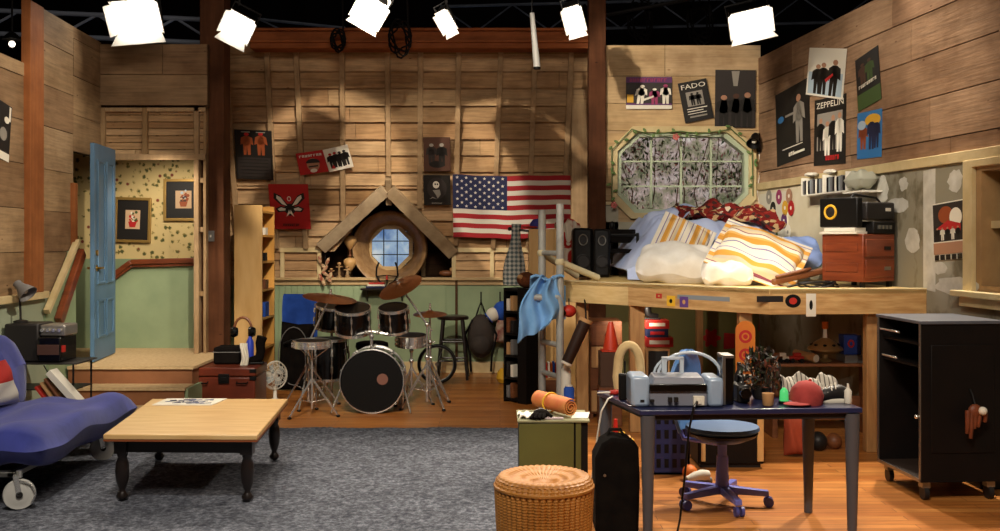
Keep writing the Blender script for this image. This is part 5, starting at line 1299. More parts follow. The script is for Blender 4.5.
# ================================================================ light cupboard left of the bunk
t = thing('cupboard', 'tall light wooden cupboard behind the ladder with clothes on top', 'cupboard', (X(553, 10.4), 10.45, 0)); x0, x1, y0, y1, zz = X(529, 10.3), X(579, 10.3), 10.3, 10.62, Z(229, 10.3)
m = wm(t); m.box(x0, x1, y0 + .02, y1, .0, zz); part('carcass', m, M_LWOOD, t, bevel=.004)
m = wm(t); m.cyl((x0 + .005, 10.36, zz - .02), (x0 - .20, 10.36, zz + .0), .012).ball((x0 - .20, 10.36, zz), .02); part('coat_peg', m, M_DKLEG, t)
for a, b in ((x0 + .03, (x0 + x1) / 2 - .003), ((x0 + x1) / 2 + .003, x1 - .004)):
    m = wm(t); m.box(a, b, y0, y0 + .02, .05, zz - .02); d = part('door', m, M_LWOOD, t, bevel=.003)
    m = wm(t); m.ball(((a + b) / 2 + (.06 if a < (x0 + x1) / 2 - .1 else -.06), y0 - .015, 1.0), .014); part('knob', m, M_STEEL, d)
m = MB(); m.sheet(lambda u, v: (X(559 + 19 * u, 10.28) + .03 * math.sin(v * 6), 10.28 + .30 * min(1, max(0, (v - .45) * 2)) - .014 * math.sin(u * 14), zz + .04 + .05 * math.sin(u * 9 + v * 5) * v + .08 * v * (1 - v) * 2 - max(0, .45 - v) * (.65 + .30 * math.sin(u * 4 - .4))), 26, 20, t=.01)
wr_ = NT('white cloth with red splashes').set(.9, 0, .1); wr_.base(wr_.ramp(wr_.noise(wr_.coords((1, 1, 1)), 7, 2, .5, .8), [(.52, '#d2c6b2'), (.56, '#a52a22')]))
S('white_shirt', m, wr_.m, 'white and red shirt thrown over the top of the light cupboard', 'shirt', smooth=70)
t = thing('purple_cap', 'purple and blue cap on the left end of the light cupboard', 'cap', (X(538, 10.35), 10.42, zz)); c = t.location
m = wm(t); m.lathe([(.085, .002), (.09, .02), (.08, .06), (.05, .10), (0, .11)], 20, Matrix.Translation(c)); part('crown', m, mat('violet blue cloth', '#3f3f86', .9), t, 60)
m = wm(t); m.ball(c + Vector((-.08, -.07, .02)), (.09, .06, .012), 14, 6); part('brim', m, M_RED, t, 60)
t.name = 'baseball_hat'
# ================================================================ raised bed platform
PZ = 1.25; FH = .18
PA, PB, PC = Vector((.56, 9.0, 0)), Vector((2.0, 7.42, 0)), Vector((3.20, 7.50, 0))
wall_in = RA + RN * .05
PL = [PA, PB, PC, Vector((2.80, 10.94, 0)), Vector((1.20, 10.94, 0)), Vector((.84, 9.3, 0))]
M_PLY = mat('pale yellow plywood deck', '#d6b877', .6, col2='#c3a263', vs=4, st=(1, 4, 1))
M_FASC = mat('raw timber fascia', '#c9a36c', .6, col2='#a97f4c', vs=3, st=(1.5, 1.5, 12))
t = thing('bed_platform', 'raised timber bed platform on posts with stickers along its edge', 'platform', (1.9, 9.0, 0))
m = wm(t); m.prism([(p.x, p.y) for p in PL], (0, 0, PZ - .03), (1, 0, 0), (0, 1, 0), (0, 0, 1), .03); part('deck', m, M_PLY, t, None)
def fascia(a, b, mm, h=FH):
    m = wm(t); d = (b - a).normalized(); n = Vector((-d.y, d.x, 0)); c = Vector((0, 0, PZ - h / 2 - .004))
    m.beam(a + c + n * .02, b + c + n * .02, .04, h); return part('fascia', m, mm, t, None, bevel=.004)
mid = PA.lerp(PB, .36)
fascia(PA, mid, mat('pale new fascia board', '#d8bd86', .6, col2='#c8a970', vs=4, st=(1.5, 1.5, 10))); fascia(mid, PB, M_FASC); fascia(PB, PC, M_FASC); fascia(Vector((.84, 9.3, 0)), PA, M_FASC)
m = wm(t)
for a, b in ((PA, PB), (PB, PC)):
    d = (b - a).normalized(); n = Vector((-d.y, d.x, 0)); m.beam(a + Vector((0, 0, PZ + .004)) + n * .02, b + Vector((0, 0, PZ + .004)) + n * .02, .055, .012)
part('deck_edge', m, M_CREAM, t, None, bevel=.003)
for px, d, wd, dp_ in ((582.5, 8.93, .11, .09), (637.5, 8.42, .125, .09), (746, 7.66, .10, .09), (872, 7.62, .08, .09), (700, 10.5, .07, .07)):
    m = wm(t); c = X(px, d); m.box(c - wd / 2, c + wd / 2, d, d + dp_, 0, PZ - .031); part('post', m, M_NATW, t, None, bevel=.006)
# stickers on the fascia
DAB = (PB - PA).normalized(); NAB = Vector((DAB.y, -DAB.x, 0)); 
if NAB.y > 0: NAB = -NAB
DBC = (PC - PB).normalized(); NBC = Vector((DBC.y, -DBC.x, 0))
def stick(label, px, py, w, h, mats_, kind='rect', seg=0, name='sticker'):
    pl, nn, dd = (PA, NAB, DAB) if px < 762 else (PB, NBC, DBC)
    p = hit(px, py, pl + nn * .001, nn); m = MB()
    if kind == 'rect': m.prism([(-w / 2, -h / 2), (w / 2, -h / 2), (w / 2, h / 2), (-w / 2, h / 2)], p, dd, (0, 0, 1), nn, .0015)
    else: m.prism(circ(0, 0, w / 2, h / 2, 20), p, dd, (0, 0, 1), nn, .0015)
    if kind == 'rect' and len(mats_) > 1: m.mi = 1; m.prism(circ(0, 0, w * .18, h * .22, 10), p + nn * .0016, dd, (0, 0, 1), nn, .0006); m.box(0, 0, 0, 0, 0, 0) if False else None
    if kind == 'disc': m.mi = 1; m.prism(circ(0, 0, w / 4, h / 4, 14), p + nn * .0016, dd, (0, 0, 1), nn, .0006)
    S(name, m, mats_, label, 'sticker', smooth=None)
M_GTAPE = mat('grey blue tape', '#7f8587', .5)
stick('long grey blue tape strip on the left half of the platform edge', 703, 298, .50, .035, [M_GTAPE])
stick('small yellow square sticker with black mark on the platform edge', 671, 301, .085, .085, [M_YEL, M_BLK])
stick('small purple square sticker next to the yellow one on the platform edge', 684, 302, .085, .085, [M_PURP, M_TAN])
stick('tiny reddish sticker left of the yellow square on the platform edge', 659, 296, .06, .04, [M_RED, M_TAN])
stick('dark strip on the platform edge left of the red round sticker', 770, 299, .20, .045, [M_DGREY])
stick('round red and black sticker on the right half of the platform edge', 793, 301, .12, .10, [M_BLK, M_RED], 'disc')
stick('white paper tag with dark dot hanging below the platform edge', 811, 305, .075, .17, [M_PAPER, M_BLK])

# ================================================================ ladder
M_GALV = mat('galvanised pipe', '#b0b1ac', .5, metal=.25, col2='#9a9b96', vs=9)
L1, L2 = Vector((X(542, 9.15), 9.15, 0)), Vector((X(560, 8.80), 8.80, 0))
t = thing('ladder', 'grey metal ladder climbing to the bed platform beside the light cupboard', 'ladder', (L1 + L2) / 2)
for L_, py in ((L1, 210), (L2, 204)):
    m = wm(t); m.cyl(L_, L_ + Vector((0, 0, Z(py, L_.y))), .034, seg=16); part('rail', m, M_GALV, t)
for z in (Z(418, 9), Z(374, 9), Z(343, 9), Z(305, 9), Z(253, 9)):
    m = wm(t); a, b = L1 + Vector((0, 0, z)), L2 + Vector((0, 0, z)); m.cyl(a, b, .024, seg=12); part('rung', m, M_GALV, t)
m = wm(t); z = Z(296, 9.0); m.cyl(L2 + Vector((0, 0, z)), L2 + Vector((-.28, -.02, z)), .03, seg=12); part('peg', m, M_GALV, t)
for a, b in ((L1 + Vector((0, 0, Z(253, 9.15))), Vector((X(577, 9.45), 9.45, PZ + .03))), (L2 + Vector((0, 0, Z(262, 8.8))), Vector((X(598, 9.0), 9.0, PZ + .03)))):
    m = wm(t); m.cyl(a, b, .03, seg=12).ball(a, .045); part('brace', m, mat('cream pipe', '#c8bd98', .5), t)
m = MB(); c = Vector((X(549, 8.86), 8.80, Z(277, 8.8)))
def towel(u, v):
    fr = 1 - v; w = .15 + .05 * math.sin(v * 4); x = c.x - .02 + (u - .5) * 2 * w * (.75 + .35 * fr) - .10 * fr + .02 * math.sin(v * 7)
    th = u * PI * 3
    return (x, c.y - .05 - .04 * math.sin(th + v * 2) - .03 * math.sin(u * 17 + v * 5), c.z - .58 * fr * (1 - .35 * u) + .02 * math.sin(u * 9))
m.sheet(towel, 44, 24, t=.014)
top_ = lambda u, v: (c.x - .02 + (u - .5) * .30, c.y - .06 + .16 * v, c.z + .02 * math.sin(v * PI) + .02 * math.sin(u * 9) - .10 * v * v)
m.sheet(top_, 24, 10, t=.014)
for k in range(1): m.sheet(lambda u, v: (c.x + .02 + (u - .5) * .26, c.y + .10 + .02 * math.sin(u * 12), c.z - .08 - .30 * (1 - v)), 20, 8, t=.012)
S('towel', m, M_LBLUE, 'light blue towel bunched over the ladder rung', 'towel', smooth=80)

# ================================================================ bed and bedding
M_SHEET = mat('pale blue sheet', '#bcc6e0', .9, col2='#a6b5da', vs=3, bump=.15, bs=10)
M_CRM = mat('cream quilted cotton', '#ece7dc', .9, col2='#ded6c6', vs=6, bump=.4, bs=30)
def stripes(name, axis, sc_, stops, ph=0):
    t = NT(name).set(.9, 0, .1); s_ = t.n('ShaderNodeSeparateXYZ'); t.l(t.coords((1, 1, 1)), s_.inputs[0])
    f = t.math('FRACT', t.math('ADD', t.math('MULTIPLY', s_.outputs[axis], sc_), ph)); t.base(t.ramp(f, stops, 'CONSTANT')); return t.m
SST = [(0, '#ddd3bf'), (.10, '#7f7396'), (.14, '#ddd3bf'), (.24, '#c98f3c'), (.38, '#d8a860'), (.44, '#ddd3bf'), (.52, '#8c4f5c'), (.55, '#d5c29c'), (.62, '#c7b99f'), (.68, '#d49a45'), (.80, '#ddd3bf'), (.88, '#8b86a5'), (.91, '#ddd3bf')]
SST_ = [(0, '#e6dcc4'), (.18, '#8c7fa0'), (.21, '#e6dcc4'), (.32, '#dba04a'), (.50, '#e6dcc4'), (.60, '#b0626a'), (.63, '#dcc9a4'), (.74, '#e3b468'), (.86, '#9a93ad'), (.90, '#e6dcc4')]
t = thing('bed', 'messy bed with pale blue covers under the wide window', 'bed', (2.05, 9.8, PZ))
m = wm(t); m.cushion((2.08, 9.85, PZ + .17), 1.38, 2.0, .34, None, 18, pw=9); part('mattress', m, M_SHEET, t, 70)
def hash2(x, y): return math.sin(x * 3.1 + y * 5.3) * .5 + math.sin(x * 7.7 - y * 4.1 + 1.3) * .3 + math.sin(x * 13.1 + y * 11.7) * .12 + math.sin(y * 17.3 - x * 3.3) * .1
def duvet(u, v):
    x = 1.26 + 1.50 * u; y = 9.05 + 1.80 * v
    e = min(1, 6 * min(u, 1 - u)) * min(1, 5 * v); z = PZ + .10 + .36 * e + .16 * v * e + .075 * hash2(x * 1.3, y * 1.3) * e + .022 * math.sin(x * 21 + 5 * math.sin(y * 6)) * e + .018 * math.sin(y * 27 + 4 * math.sin(x * 7)) * e + .06 * math.sin(u * PI)
    if v < .02: z = PZ + .03
    return (x - .10 * (1 - e) * (1 if u < .5 else -.6), y - .06 * hash2(y, x), z)
m = wm(t); m.sheet(duvet, 60, 60, t=.02); part('duvet', m, M_SHEET, t, 80)
fl_ = NT('dark red floral quilt').set(.9, 0, .1); vv = fl_.n('ShaderNodeTexVoronoi'); fl_.l(fl_.coords((1, 1, 1)), vv.inputs[0]); vv.inputs['Scale'].default_value = 24
fl_.base(fl_.ramp(vv.outputs['Color'], [(.0, '#6f1f1c'), (.40, '#b99a6e'), (.52, '#8a2c25'), (.72, '#3f2a26'), (.86, '#cfc0a4')], 'CONSTANT'))
def quilt(u, v):
    x = 1.78 + .85 * u; y = 9.3 + 1.2 * v; return (x, y + .1 * math.sin(u * 5), PZ + .56 + .12 * v + .08 * hash2(x * 1.7, y * 1.6) + .025 * math.sin(x * 23 + 4 * math.sin(y * 8)) + .07 * math.sin(u * PI) * math.sin(v * PI))
m = MB(); m.sheet(quilt, 40, 40, t=.02); S('quilt', m, fl_.m, 'crumpled dark red floral quilt on top of the bed covers', 'quilt', smooth=80)
def pillow(name, label, c, w, d, h, rot, mm, fr=True, n=24):
    t = thing(name, label, 'pillow', c, rot); m = MB(); m.cushion((0, 0, 0), w, d, h, None, n, pw=2.8 if fr else 3.4)
    for p in m.v:
        a, b = abs(p.x / (w / 2)), abs(p.y / (d / 2)); k = 1 - .10 * (a * b) ** 2 * (0 if fr else 1.6)
        p.x *= k; p.y *= k; e = max(0, 1 - max(a, b)); p.z += (.007 * math.sin(9 * p.x / w + 7 * p.y / d) + .004 * math.sin(21 * p.x / w - 13 * p.y / d)) * min(1, 4 * e) + .02 * math.sin(5 * a + 8 * b) * max(a, b) ** 3
    part('cover', m, mm, t, 75)
    if fr:
        m = MB(); m.ring([(-w / 2 - .03, -d / 2 - .03), (w / 2 + .03, -d / 2 - .03), (w / 2 + .03, d / 2 + .03), (-w / 2 - .03, d / 2 + .03)], [(-w / 2 + .02, -d / 2 + .02), (w / 2 - .02, -d / 2 + .02), (w / 2 - .02, d / 2 - .02), (-w / 2 + .02, d / 2 - .02)], (0, 0, -.006), (1, 0, 0), (0, 1, 0), (0, 0, 1), .012); part('flange', m, mm, t, None, bevel=.004)
    return t
pillow('pillow', 'cream quilted pillow leaning at the front left of the bed', (1.52, 8.66, PZ + .165), .70, .46, .30, (R(26), R(2), R(-22)), M_CRM, False)
pillow('pillow', 'small striped orange and cream pillow between cream pillow and blue covers', (1.64, 8.98, PZ + .36), .44, .42, .18, (R(52), R(24), R(-10)), stripes('upright stripes', 0, 4.2, SST))
pillow('pillow', 'round cream cushion lying low in front of the big striped pillow', (1.86, 8.20, PZ + .10), .44, .34, .20, (R(18), 0, R(-10)), M_CRM, False)
pillow('pillow', 'big white and orange striped pillow leaning at the front of the bed', (2.14, 8.28, PZ + .245), .68, .54, .20, (R(40), R(20), R(-22)), stripes('slanting stripes', 1, 2.6, SST, .2))
pillow('pillow', 'blue pillow corner showing behind the big striped pillow', (2.58, 8.75, PZ + .24), .46, .40, .18, (R(40), R(-10), R(-8)), mat('sky blue cotton', '#8fa6dc', .9, bump=.2, bs=12), False)
m = MB(); m.beam(Vector((2.16, 7.93, PZ + .035)), Vector((2.62, 8.10, PZ + .12)), .05, .05)
m.beam(Vector((2.18, 7.92, PZ + .075)), Vector((2.5, 8.03, PZ + .14)), .03, .03)
S('rolled_mat', m, M_BRWN, 'brown rolled mat lying on the deck between striped pillow and dresser', 'mat', bevel=.015)
m = MB(); pts = []
for i in range(60): a = i / 59; pts.append((2.42 + .22 * math.cos(a * 19) * (1 - a * .5) + .1 * a, 7.82 + .08 * math.sin(a * 23), PZ + .02 + .02 * math.sin(a * 31)))
m.tube(pts, .008, 6); S('cable', m, M_BLK, 'tangle of dark cable on the deck in front of the brown dresser', 'cable')

# speakers and black frame at the left of the platform
def speaker_cab(label, px, d, w, h, cone):
    c = Vector((X(px, d), d, PZ)); t = thing('loudspeaker', label, 'loudspeaker', c)
    m = MB(); m.box(-w / 2, w / 2, 0, .24, .0, h); part('cabinet', m, M_BLK, t, bevel=.03)
    for z, r in ((h * .32, w * .36), (h * .76, w * .22)):
        M_ = Matrix.Translation((0, -.001, z)) @ Matrix.Rotation(PI / 2, 4, 'X'); m = MB(); m.lathe([(r, .0), (r, .008), (r * .92, .010), (r * .85, .0), (r * .3, -.02), (0, -.012)], 24, M_); k = part('driver', m, M_DGREY, t, 50)
    m = MB(); m.tube([(r * .95 * math.cos(a), -.012, h * .76 + r * 1.2 * math.sin(a)) for a in [i * PI / 12 for i in range(24)]], .006, 6, closed=True); part('chrome_ring', m, M_STEEL, t)
    return t
speaker_cab('black loudspeaker with chrome ring, leftmost on the bed platform', 583, 9.95, .20, .49, 0)
speaker_cab('black loudspeaker with chrome ring, second from left on the platform', 602, 9.85, .17, .48, 0)
t = thing('tubular_chair', 'black tubular framed chair between the loudspeakers and the bed', 'chair', (X(620, 10.0), 10.1, PZ)); cx, cy = X(620, 10.0), 10.1
for sx in (-.17, .17):
    for sy in (-.14, .16):
        m = wm(t); m.cyl((cx + sx, cy + sy, PZ), (cx + sx, cy + sy, PZ + (.46 if sy > 0 else .44)), .014, seg=8); part('leg', m, M_BLK, t)
m = wm(t); m.box(cx - .19, cx + .19, cy - .16, cy + .18, PZ + .24, PZ + .28); part('seat', m, M_BLKC, t, bevel=.012)
m = wm(t); m.box(cx - .19, cx + .19, cy + .15, cy + .18, PZ + .34, PZ + .48); part('backrest', m, M_BLKC, t, bevel=.01)
m = wm(t); m.cyl((cx - .17, cy - .14, PZ + .42), (cx + .17, cy - .14, PZ + .42), .014); part('rail', m, M_BLK, t)
t = thing('gooseneck_stand', 'thin black stand with a small head behind the black chair', 'stand', (X(612, 10.5), 10.5, PZ)); m = wm(t); c = t.location
m.cyl(c, c + Vector((0, 0, .48)), .008).lathe([(.07, 0), (.07, .012), (.01, .02)], 16, Matrix.Translation(c)); part('pole', m, M_BLK, t); m = wm(t); m.ball(c + Vector((0, 0, .52)), (.03, .03, .05)); part('head', m, M_BLK, t)

# ================================================================ brown dresser with boombox
Dn, Dl, Dr = Vector((2.79, 7.68, 0)), Vector((2.575, 8.00, 0)), Vector((3.12, 7.90, 0))
ul = (Dl - Dn); ur = (Dr - Dn); ur = (ur - ul.normalized() * ur.dot(ul.normalized())); Dr = Dn + ur
DT = Z(234, 7.65) 
t = thing('dresser', 'low red brown wooden dresser on the right end of the bed platform', 'dresser', ((Dl + Dr) / 2).to_tuple()[:2] + (PZ,))
def dq(u, v, z): return Dn + ur * u + ul * v + Vector((0, 0, z))
def dbox(m, u0, u1, v0, v1, z0, z1): m.hexa([dq(u0, v0, z0), dq(u1, v0, z0), dq(u1, v1, z0), dq(u0, v1, z0), dq(u0, v0, z1), dq(u1, v0, z1), dq(u1, v1, z1), dq(u0, v1, z1)])
M_MAHO = mat('mahogany', '#7d3a1f', .35, col2='#642b16', vs=3, st=(1, 1, 9), coat=.2)
m = wm(t); dbox(m, 0, 1, 0, 1, PZ + .045, DT); part('carcass', m, M_MAHO, t, bevel=.008)
for u in (.04, .88):
    for v in (.04, .88): m = wm(t); dbox(m, u, u + .08, v, v + .08, PZ + .001, PZ + .045); part('foot', m, M_BLK, t)
for z0, z1 in ((PZ + .08, PZ + .22), (PZ + .24, DT - .04)):
    m = wm(t); dbox(m, .05, .95, -.03, .0, z0, z1); d = part('drawer', m, M_MAHO, t, bevel=.005)
    m = wm(t); dbox(m, .62, .80, -.055, -.03, (z0 + z1) / 2 - .015, (z0 + z1) / 2 + .012); part('handle', m, M_STEEL if z0 < PZ + .1 else M_BLK, d)
    m = wm(t); dbox(m, -.02, .0, .12, .9, z0 + .04, z1 - .03); part('side_panel', m, M_MAHO, t, bevel=.003)
t = thing('boombox', 'black boombox with a yellow ringed speaker on top of the dresser', 'boombox', tuple(dq(.5, .5, DT)))
m = wm(t); dbox(m, -.05, .12, .10, 1.02, DT + .055, DT + .285); part('speaker_cabinet', m, M_BLK, t, bevel=.01)
m = wm(t); dbox(m, .12, 1.0, .0, .62, DT + .11, DT + .25); part('body', m, M_DGREY, t, bevel=.014)
a = dq(-.052, .74, DT + .175); nL = (ur.normalized()) * -1
m = wm(t); m.tube([a + nL * .004 + ul.normalized() * .052 * math.cos(x) + Vector((0, 0, .052 * math.sin(x))) for x in [i * PI / 12 for i in range(24)]], .009, 6, closed=True); part('speaker_ring', m, M_YEL, t)
m = wm(t); m.lathe([(.045, 0), (.02, -.006 + .01), (0, .008)], 20, Matrix.Translation(a) @ nL.to_track_quat('Z', 'Y').to_matrix().to_4x4()); part('speaker_cone', m, M_DGREY, t)
m = wm(t); dbox(m, .70, .86, -.012, 0, DT + .18, DT + .205); part('badge', m, M_WHITE, t)
m = wm(t); m.tube([dq(.0, .3, DT + .28), dq(.1, .3, DT + .31), dq(.8, .3, DT + .29), dq(.95, .3, DT + .25)], .009, 8); part('handle', m, M_BLK, t)
t = thing('tape_player', 'black cassette player under the boombox at the right of the dresser top', 'stereo', tuple(dq(.7, .3, DT)))
m = wm(t); dbox(m, .30, 1.0, -.02, .8, DT + .002, DT + .10); part('body', m, M_BLK, t, bevel=.01)
for i in range(4): m = wm(t); dbox(m, .42 + i * .12, .48 + i * .12, -.05, -.02, DT + .04, DT + .07); part('button', m, M_STEEL, t)
m = MB(); dbox(m, -.08, .26, .1, 1.0, DT + .001, DT + .02); S('magazine', m, M_PAPER, 'cream magazine lying under the boombox on the left of the dresser top', 'magazine', bevel=.002)
m = MB(); dbox(m, -.06, .28, .15, .9, DT + .0205, DT + .05); S('book', m, M_WHITE, 'white book lying on the cream magazine below the boombox', 'book', bevel=.003)

# CD rack on the wall
def rwbox(m, u0, u1, n0, n1, z0, z1):
    q = lambda u, n, z: RA + RU * u + RN * n + Vector((0, 0, z)); m.hexa([q(u0, n0, z0), q(u1, n0, z0), q(u1, n1, z0), q(u0, n1, z0), q(u0, n0, z1), q(u1, n0, z1), q(u1, n1, z1), q(u0, n1, z1)])
ua = (rw(803, 190, .15) - RA).dot(RU); ub = (rw(848, 190, .15) - RA).dot(RU); zr0, zr1 = Z(197, 9.6), Z(179, 9.6)
t = thing('cd_rack', 'grey white wall rack full of discs above the boombox', 'rack', tuple(RA + RU * (ua + ub) / 2 + RN * .1 + Vector((0, 0, zr0))))
m = wm(t); rwbox(m, ua, ub, .022, .17, zr0, zr0 + .012); part('shelf', m, M_WHITE, t); m = wm(t); rwbox(m, ua, ub, .022, .032, zr0, zr1); part('back_panel', m, M_WHITE, t)
for u in (ua, ua + (ub - ua) * .5, ub - .012): m = wm(t); rwbox(m, u, u + .012, .03, .17, zr0, zr1); part('divider', m, M_WHITE, t)
n_ = 22; cds = [M_GREY, M_DGREY, M_WHITE, M_BLK, M_GTAPE]
ORD = ['first', 'second', 'third', 'fourth', 'fifth', 'sixth', 'seventh', 'eighth', 'ninth', 'tenth', 'eleventh', 'eleventh', 'twelfth', 'thirteenth', 'fourteenth', 'fifteenth', 'sixteenth', 'seventeenth', 'eighteenth', 'nineteenth', 'twentieth', 'last']
for i in range(n_):
    u = ua + .03 + (ub - ua - .06) * i / n_
    if abs(i - n_ // 2) < 1: continue
    m = MB(); rwbox(m, u, u + .014, .04, .165, zr0 + .013, zr0 + .14 + .004 * (i % 3)); rwbox(m, u + .002, u + .012, .165, .167, zr0 + .02, zr0 + .13)
    S('cd_case', m, cds[i % 5], '%s disc case in the wall rack, %s from the left' % (['grey', 'dark grey', 'white', 'black', 'blue grey'][i % 5], ORD[i]), 'disc case', group='disc cases in the wall rack')
m = MB(); rwbox(m, ub - .6, ub + .12, .03, .20, zr1 - .09, zr1 - .0)
m = MB()
q = RA + RU * (ub + .17) + RN * .12 + Vector((0, 0, zr0 + .09)); m.cushion(q, .32, .15, .15, (0, 0, math.atan2(RU.y, RU.x)), 12, pw=4)
S('folded_blanket', m, mat('pale green grey blanket', '#a9a896', .9, bump=.3, bs=20), 'pale folded blanket at the near end of the disc rack shelf', 'blanket', smooth=70)
m = MB(); rwbox(m, ub + .001, ub + .36, .022, .20, zr0 - .02, zr0 - .005); S('wall_board', m, M_WHITE, 'short white shelf board under the pale folded blanket', 'shelf')
for k, (px, lb) in enumerate(((811, 'crumpled white paper on top of the disc rack, left'), (830, 'crumpled white paper on top of the disc rack, right'))):
    u = (rw(px, 176, .1) - RA).dot(RU); m = MB(); m.ball(RA + RU * u + RN * .10 + Vector((0, 0, zr1 + .03)), (.06, .10, .02), 10, 6, lump=.3, seed=k); S('crumpled_paper', m, M_WHITE, lb, 'paper')
# decorated white strip with discs at the corner
u_a, u_b = (rw(762, 210) - RA).dot(RU), (rw(790, 210) - RA).dot(RU)
m = MB(); rwbox(m, max(.03, u_a), u_b, .021, .03, 1.30, 2.12); S('pin_board', m, mat('white board', '#cfc9b6', .8), 'white pin board covered with coloured discs beside the wide window', 'board')
dsc = [((779, 197), I_MG, 'pink'), ((773, 209), I_BLK, 'black'), ((785, 208), I_YE, 'yellow'), ((791, 208), I_RD, 'red'), ((784, 221), I_PU, 'purple'), ((776, 222), I_LB, 'pale blue'), ((788, 232), I_WH, 'white'), ((775, 233), I_GN, 'green'), ((769, 197), I_GR, 'grey'), ((789, 196), I_SK, 'tan')]
for (px, py), mm, cn in dsc:
    p = rw(px, py, .031); m = MB(); m.prism(circ(0, 0, .078, .078, 20), p, RU, (0, 0, 1), RN, .002); m.mi = 1; m.prism(circ(0, 0, .02, .02, 12), p + RN * .002, RU, (0, 0, 1), RN, .001)
    S('disc', m, [mm, I_WH if mm is not I_WH else I_GR], cn + ' disc pinned on the white board beside the wide window', 'disc', group='discs on the pin board', smooth=None)
# clip lamp in the corner
t = thing('clip_lamp', 'small black clip lamp at the upper right corner of the wide window', 'lamp', P(756, 142, 10.85)); c = P(756, 142, 10.85); d_ = Vector((-.35, -.6, -.75)).normalized()
MD = Matrix.Translation(c + Vector((0, 0, .08))) @ d_.to_track_quat('Z', 'Y').to_matrix().to_4x4()
m = wm(t); m.lathe([(0, 0), (.03, 0), (.045, .03), (.05, .08), (.075, .15), (.07, .15), (.045, .08), (0, .06)], 22, MD); part('lamp_shade', m, M_BLK, t); m = wm(t); m.ball(MD @ Vector((0, 0, .10)), .03); part('bulb', m, M_WHITE, t)
m = wm(t); m.tube([c + Vector((0, .0, .08)), c + Vector((.05, .05, .10)), c + Vector((.06, .08, -.05))], .008, 6).cbox(c + Vector((.06, .09, -.06)), (.04, .05, .07)); part('clip', m, M_BLK, t)
m = MB(); q = c + Vector((.06, .10, -.1)); m.tube([q, q + Vector((.02, .01, -.2)), q + Vector((-.02, .01, -.4)), q + Vector((.01, .01, -.62))], .005, 5); S('lamp_cord', m, M_WHITE, 'thin pale cord hanging from the black clip lamp', 'cord')
# green fairy light cord with leaves round the wide window
m = MB(); loopp = [(612, 200), (612, 150), (632, 129), (650, 135), (680, 131), (700, 134), (731, 129), (752, 148), (753, 196)]
gp = [P(a, b, WD - .10) for a, b in loopp]; m.tube(gp, .007, 6); t = thing('garland', 'thin green leafy garland strung around the wide window frame', 'garland', tuple(gp[0]))
m.T = wm(t).T; m2 = wm(t); m2.tube(gp, .006, 6); part('cord', m2, M_GCL, t)
m2 = wm(t); q_ = random.Random(5)
for a, b in zip(gp, gp[1:]):
    n = max(2, int((b - a).length / .09))
    for i in range(n):
        p = a.lerp(b, i / n); x = q_.uniform(-.04, .04); z = q_.uniform(-.05, .03); m2.ball(p + Vector((x, -.01, z)), (.028, .006, .016), 6, 4, (0, q_.uniform(0, 3), 0))
o = part('leaves', m2, mat('leaf green', '#4c6b35', .6, col2='#6d8448', vs=20), t, 60); o['kind'] = 'stuff'
for k, (px, py, lb) in enumerate(((614, 205, 'pink flower on the garland at the lower left of the wide window'), (676, 137, 'pink flower on the garland at the top middle of the wide window'))):
    m = MB(); c = P(px, py, WD - .14)
    for i in range(5): a = i * 2 * PI / 5; m.ball(c + Vector((.022 * math.cos(a), 0, .022 * math.sin(a))), (.018, .01, .018), 8, 5)
    S('flower', m, mat('pink petal', '#c26a62', .7), lb, 'flower')
# leaves outside the window
t = thing('shrub', 'mottled green and pink shrub seen through the wide window', 'shrub', (2.0, 12.15, 0)); m = wm(t); q_ = random.Random(11)
M_LEAF = NT('mixed leaves').set(.6); g_ = M_LEAF.n('ShaderNodeNewGeometry'); M_LEAF.base(M_LEAF.ramp(g_.outputs['Random Per Island'], [(0, '#3f5226'), (.25, '#66793f'), (.45, '#b39a94'), (.62, '#9c5f58'), (.78, '#cfc4bb')], 'CONSTANT'))
for i in range(4200):
    x, y, z = q_.uniform(1.0, 3.2), q_.uniform(11.85, 12.45), q_.uniform(1.7, 3.0)
    if (math.sin(x * 5.1) + math.sin(z * 6.3 + x * 2)) * .5 + q_.uniform(-1, .9) < -.2: continue
    r = q_.uniform(.010, .028); e = Euler((q_.uniform(0, 6), q_.uniform(0, 6), q_.uniform(0, 6))).to_matrix(); c = Vector((x, y, z))
    m.add([c + e @ Vector(p) for p in ((-r * 1.6, 0, 0), (0, -r * .6, .004), (r * 1.6, 0, 0), (0, r * .6, .004), (0, 0, -.004))], [(0, 1, 4), (1, 2, 4), (2, 3, 4), (3, 0, 4), (0, 3, 2, 1)])
o = part('foliage', m, M_LEAF.m, t, None); o['kind'] = 'stuff'
m = wm(t)
for i in range(9): x = 1.1 + i * .23; m.tube([(x, 12.15, 0), (x + q_.uniform(-.1, .1), 12.15, 1.5), (x + q_.uniform(-.2, .2), 12.1, 2.2), (x + q_.uniform(-.25, .25), 12.15, 2.9)], [.02, .012, .007, .004], 6)
part('stems', m, M_BRWN, t)
# ================================================================ navy desk
DZ = .72
DQ = [Vector((X(640, 5.29), 5.29, 0)), Vector((X(863, 5.36), 5.36, 0)), Vector((X(815, 5.98), 5.98, 0)), Vector((X(597, 5.98), 5.98, 0))]
t = thing('desk', 'navy blue topped desk on dark grey legs covered with clutter', 'desk', (1.3, 5.65, 0))
M_NDESK = mat('navy laminate', '#23284c', .3, coat=.3)
m = wm(t); quad_slab(m, DQ, DZ - .03, DZ); part('desktop', m, M_NDESK, t, bevel=.006)
m = wm(t); quad_slab(m, inset(DQ, .05), DZ - .06, DZ - .031); part('apron', m, M_DGREY, t)
M_LEGG = mat('charcoal metal', '#5b5c62', .4, metal=.3)
for q in inset(DQ, .055):
    m = wm(t); m.cyl((q.x, q.y, 0), (q.x, q.y, DZ - .032), .024, .040, seg=18); part('leg', m, M_LEGG, t)
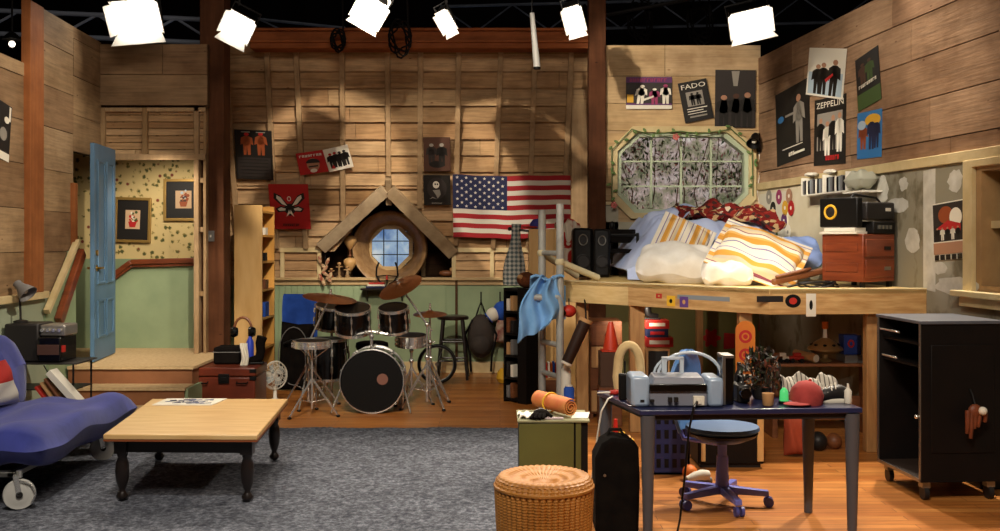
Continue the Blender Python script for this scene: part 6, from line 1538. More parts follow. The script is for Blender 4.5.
# printer
t = thing('printer', 'translucent pale blue and grey printer on the front left of the desk', 'printer', (X(676, 5.4), 5.5, DZ))
M_TRB = mat('translucent blue plastic', '#9fb2c8', .25, coat=.3, col2='#8ea2ba', vs=3); M_SLV = mat('grey printer plastic', '#777a86', .35, coat=.2)
px0, px1 = X(630, 5.42), X(722, 5.42); pz1 = Z(375, 5.42)
m = wm(t); m.box(px0, px0 + .10, 5.37, 5.60, DZ + .002, pz1); part('side_cover', m, M_TRB, t, bevel=.018)
m = wm(t); m.box(px1 - .085, px1, 5.37, 5.60, DZ + .002, pz1 - .01); part('side_cover', m, M_TRB, t, bevel=.018)
m = wm(t); m.box(px0 + .10, px1 - .085, 5.39, 5.60, DZ + .002, pz1 - .05); part('body', m, M_SLV, t, bevel=.008)
m = wm(t); m.box(px0 + .10, px1 - .09, 5.375, 5.392, DZ + .085, DZ + .125); part('paper_slot', m, M_BLKG, t, bevel=.004)
m = wm(t); m.hexa([(px0 + .11, 5.38, pz1 - .06), (px1 - .09, 5.38, pz1 - .06), (px1 - .09, 5.56, pz1 - .05), (px0 + .11, 5.56, pz1 - .05), (px0 + .13, 5.40, pz1 - .01), (px1 - .11, 5.40, pz1 - .01), (px1 - .11, 5.54, pz1 + .0), (px0 + .13, 5.54, pz1)]); part('top_cover', m, M_SLV, t, bevel=.006)
m = wm(t); m.box(X(693, 5.38), X(704, 5.38), 5.362, 5.389, DZ + .012, DZ + .062).box(X(696, 5.38), X(701, 5.38), 5.356, 5.362, DZ + .02, DZ + .05); part('power_socket', m, M_WHITE, t, bevel=.004)
for k, pxx in enumerate((640, 650, 668, 674)): m = wm(t); m.box(X(pxx, 5.38), X(pxx + 4, 5.38), 5.366, 5.389, DZ + .03, DZ + .042 + .012 * (k > 1)); part('port', m, M_DGREY, t)
# arched clear paper guide on top
m = wm(t); ac = Vector((X(690, 5.52), 5.53, pz1 - .02)); ar = [(.175 * math.cos(a), .13 * math.sin(a)) for a in [i * PI / 14 for i in range(15)]]
m.tube([ac + Vector((x, 0, z)) for x, z in ar], .009, 8); m.tube([ac + Vector((x * .62 - .09, 0, z * .8)) for x, z in ar[6:]], .007, 8)
part('paper_guide', m, mat('clear whitish plastic', '#bcc7d2', .2, coat=.4), t, 60)
m = wm(t); m.box(X(662, 5.5), X(667, 5.5), 5.50, 5.53, pz1 - .03, Z(358, 5.5)).box(X(680, 5.5), X(684, 5.5), 5.50, 5.53, pz1 - .03, Z(358, 5.5)).box(X(662, 5.5), X(684, 5.5), 5.50, 5.53, Z(360, 5.5), Z(357, 5.5)); part('tray_frame', m, mat('clear whitish plastic', '#bcc7d2'), t, bevel=.003)

# office chair
cc = Vector((X(723, 6.1), 6.12, 0)); t = thing('office_chair', 'small blue office chair on a lilac star base behind the desk', 'office chair', cc)
M_LIL = mat('lilac grey metal', '#7076cc', .4, coat=.2); M_CHB = mat('blue chair plastic', '#5f8ec9', .35, col2='#4e7cb9', vs=3)
m = wm(t); m.lathe([(0, .43), (.14, .43), (.20, .445), (.225, .465), (.22, .485), (.15, .495), (0, .49)], 28, Matrix.Translation(cc) @ Matrix.Diagonal((1, .95, 1, 1))); part('seat', m, mat('steel blue chair seat', '#4b6a94', .7), t, 60)
m = wm(t); m.lathe([(0, .385), (.12, .39), (.20, .425), (.215, .445), (.0, .45)], 28, Matrix.Translation(cc)); part('seat_pan', m, M_BLK, t, 60)
m = wm(t); m.cyl(cc + Vector((0, 0, .07)), cc + Vector((0, 0, .30)), .044, .034, seg=18).cyl(cc + Vector((0, 0, .30)), cc + Vector((0, 0, .39)), .028, seg=16); part('gas_column', m, M_LIL, t)
for i in range(5):
    a = R(278 + 72 * i); d = Vector((math.cos(a), math.sin(a), 0)); e = cc + d * .275
    m = wm(t); b0 = cc + d * .02 + Vector((0, 0, .12)); b1 = e + Vector((0, 0, .085)); n = Vector((-d.y, d.x, 0))
    m.hexa([b0 - n * .032 - Vector((0, 0, .045)), b0 + n * .032 - Vector((0, 0, .045)), b1 + n * .022 - Vector((0, 0, .02)), b1 - n * .022 - Vector((0, 0, .02)), b0 - n * .028, b0 + n * .028, b1 + n * .019 + Vector((0, 0, .014)), b1 - n * .019 + Vector((0, 0, .014))]); l = part('base_arm', m, M_LIL, t, bevel=.005)
    for s_ in (-1, 1):
        m = wm(t); p = e + Vector((0, 0, .031)); m.cyl(p + n * .008 * s_, p + n * .026 * s_, .03, seg=16); part('caster', m, mat('dark violet caster', '#4a4b8c', .4), l)
bk = cc + Vector((-.125, .12, 0)); bd = Vector((.78, -.62, 0)).normalized(); bn = Vector((-bd.y, bd.x, 0))
def bfn(u, v):
    a = (u - .5) * 2; w_ = .165 * (1 - .95 * max(0, .40 - v)) * math.sqrt(max(.02, 1 - max(0, (v - .62) / .38) ** 2.2)); return bk - bd * (.10 - .05 * a * a + .03 * math.sin(v * 3)) + bn * a * w_ * 1.15 + Vector((0, 0, .43 + .485 * v))
m = wm(t); m.sheet(bfn, 14, 22, t=.02); part('backrest', m, M_CHB, t, 70)
m = wm(t); m.tube([bk - bd * .08 + Vector((0, 0, .60)), bk - bd * .16 + Vector((0, 0, .50)), bk - bd * .10 + Vector((0, 0, .37)), cc + Vector((-.03, 0, .375))], .014, 8); part('back_bar', m, M_LIL, t)

# things on the desk
t = thing('loudspeaker', 'slim black and silver upright speaker right of the printer', 'loudspeaker', (X(729, 5.5), 5.5, DZ)); a, b = X(723, 5.45), X(734, 5.45)
m = wm(t); m.box(a, b, 5.45, 5.60, DZ + .002, Z(357, 5.45)); part('cabinet', m, M_BLKG, t, bevel=.008); m = wm(t); m.box(a - .003, a + .012, 5.44, 5.46, DZ + .004, Z(357, 5.45)).box(a, b, 5.445, 5.6, Z(358, 5.45), Z(355.5, 5.45)); part('silver_trim', m, M_STEEL, t)
def onthing(name, label, cat, px, d, z=DZ): return thing(name, label, cat, (X(px, d), d, z))
t = onthing('potted_plant', 'dark bushy reddish brown plant in a low pot on the middle of the desk', 'plant', 761, 5.66); c = t.location
m = wm(t); m.lathe([(.04, .002), (.055, .03), (.06, .07), (.054, .07), (.05, .03), (0, .028)], 20, Matrix.Translation(c), cap=False); part('pot', m, M_DGREY, t, 50)
m = wm(t); q_ = random.Random(21)
for i in range(10): a = i * .63; m.tube([c + Vector((0, 0, .04)), c + Vector((.05 * math.cos(a), .04 * math.sin(a), .14)), c + Vector((.10 * math.cos(a), .07 * math.sin(a), .24 + .03 * math.sin(i * 2)))], .003, 5)
part('stems', m, M_BRWN, t)
m = wm(t); LV = NT('dark plant leaves').set(.5); g_ = LV.n('ShaderNodeNewGeometry'); LV.base(LV.ramp(g_.outputs['Random Per Island'], [(0, '#1d170e'), (.4, '#33231a'), (.62, '#2b3319'), (.84, '#6a3a2c'), (.95, '#a08f78')], 'CONSTANT'))
for i in range(330):
    a, h_ = q_.uniform(0, 6.28), q_.uniform(.06, .29); rr = .115 * math.sqrt(q_.random()) * (1 - .5 * max(0, h_ - .18) / .11); p = c + Vector((rr * math.cos(a), rr * math.sin(a) * .8, h_)); r = q_.uniform(.010, .019); e = Euler((q_.uniform(0, 6), q_.uniform(0, 6), q_.uniform(0, 6))).to_matrix()
    m.add([p + e @ Vector(v) for v in ((-r * 1.5, 0, 0), (0, -r * .7, .004), (r * 1.5, 0, 0), (0, r * .7, .004), (0, 0, -.003))], [(0, 1, 4), (1, 2, 4), (2, 3, 4), (3, 0, 4), (0, 3, 2, 1)])
o = part('foliage', m, LV.m, t, None); o['kind'] = 'stuff'
t = onthing('camcorder', 'black camcorder with small lens left of the dark bushy plant', 'camera', 744, 5.5); c = t.location
m = wm(t); m.box(c.x - .035, c.x + .035, 5.5, 5.66, DZ + .002, DZ + .10); part('body', m, M_DGREY, t, bevel=.012); m = wm(t); m.cyl((c.x, 5.5, DZ + .06), (c.x, 5.45, DZ + .06), .03, seg=18).cyl((c.x, 5.45, DZ + .06), (c.x, 5.444, DZ + .06), .024, seg=18); part('lens', m, M_BLKG, t); m = wm(t); m.tube([(c.x, 5.52, DZ + .10), (c.x, 5.53, DZ + .14), (c.x, 5.62, DZ + .14), (c.x, 5.64, DZ + .10)], .008, 6); part('handle', m, M_BLK, t)
for k, (px, d, h, r, mm, lb) in enumerate(((739, 5.72, .20, .028, M_DGREY, 'tall dark bottle behind the black camcorder on the desk'), (776, 5.75, .19, .026, M_BRWN, 'brown bottle right behind the dark bushy plant on the desk'), (768, 5.42, .07, .03, M_TAN, 'short tan pot in front of the dark bushy plant'))):
    t = onthing('bottle' if h > .1 else 'pot', lb, 'bottle' if h > .1 else 'pot', px, d); c = t.location
    m = wm(t); m.lathe([(r * .9, .002), (r, .01), (r, h * .62), (r * .4, h * .8), (r * .4, h * .92)] if h > .1 else [(r * .8, .002), (r, .01), (r * 1.1, h), (r * .95, h), (r * .9, .01), (0, .008)], 16, Matrix.Translation(c), cap=h > .1); part('body', m, mm, t, 50)
    m = wm(t); m.lathe([(r * .45, h * .92), (r * .45, h), (0, h)] if h > .1 else [(r * 1.0, h * .8), (r * .98, h * .86), (0, h * .87)], 14, Matrix.Translation(c)); part('cap' if h > .1 else 'filling', m, M_WHITE if k else M_BLK, t)
t = onthing('green_light', 'small glass gadget glowing green beside the red cap on the desk', 'gadget', 784, 5.5); c = t.location
m = wm(t); m.lathe([(.02, .002), (.025, .02), (.022, .07), (.010, .085), (0, .09)], 14, Matrix.Translation(c)); part('bulb', m, mat('green glowing glass', '#4fae6d', .2, emit='#3fbf66', est=.7), t, 60); m = wm(t); m.lathe([(.03, .001), (.03, .012), (.02, .018)], 14, Matrix.Translation(c)); part('base', m, M_BLK, t); t.name = 'glow_lamp'
t = onthing('knit_cap', 'faded red cap lying dome up at the right of the desk', 'cap', 805, 5.5); c = t.location
m = wm(t); m.lathe([(.088, .002), (.092, .02), (.088, .07), (.06, .11), (.02, .128), (0, .13)], 24, Matrix.Translation(c) @ Matrix.Rotation(R(12), 4, 'Y')); part('crown', m, mat('faded red cloth', '#a8403c', .9, col2='#8e3330', vs=12), t, 60); m = wm(t); m.ball(c + Vector((-.07, -.09, .014)), (.075, .055, .010), 14, 6); part('brim', m, mat('faded red cloth', '#a8403c'), t, 60); m = wm(t); m.ball(c + Vector((.028, 0, .128)), .01); part('button', m, M_RED, t)
t.name = 'baseball_hat'
t = onthing('sneaker', 'black and white sneaker at the right end of the desk', 'shoe', 832, 5.55); c = t.location
m = wm(t); m.tube([c + Vector(p) for p in ((.09, 0, .04), (.04, 0, .055), (-.02, -.01, .05), (-.08, -.02, .035), (-.105, -.02, .028))], [.036, .045, .040, .034, .02], 14); part('upper', m, M_DGREY, t, 70)
m = wm(t); m.tube([c + Vector((.10, 0, .014)), c + Vector((0, -.005, .013)), c + Vector((-.115, -.02, .014))], [.03, .034, .024], 12); part('sole', m, M_WHITE, t, 60); m = wm(t)
for i in range(4): m.tube([c + Vector((-.06 + i * .022, -.045, .05 + i * .01)), c + Vector((-.055 + i * .022, -.015, .085 + i * .008)), c + Vector((-.06 + i * .022, .02, .05 + i * .01))], .004, 5)
part('laces', m, M_WHITE, t)
t = onthing('glue_bottle', 'small white bottle standing at the far right corner of the desk', 'bottle', 848, 5.5); c = t.location; m = wm(t); m.lathe([(.018, .002), (.02, .01), (.02, .07), (.008, .085)], 14, Matrix.Translation(c)); part('body', m, M_WHITE, t, 50); m = wm(t); m.lathe([(.009, .085), (.004, .11), (0, .11)], 10, Matrix.Translation(c)); part('nozzle', m, M_WHITE, t)
m = MB(); c = Vector((X(803, 5.8), 5.78, DZ)); m.sheet(lambda u, v: (c.x + (u - .5) * .32 + .02 * math.sin(v * 9), c.y + (v - .5) * .16, DZ + .035 + .02 * math.sin(u * 13 + v * 4) * math.sin(v * PI) + .012 * math.sin(u * 31) * math.sin(v * PI) + .075 * math.sin(v * PI)), 26, 14, t=.012)
tc = NT('grey striped cloth').set(.9); s_ = tc.n('ShaderNodeSeparateXYZ'); tc.l(tc.coords((1, 1, 1)), s_.inputs[0]); tc.base(tc.ramp(tc.math('FRACT', tc.math('MULTIPLY', s_.outputs[0], 45.0)), [(0, '#b3ada0'), (.7, '#5d5852')], 'CONSTANT'))
S('scarf', m, tc.m, 'grey striped cloth bunched behind the red cap on the desk', 'cloth', smooth=75)
t = onthing('padded_arch', 'beige padded arch standing at the back left of the desk', 'toy', 629, 5.9); c = Vector((X(629, 5.85), 5.85, DZ))
m = wm(t); m.tube([c + Vector((.064 * math.cos(a) * 1.0, 0, .17 + .115 * math.sin(a))) if 0 < a < PI else c for a in [.01 + i * (PI - .02) / 12 for i in range(13)]], .028, 10)
m2 = wm(t); m2.tube([c + Vector((.066, 0, .03)), c + Vector((.07, 0, .10))] + [c + Vector((.064 * math.cos(a), 0, .17 + .115 * math.sin(a))) for a in [i * PI / 12 for i in range(13)]] + [c + Vector((-.07, 0, .10)), c + Vector((-.062, 0, .03))], .027, 12); part('tube', m2, mat('beige canvas', '#d0b583', .9, col2='#bfa171', vs=9), t, 70)
m = wm(t); m.tube([c + Vector((.066, 0, .028)), c + Vector((.066, 0, .002))], .030, 10).tube([c + Vector((-.062, 0, .028)), c + Vector((-.062, 0, .002))], .030, 10)
for s_ in (.066, -.062): m = wm(t); m.cyl(c + Vector((s_, 0, .002)), c + Vector((s_, 0, .03)), .030); part('foot_pad', m, M_BLK, t)
t = onthing('screwdriver', 'red handled screwdriver with pale shaft lying on the left corner of the desk', 'screwdriver', 610, 5.85); c = Vector((X(610, 5.8), 5.80, DZ + .016)); m = wm(t); m.cyl(c, c + Vector((.10, .02, 0)), .014, seg=12).ball(c + Vector((.03, .006, 0)), .018).ball(c + Vector((.07, .012, 0)), .018); part('handle', m, M_RED, t); m = wm(t); m.cyl(c, c + Vector((-.075, -.015, 0)), .006, .004); part('shaft', m, M_WHITE, t)
t = onthing('walkie_talkie', 'upright black handset between the padded arch and the printer', 'handset', 624, 5.62); c = t.location + Vector((-.01, 0, 0)); m = wm(t); m.box(c.x - .02, c.x + .025, 5.60, 5.64, DZ + .001, DZ + .15); part('body', m, M_BLK, t, bevel=.008); m = wm(t); m.cyl((c.x + .015, 5.62, DZ + .15), (c.x + .015, 5.62, DZ + .22), .005); part('antenna', m, M_BLK, t)
# cables
m = MB(); m.tube([(X(612, 5.7), 5.68, DZ + .01), (X(607, 5.7), 5.64, DZ + .004), (X(600, 5.7), 5.62, .66), (X(597, 5.7), 5.66, .52), (X(590, 5.8), 5.75, .2), (X(592, 5.9), 5.85, .02), (X(600, 6), 6.0, .012)], .005, 6); S('white_cable', m, M_WHITE, 'thin white cable hanging off the left edge of the desk', 'cable')
m = MB(); m.tube([(X(698, 5.36), 5.37, DZ + .035), (X(694, 5.25), 5.26, DZ + .02), (X(690, 5.22), 5.25, .62), (X(686, 5.25), 5.27, .4), (X(680, 5.3), 5.3, .14), (X(674, 5.2), 5.2, .02), (X(668, 5.0), 5.0, .012)], .006, 6); S('power_cord', m, M_BLK, 'black power cord hanging from the printer in front of the chair base', 'cable')

# ================================================================ under and beside the desk
t = thing('equipment_bag', 'tall round shouldered black case standing under the left end of the desk', 'case', (X(616, 5.55), 5.6, 0)); c = t.location
m = wm(t); prof = [(-.118, 0), (.118, 0), (.125, .30), (.118, .48), (.07, .52), (-.03, .535), (-.085, .50), (-.122, .42)]
m.prism(prof, (c.x, 5.48, 0), (1, 0, 0), (0, 0, 1), (0, 1, 0), .22); part('body', m, M_BLKC, t, 50, bevel=.02)
m = wm(t); m.tube([(c.x - .04, 5.6, .53), (c.x - .03, 5.6, .56), (c.x + .03, 5.6, .56), (c.x + .05, 5.6, .52)], .010, 8); part('handle', m, M_BLK, t); m = wm(t); m.cyl((c.x - .07, 5.476, .33), (c.x - .07, 5.482, .33), .008); part('stud', m, M_STEEL, t)
M_WICK = NT('honey wicker').set(.5, 0, .4); w1 = M_WICK.n('ShaderNodeTexWave', wave_type='BANDS', bands_direction='Z'); M_WICK.l(M_WICK.coords((1, 1, 1)), w1.inputs[0]); w1.inputs['Scale'].default_value = 22; w1.inputs['Distortion'].default_value = 2
M_WICK.base(M_WICK.mix(w1.outputs['Fac'], M_WICK.ramp(M_WICK.noise(M_WICK.coords((1, 1, 1)), 8, 3), [(.35, '#9a6024'), (.65, '#b87c36')]), '#b67b36')); M_WICK.bump(w1.outputs['Fac'], .4, .006)
WC = Vector((X(544, 5.04), 5.04, 0)); t = thing('wicker_stool', 'round honey coloured wicker stool at the front edge of the rug', 'stool', WC)
def ripple(tt, z): return .045 * abs(math.sin(tt * 24)) - .014
m = wm(t); m.lathe([(.215, 0), (.225, .02), (.232, .12), (.238, .22), (.242, .32), (.245, .38), (.238, .415), (.22, .425)], 240, Matrix.Translation(WC), ripple=ripple, cap=False); part('drum_side', m, M_WICK.m, t, 60)
m = wm(t); m.lathe([(.225, .40), (.236, .418), (.225, .432), (.20, .435), (.15, .424), (.09, .408), (.04, .398), (0, .395)], 200, Matrix.Translation(WC), ripple=lambda tt, z: 0, cap=False)
for k, p in enumerate(m.v):
    r = math.hypot(p.x, p.y); a = math.atan2(p.y, p.x); p.z += .006 * abs(math.sin(a * 22 + r * 9)) * min(1, r * 8)
part('seat', m, M_WICK.m, t, 60)
m = wm(t)
for z in (.385, .03): m = wm(t); m.tube([WC + Vector((.246 * math.cos(a), .246 * math.sin(a), z)) for a in [i * PI / 24 for i in range(48)]], .010, 8, closed=True); part('rim', m, M_WICK.m, t, 60)

# olive cabinet with clutter
gx0, gx1, gd0, gd1 = X(519, 6.35), X(574, 6.35), 6.35, 6.72; gz = Z(420, 6.35)
t = thing('storage_cabinet', 'olive green low cabinet with black side standing behind the wicker stool', 'cabinet', ((gx0 + gx1) / 2, 6.5, 0)); M_OLIV = mat('olive green paint', '#5b5828', .5, col2='#4f4c22', vs=2)
m = wm(t); m.box(gx0, gx1 + .09, gd0 + .02, gd1, .02, gz - .015); part('carcass', m, M_BLK, t, bevel=.004); m = wm(t); m.box(gx0, gx1, gd0, gd0 + .02, .03, gz - .02); part('door', m, M_OLIV, t, bevel=.004)
m = wm(t); m.box(gx1 + .012, gx1 + .045, gd0 + .002, gd0 + .02, .03, gz - .02); part('side_strip', m, M_OLIV, t); m = wm(t); m.box(gx0 - .01, gx1 + .10, gd0 - .01, gd1 + .01, gz - .015, gz); part('top', m, mat('grey green top', '#8c8a68', .5), t, bevel=.003)
m = wm(t); m.box(gx0 + .01, gx1 + .08, gd0 + .03, gd1 - .02, 0, .02); part('plinth', m, M_BLK, t)
t = thing('exercise_mat', 'rolled orange and red mat lying on the olive cabinet', 'mat', (X(556, 6.4), 6.5, gz)); a, b = P(571, 411, 6.42), P(538, 397, 6.75); a.z = gz + .066; b.z = gz + .07
m = wm(t); ax = (b - a).normalized(); u_, v_, _ = frame_from(a, b); pts = []
for i in range(90):
    th = i / 90 * 6 * PI; r = .012 + .048 * i / 90; pts.append((r * math.cos(th), r * math.sin(th)))
vs = []; 
for k in (0, 1):
    for (x, y) in pts: vs.append((a if k == 0 else b) + u_ * x + v_ * y)
    for (x, y) in pts: l = math.hypot(x, y); vs.append((a if k == 0 else b) + u_ * x * (l - .007) / l + v_ * y * (l - .007) / l)
n_ = len(pts); fs = []
for i in range(n_ - 1): fs += [(i, i + 1, 2 * n_ + i + 1, 2 * n_ + i), (n_ + i, 3 * n_ + i, 3 * n_ + i + 1, n_ + i + 1), (i, n_ + i, n_ + i + 1, i + 1), (2 * n_ + i, 2 * n_ + i + 1, 3 * n_ + i + 1, 3 * n_ + i)]
fs += [(0, 2 * n_, 3 * n_, n_), (n_ - 1, 2 * n_ - 1, 4 * n_ - 1, 3 * n_ - 1)]
m.add(vs, fs); part('roll', m, mat('orange red foam', '#c0582f', .7, col2='#c98545', vs=6), t, 40)
m = wm(t); p = a.lerp(b, .6); m.tube([p + u_ * .064 * math.cos(q) + v_ * .064 * math.sin(q) for q in [i * PI / 10 for i in range(20)]], .006, 6, closed=True); part('strap', m, M_YEL, t)
t = thing('glove', 'black glove with grey cuff on the left of the olive cabinet', 'glove', (X(540, 6.4), 6.45, gz)); c = Vector((X(541, 6.42), 6.40, gz)); m = wm(t); m.ball(c + Vector((0, 0, .032)), (.055, .04, .03)); 
for i in range(4): m.tube([c + Vector((.02 - i * .018, -.02, .035)), c + Vector((.015 - i * .024, -.055, .03)), c + Vector((.01 - i * .026, -.075, .014))], [.014, .012, .010], 7)
m.tube([c + Vector((.04, 0, .03)), c + Vector((.065, -.03, .02))], [.014, .011], 7); part('hand', m, M_BLKC, t, 70); m = wm(t); m.ball(c + Vector((.0, .045, .03)), (.05, .03, .028)); part('cuff', m, M_GREY, t, 70)
m = MB(); c = Vector((X(528, 6.45), 6.45, gz)); m.sheet(lambda u, v: (c.x + (u - .5) * .12 + .01 * math.sin(v * 7), c.y + (v - .5) * .16, gz + .008 + .022 * abs(math.sin(u * 7 + v * 5))), 14, 10, t=.006); S('white_sock', m, M_WHITE, 'crumpled white sock at the left end of the olive cabinet', 'sock', smooth=70)
m = MB(); m.hexa([(X(571, 6.4), 6.40, gz + .001), (X(588, 6.4), 6.40, gz + .001), (X(590, 6.6), 6.62, gz + .001), (X(576, 6.6), 6.62, gz + .001), (X(571, 6.4), 6.40, gz + .004), (X(588, 6.4), 6.40, gz + .004), (X(590, 6.6), 6.62, gz + .004), (X(576, 6.6), 6.62, gz + .004)]); S('paper_sheet', m, M_PAPER, 'white paper sheet at the right end of the olive cabinet', 'paper', smooth=None)
m = MB(); c = Vector((X(553, 6.3), 6.37, gz)); m.hexa([(c.x - .05, 6.36, gz + .001), (c.x + .07, 6.36, gz + .001), (c.x + .07, 6.43, gz + .001), (c.x - .05, 6.43, gz + .001), (c.x - .05, 6.36, gz + .012), (c.x + .07, 6.36, gz + .012), (c.x + .07, 6.43, gz + .006), (c.x - .05, 6.43, gz + .006)]); S('notebook', m, mat('pale lilac card', '#b7a6a8', .8), 'thin lilac notebook in front of the rolled mat on the olive cabinet', 'book', bevel=.002)

# ================================================================ things under the bed platform
t = thing('chest_of_drawers', 'brown chest of drawers under the left end of the bed platform', 'chest of drawers', (X(605, 9.1), 9.3, 0)); x0, x1, zt = X(590, 9.1), X(622, 9.1), Z(321, 9.1)
m = wm(t); m.box(x0, x1, 9.10, 9.5, .04, zt); part('carcass', m, M_BRWN, t, bevel=.006); zz_ = .06
for i in range(4):
    m = wm(t); m.box(x0 + .012, x1 - .012, 9.085, 9.10, zz_, zz_ + .19); d = part('drawer', m, M_BRWN if i % 2 else M_TAN, t, bevel=.004); m = wm(t); m.ball(((x0 + x1) / 2, 9.075, zz_ + .10), .014); part('knob', m, M_BLK, d); zz_ += .20
for a in (x0, x1 - .03):
    for b in (9.10, 9.47): m = wm(t); m.box(a, a + .03, b, b + .03, 0, .04); part('foot', m, M_BRWN, t)
t = thing('traffic_cone', 'orange red cone standing in front of the brown chest of drawers', 'cone', (X(612, 8.7), 8.75, 0)); c = t.location
m = MB(); 
t2 = thing('stack_crate', 'dark brown crate stack under the orange cone', 'crate', (X(612, 8.7), 8.78, 0)); 
m = wm(t2); a, b = X(599, 8.7), X(622, 8.7); m.box(a, b, 8.68, 8.88, 0, .34); part('lower_box', m, M_BRWN, t2, bevel=.006); m = wm(t2); m.box(a + .01, b - .01, 8.68, 8.88, .342, Z(352, 8.7) - .002); part('upper_box', m, mat('dark brown card', '#4b3426', .7), t2, bevel=.006)
zc = Z(352, 8.7); t.location.z = zc; bpy.context.view_layer.update()
m = wm(t); c = Vector((X(611, 8.75), 8.77, zc)); m.lathe([(.07, .012), (.055, .10), (.03, .22), (.018, .255), (0, .255)], 20, Matrix.Translation(c)); part('cone_body', m, mat('orange red plastic', '#c23a1e', .45), t, 50); m = wm(t); m.box(c.x - .085, c.x + .085, c.y - .085, c.y + .085, zc + .0, zc + .013); part('base', m, mat('orange red plastic', '#c23a1e'), t, bevel=.003)
# red boxes on a wooden box
t = thing('wooden_box', 'small open wooden box under the red boxes beneath the bunk', 'box', (X(658, 8.9), 9.0, 0)); a, b = X(646, 8.9), X(670, 8.9)
m = wm(t); m.box(a, b, 8.9, 9.15, .28, Z(347, 8.9)); part('body', m, M_TAN, t, bevel=.006); m = wm(t); m.box(a + .02, b - .02, 8.895, 8.9, .32, Z(351, 8.9)); part('label_panel', m, M_DGREY, t)
for xx in (a, b - .03): m = wm(t); m.box(xx, xx + .03, 8.9, 9.15, 0, .28); part('leg', m, M_TAN, t)
z0 = Z(347, 8.9) + .001
for k, (h, mm, lb, pa, pb) in enumerate(((.085, mat('signal red card', '#b52a22', .5), 'wide red box lowest of the stack under the bunk', 646, 673), (.075, M_NAVY, 'dark blue box second in the red stack under the bunk', 647, 668), (.075, mat('signal red card', '#b52a22'), 'red box topmost of the stack under the bunk', 646, 669))):
    m = MB(); m.box(X(pa, 8.9), X(pb, 8.9), 8.88, 9.10, z0, z0 + h); m.box(X(pa + 3, 8.9), X(pb - 4, 8.9), 8.878, 8.88, z0 + h * .3, z0 + h * .7, 1); S('game_box', m, [mm, I_WH if k != 1 else I_RD], lb, 'box', group='stack of boxes under the bunk', bevel=.003); z0 += h + .001
t = thing('boot', 'dark boot on top of the red box stack under the bunk', 'boot', (X(650, 8.95), 8.98, z0)); c = Vector((X(652, 8.95), 8.98, z0)); m = wm(t); m.tube([c + Vector(p) for p in ((.06, 0, .03), (.0, 0, .035), (-.03, 0, .05), (-.035, 0, .11))], [.022, .03, .034, .034], 12); part('upper', m, M_BLK, t, 70); m = wm(t); m.cbox(c + Vector((.005, 0, .008)), (.15, .055, .015)); part('sole', m, M_DGREY, t, bevel=.004)
# tube quiver hanging between ladder and post
t = thing('bolster_tube', 'dark brown tube with tan end hanging between ladder and front post', 'tube', P(575, 350, 8.6)); a, b = P(585, 322, 8.62), P(567, 362, 8.62)
m = wm(t); m.cyl(a, b, .055, .048, seg=20); part('tube', m, mat('dark brown leather', '#2c1a12', .45), t, 50); m = wm(t); d = (a - b).normalized(); m.cyl(a, a + d * .03, .062, seg=20); part('end_cap', m, M_TAN, t); m = wm(t); m.cyl(b, b - d * .02, .05, seg=20); part('end_cap', m, M_WHITE, t); m = wm(t); m.tube([a + d * .02, a + Vector((.01, .05, .10)), Vector((X(584, 8.9), 8.9, PZ - .10))], .008, 6); part('strap', m, M_BLK, t)
t = thing('helmet', 'small red helmet with black visor hanging under the platform by the ladder', 'helmet', P(569, 312, 8.85)); c = P(569, 311, 8.88); m = wm(t); m.ball(c, (.065, .06, .055), 16, 10); part('shell', m, M_RED, t, 60); m = wm(t); m.ball(c + Vector((-.05, -.02, -.012)), (.035, .04, .03)); part('visor', m, M_BLKG, t, 60); m = wm(t); m.tube([c + Vector((0, 0, .05)), c + Vector((0, .02, .11))], .005, 6); part('strap', m, M_BLK, t)
for k, (px, py0, py1, d, mm, lb) in enumerate(((566, 366, 392, 8.75, M_WHITE, 'tall white canister on the floor side of the ladder foot'), (569, 385, 408, 8.55, M_BLUE, 'blue canister standing in front of the white one by the ladder'), (552, 378, 398, 9.35, M_RED, 'stack of red and orange books seen through the ladder'))):
    if k == 2:
        t = thing('book_stack_shelf', 'low shelf of books seen through the ladder rungs', 'shelf', (X(550, 9.4), 9.5, 0)); m = wm(t); m.box(X(545, 9.4), X(558, 9.4), 9.42, 9.6, .0, .30); part('body', m, M_BRWN, t); m = wm(t); m.box(X(545, 9.4), X(558, 9.4), 9.42, 9.6, .30, .32); part('top', m, M_TAN, t); t.name = 'low_crate'; t['label'] = 'low brown crate with tan lid seen through the ladder rungs'; t['category'] = 'crate'
        for i in range(5):
            m = MB(); xa = X(545.5, 9.45) + i * .023; m.box(xa, xa + .019, 9.44, 9.58, .321, .321 + .13 + .01 * (i % 2)); m.box(xa + .002, xa + .017, 9.437, 9.44, .33, .36); S('book', m, [M_RED, M_WHITE, M_ORG, M_BLUE, M_RED][i], '%s upright book on the low crate behind the ladder, %s' % (['red', 'white', 'orange', 'blue', 'dark red'][i], ['leftmost', 'second from left', 'middle one', 'second from right', 'rightmost'][i]), 'book', group='books behind the ladder', bevel=.002)
    else:
        z1 = Z(py0, d); t = thing('canister', lb, 'canister', (X(px, d), d, 0)); c = t.location; m = wm(t); m.lathe([(.04, .0), (.045, .01), (.045, z1 - .03), (.03, z1 - .01)], 18, Matrix.Translation(c)); part('body', m, mm, t, 50); m = wm(t); m.lathe([(.032, z1 - .01), (.032, z1), (0, z1)], 14, Matrix.Translation(c)); part('cap', m, M_WHITE, t)
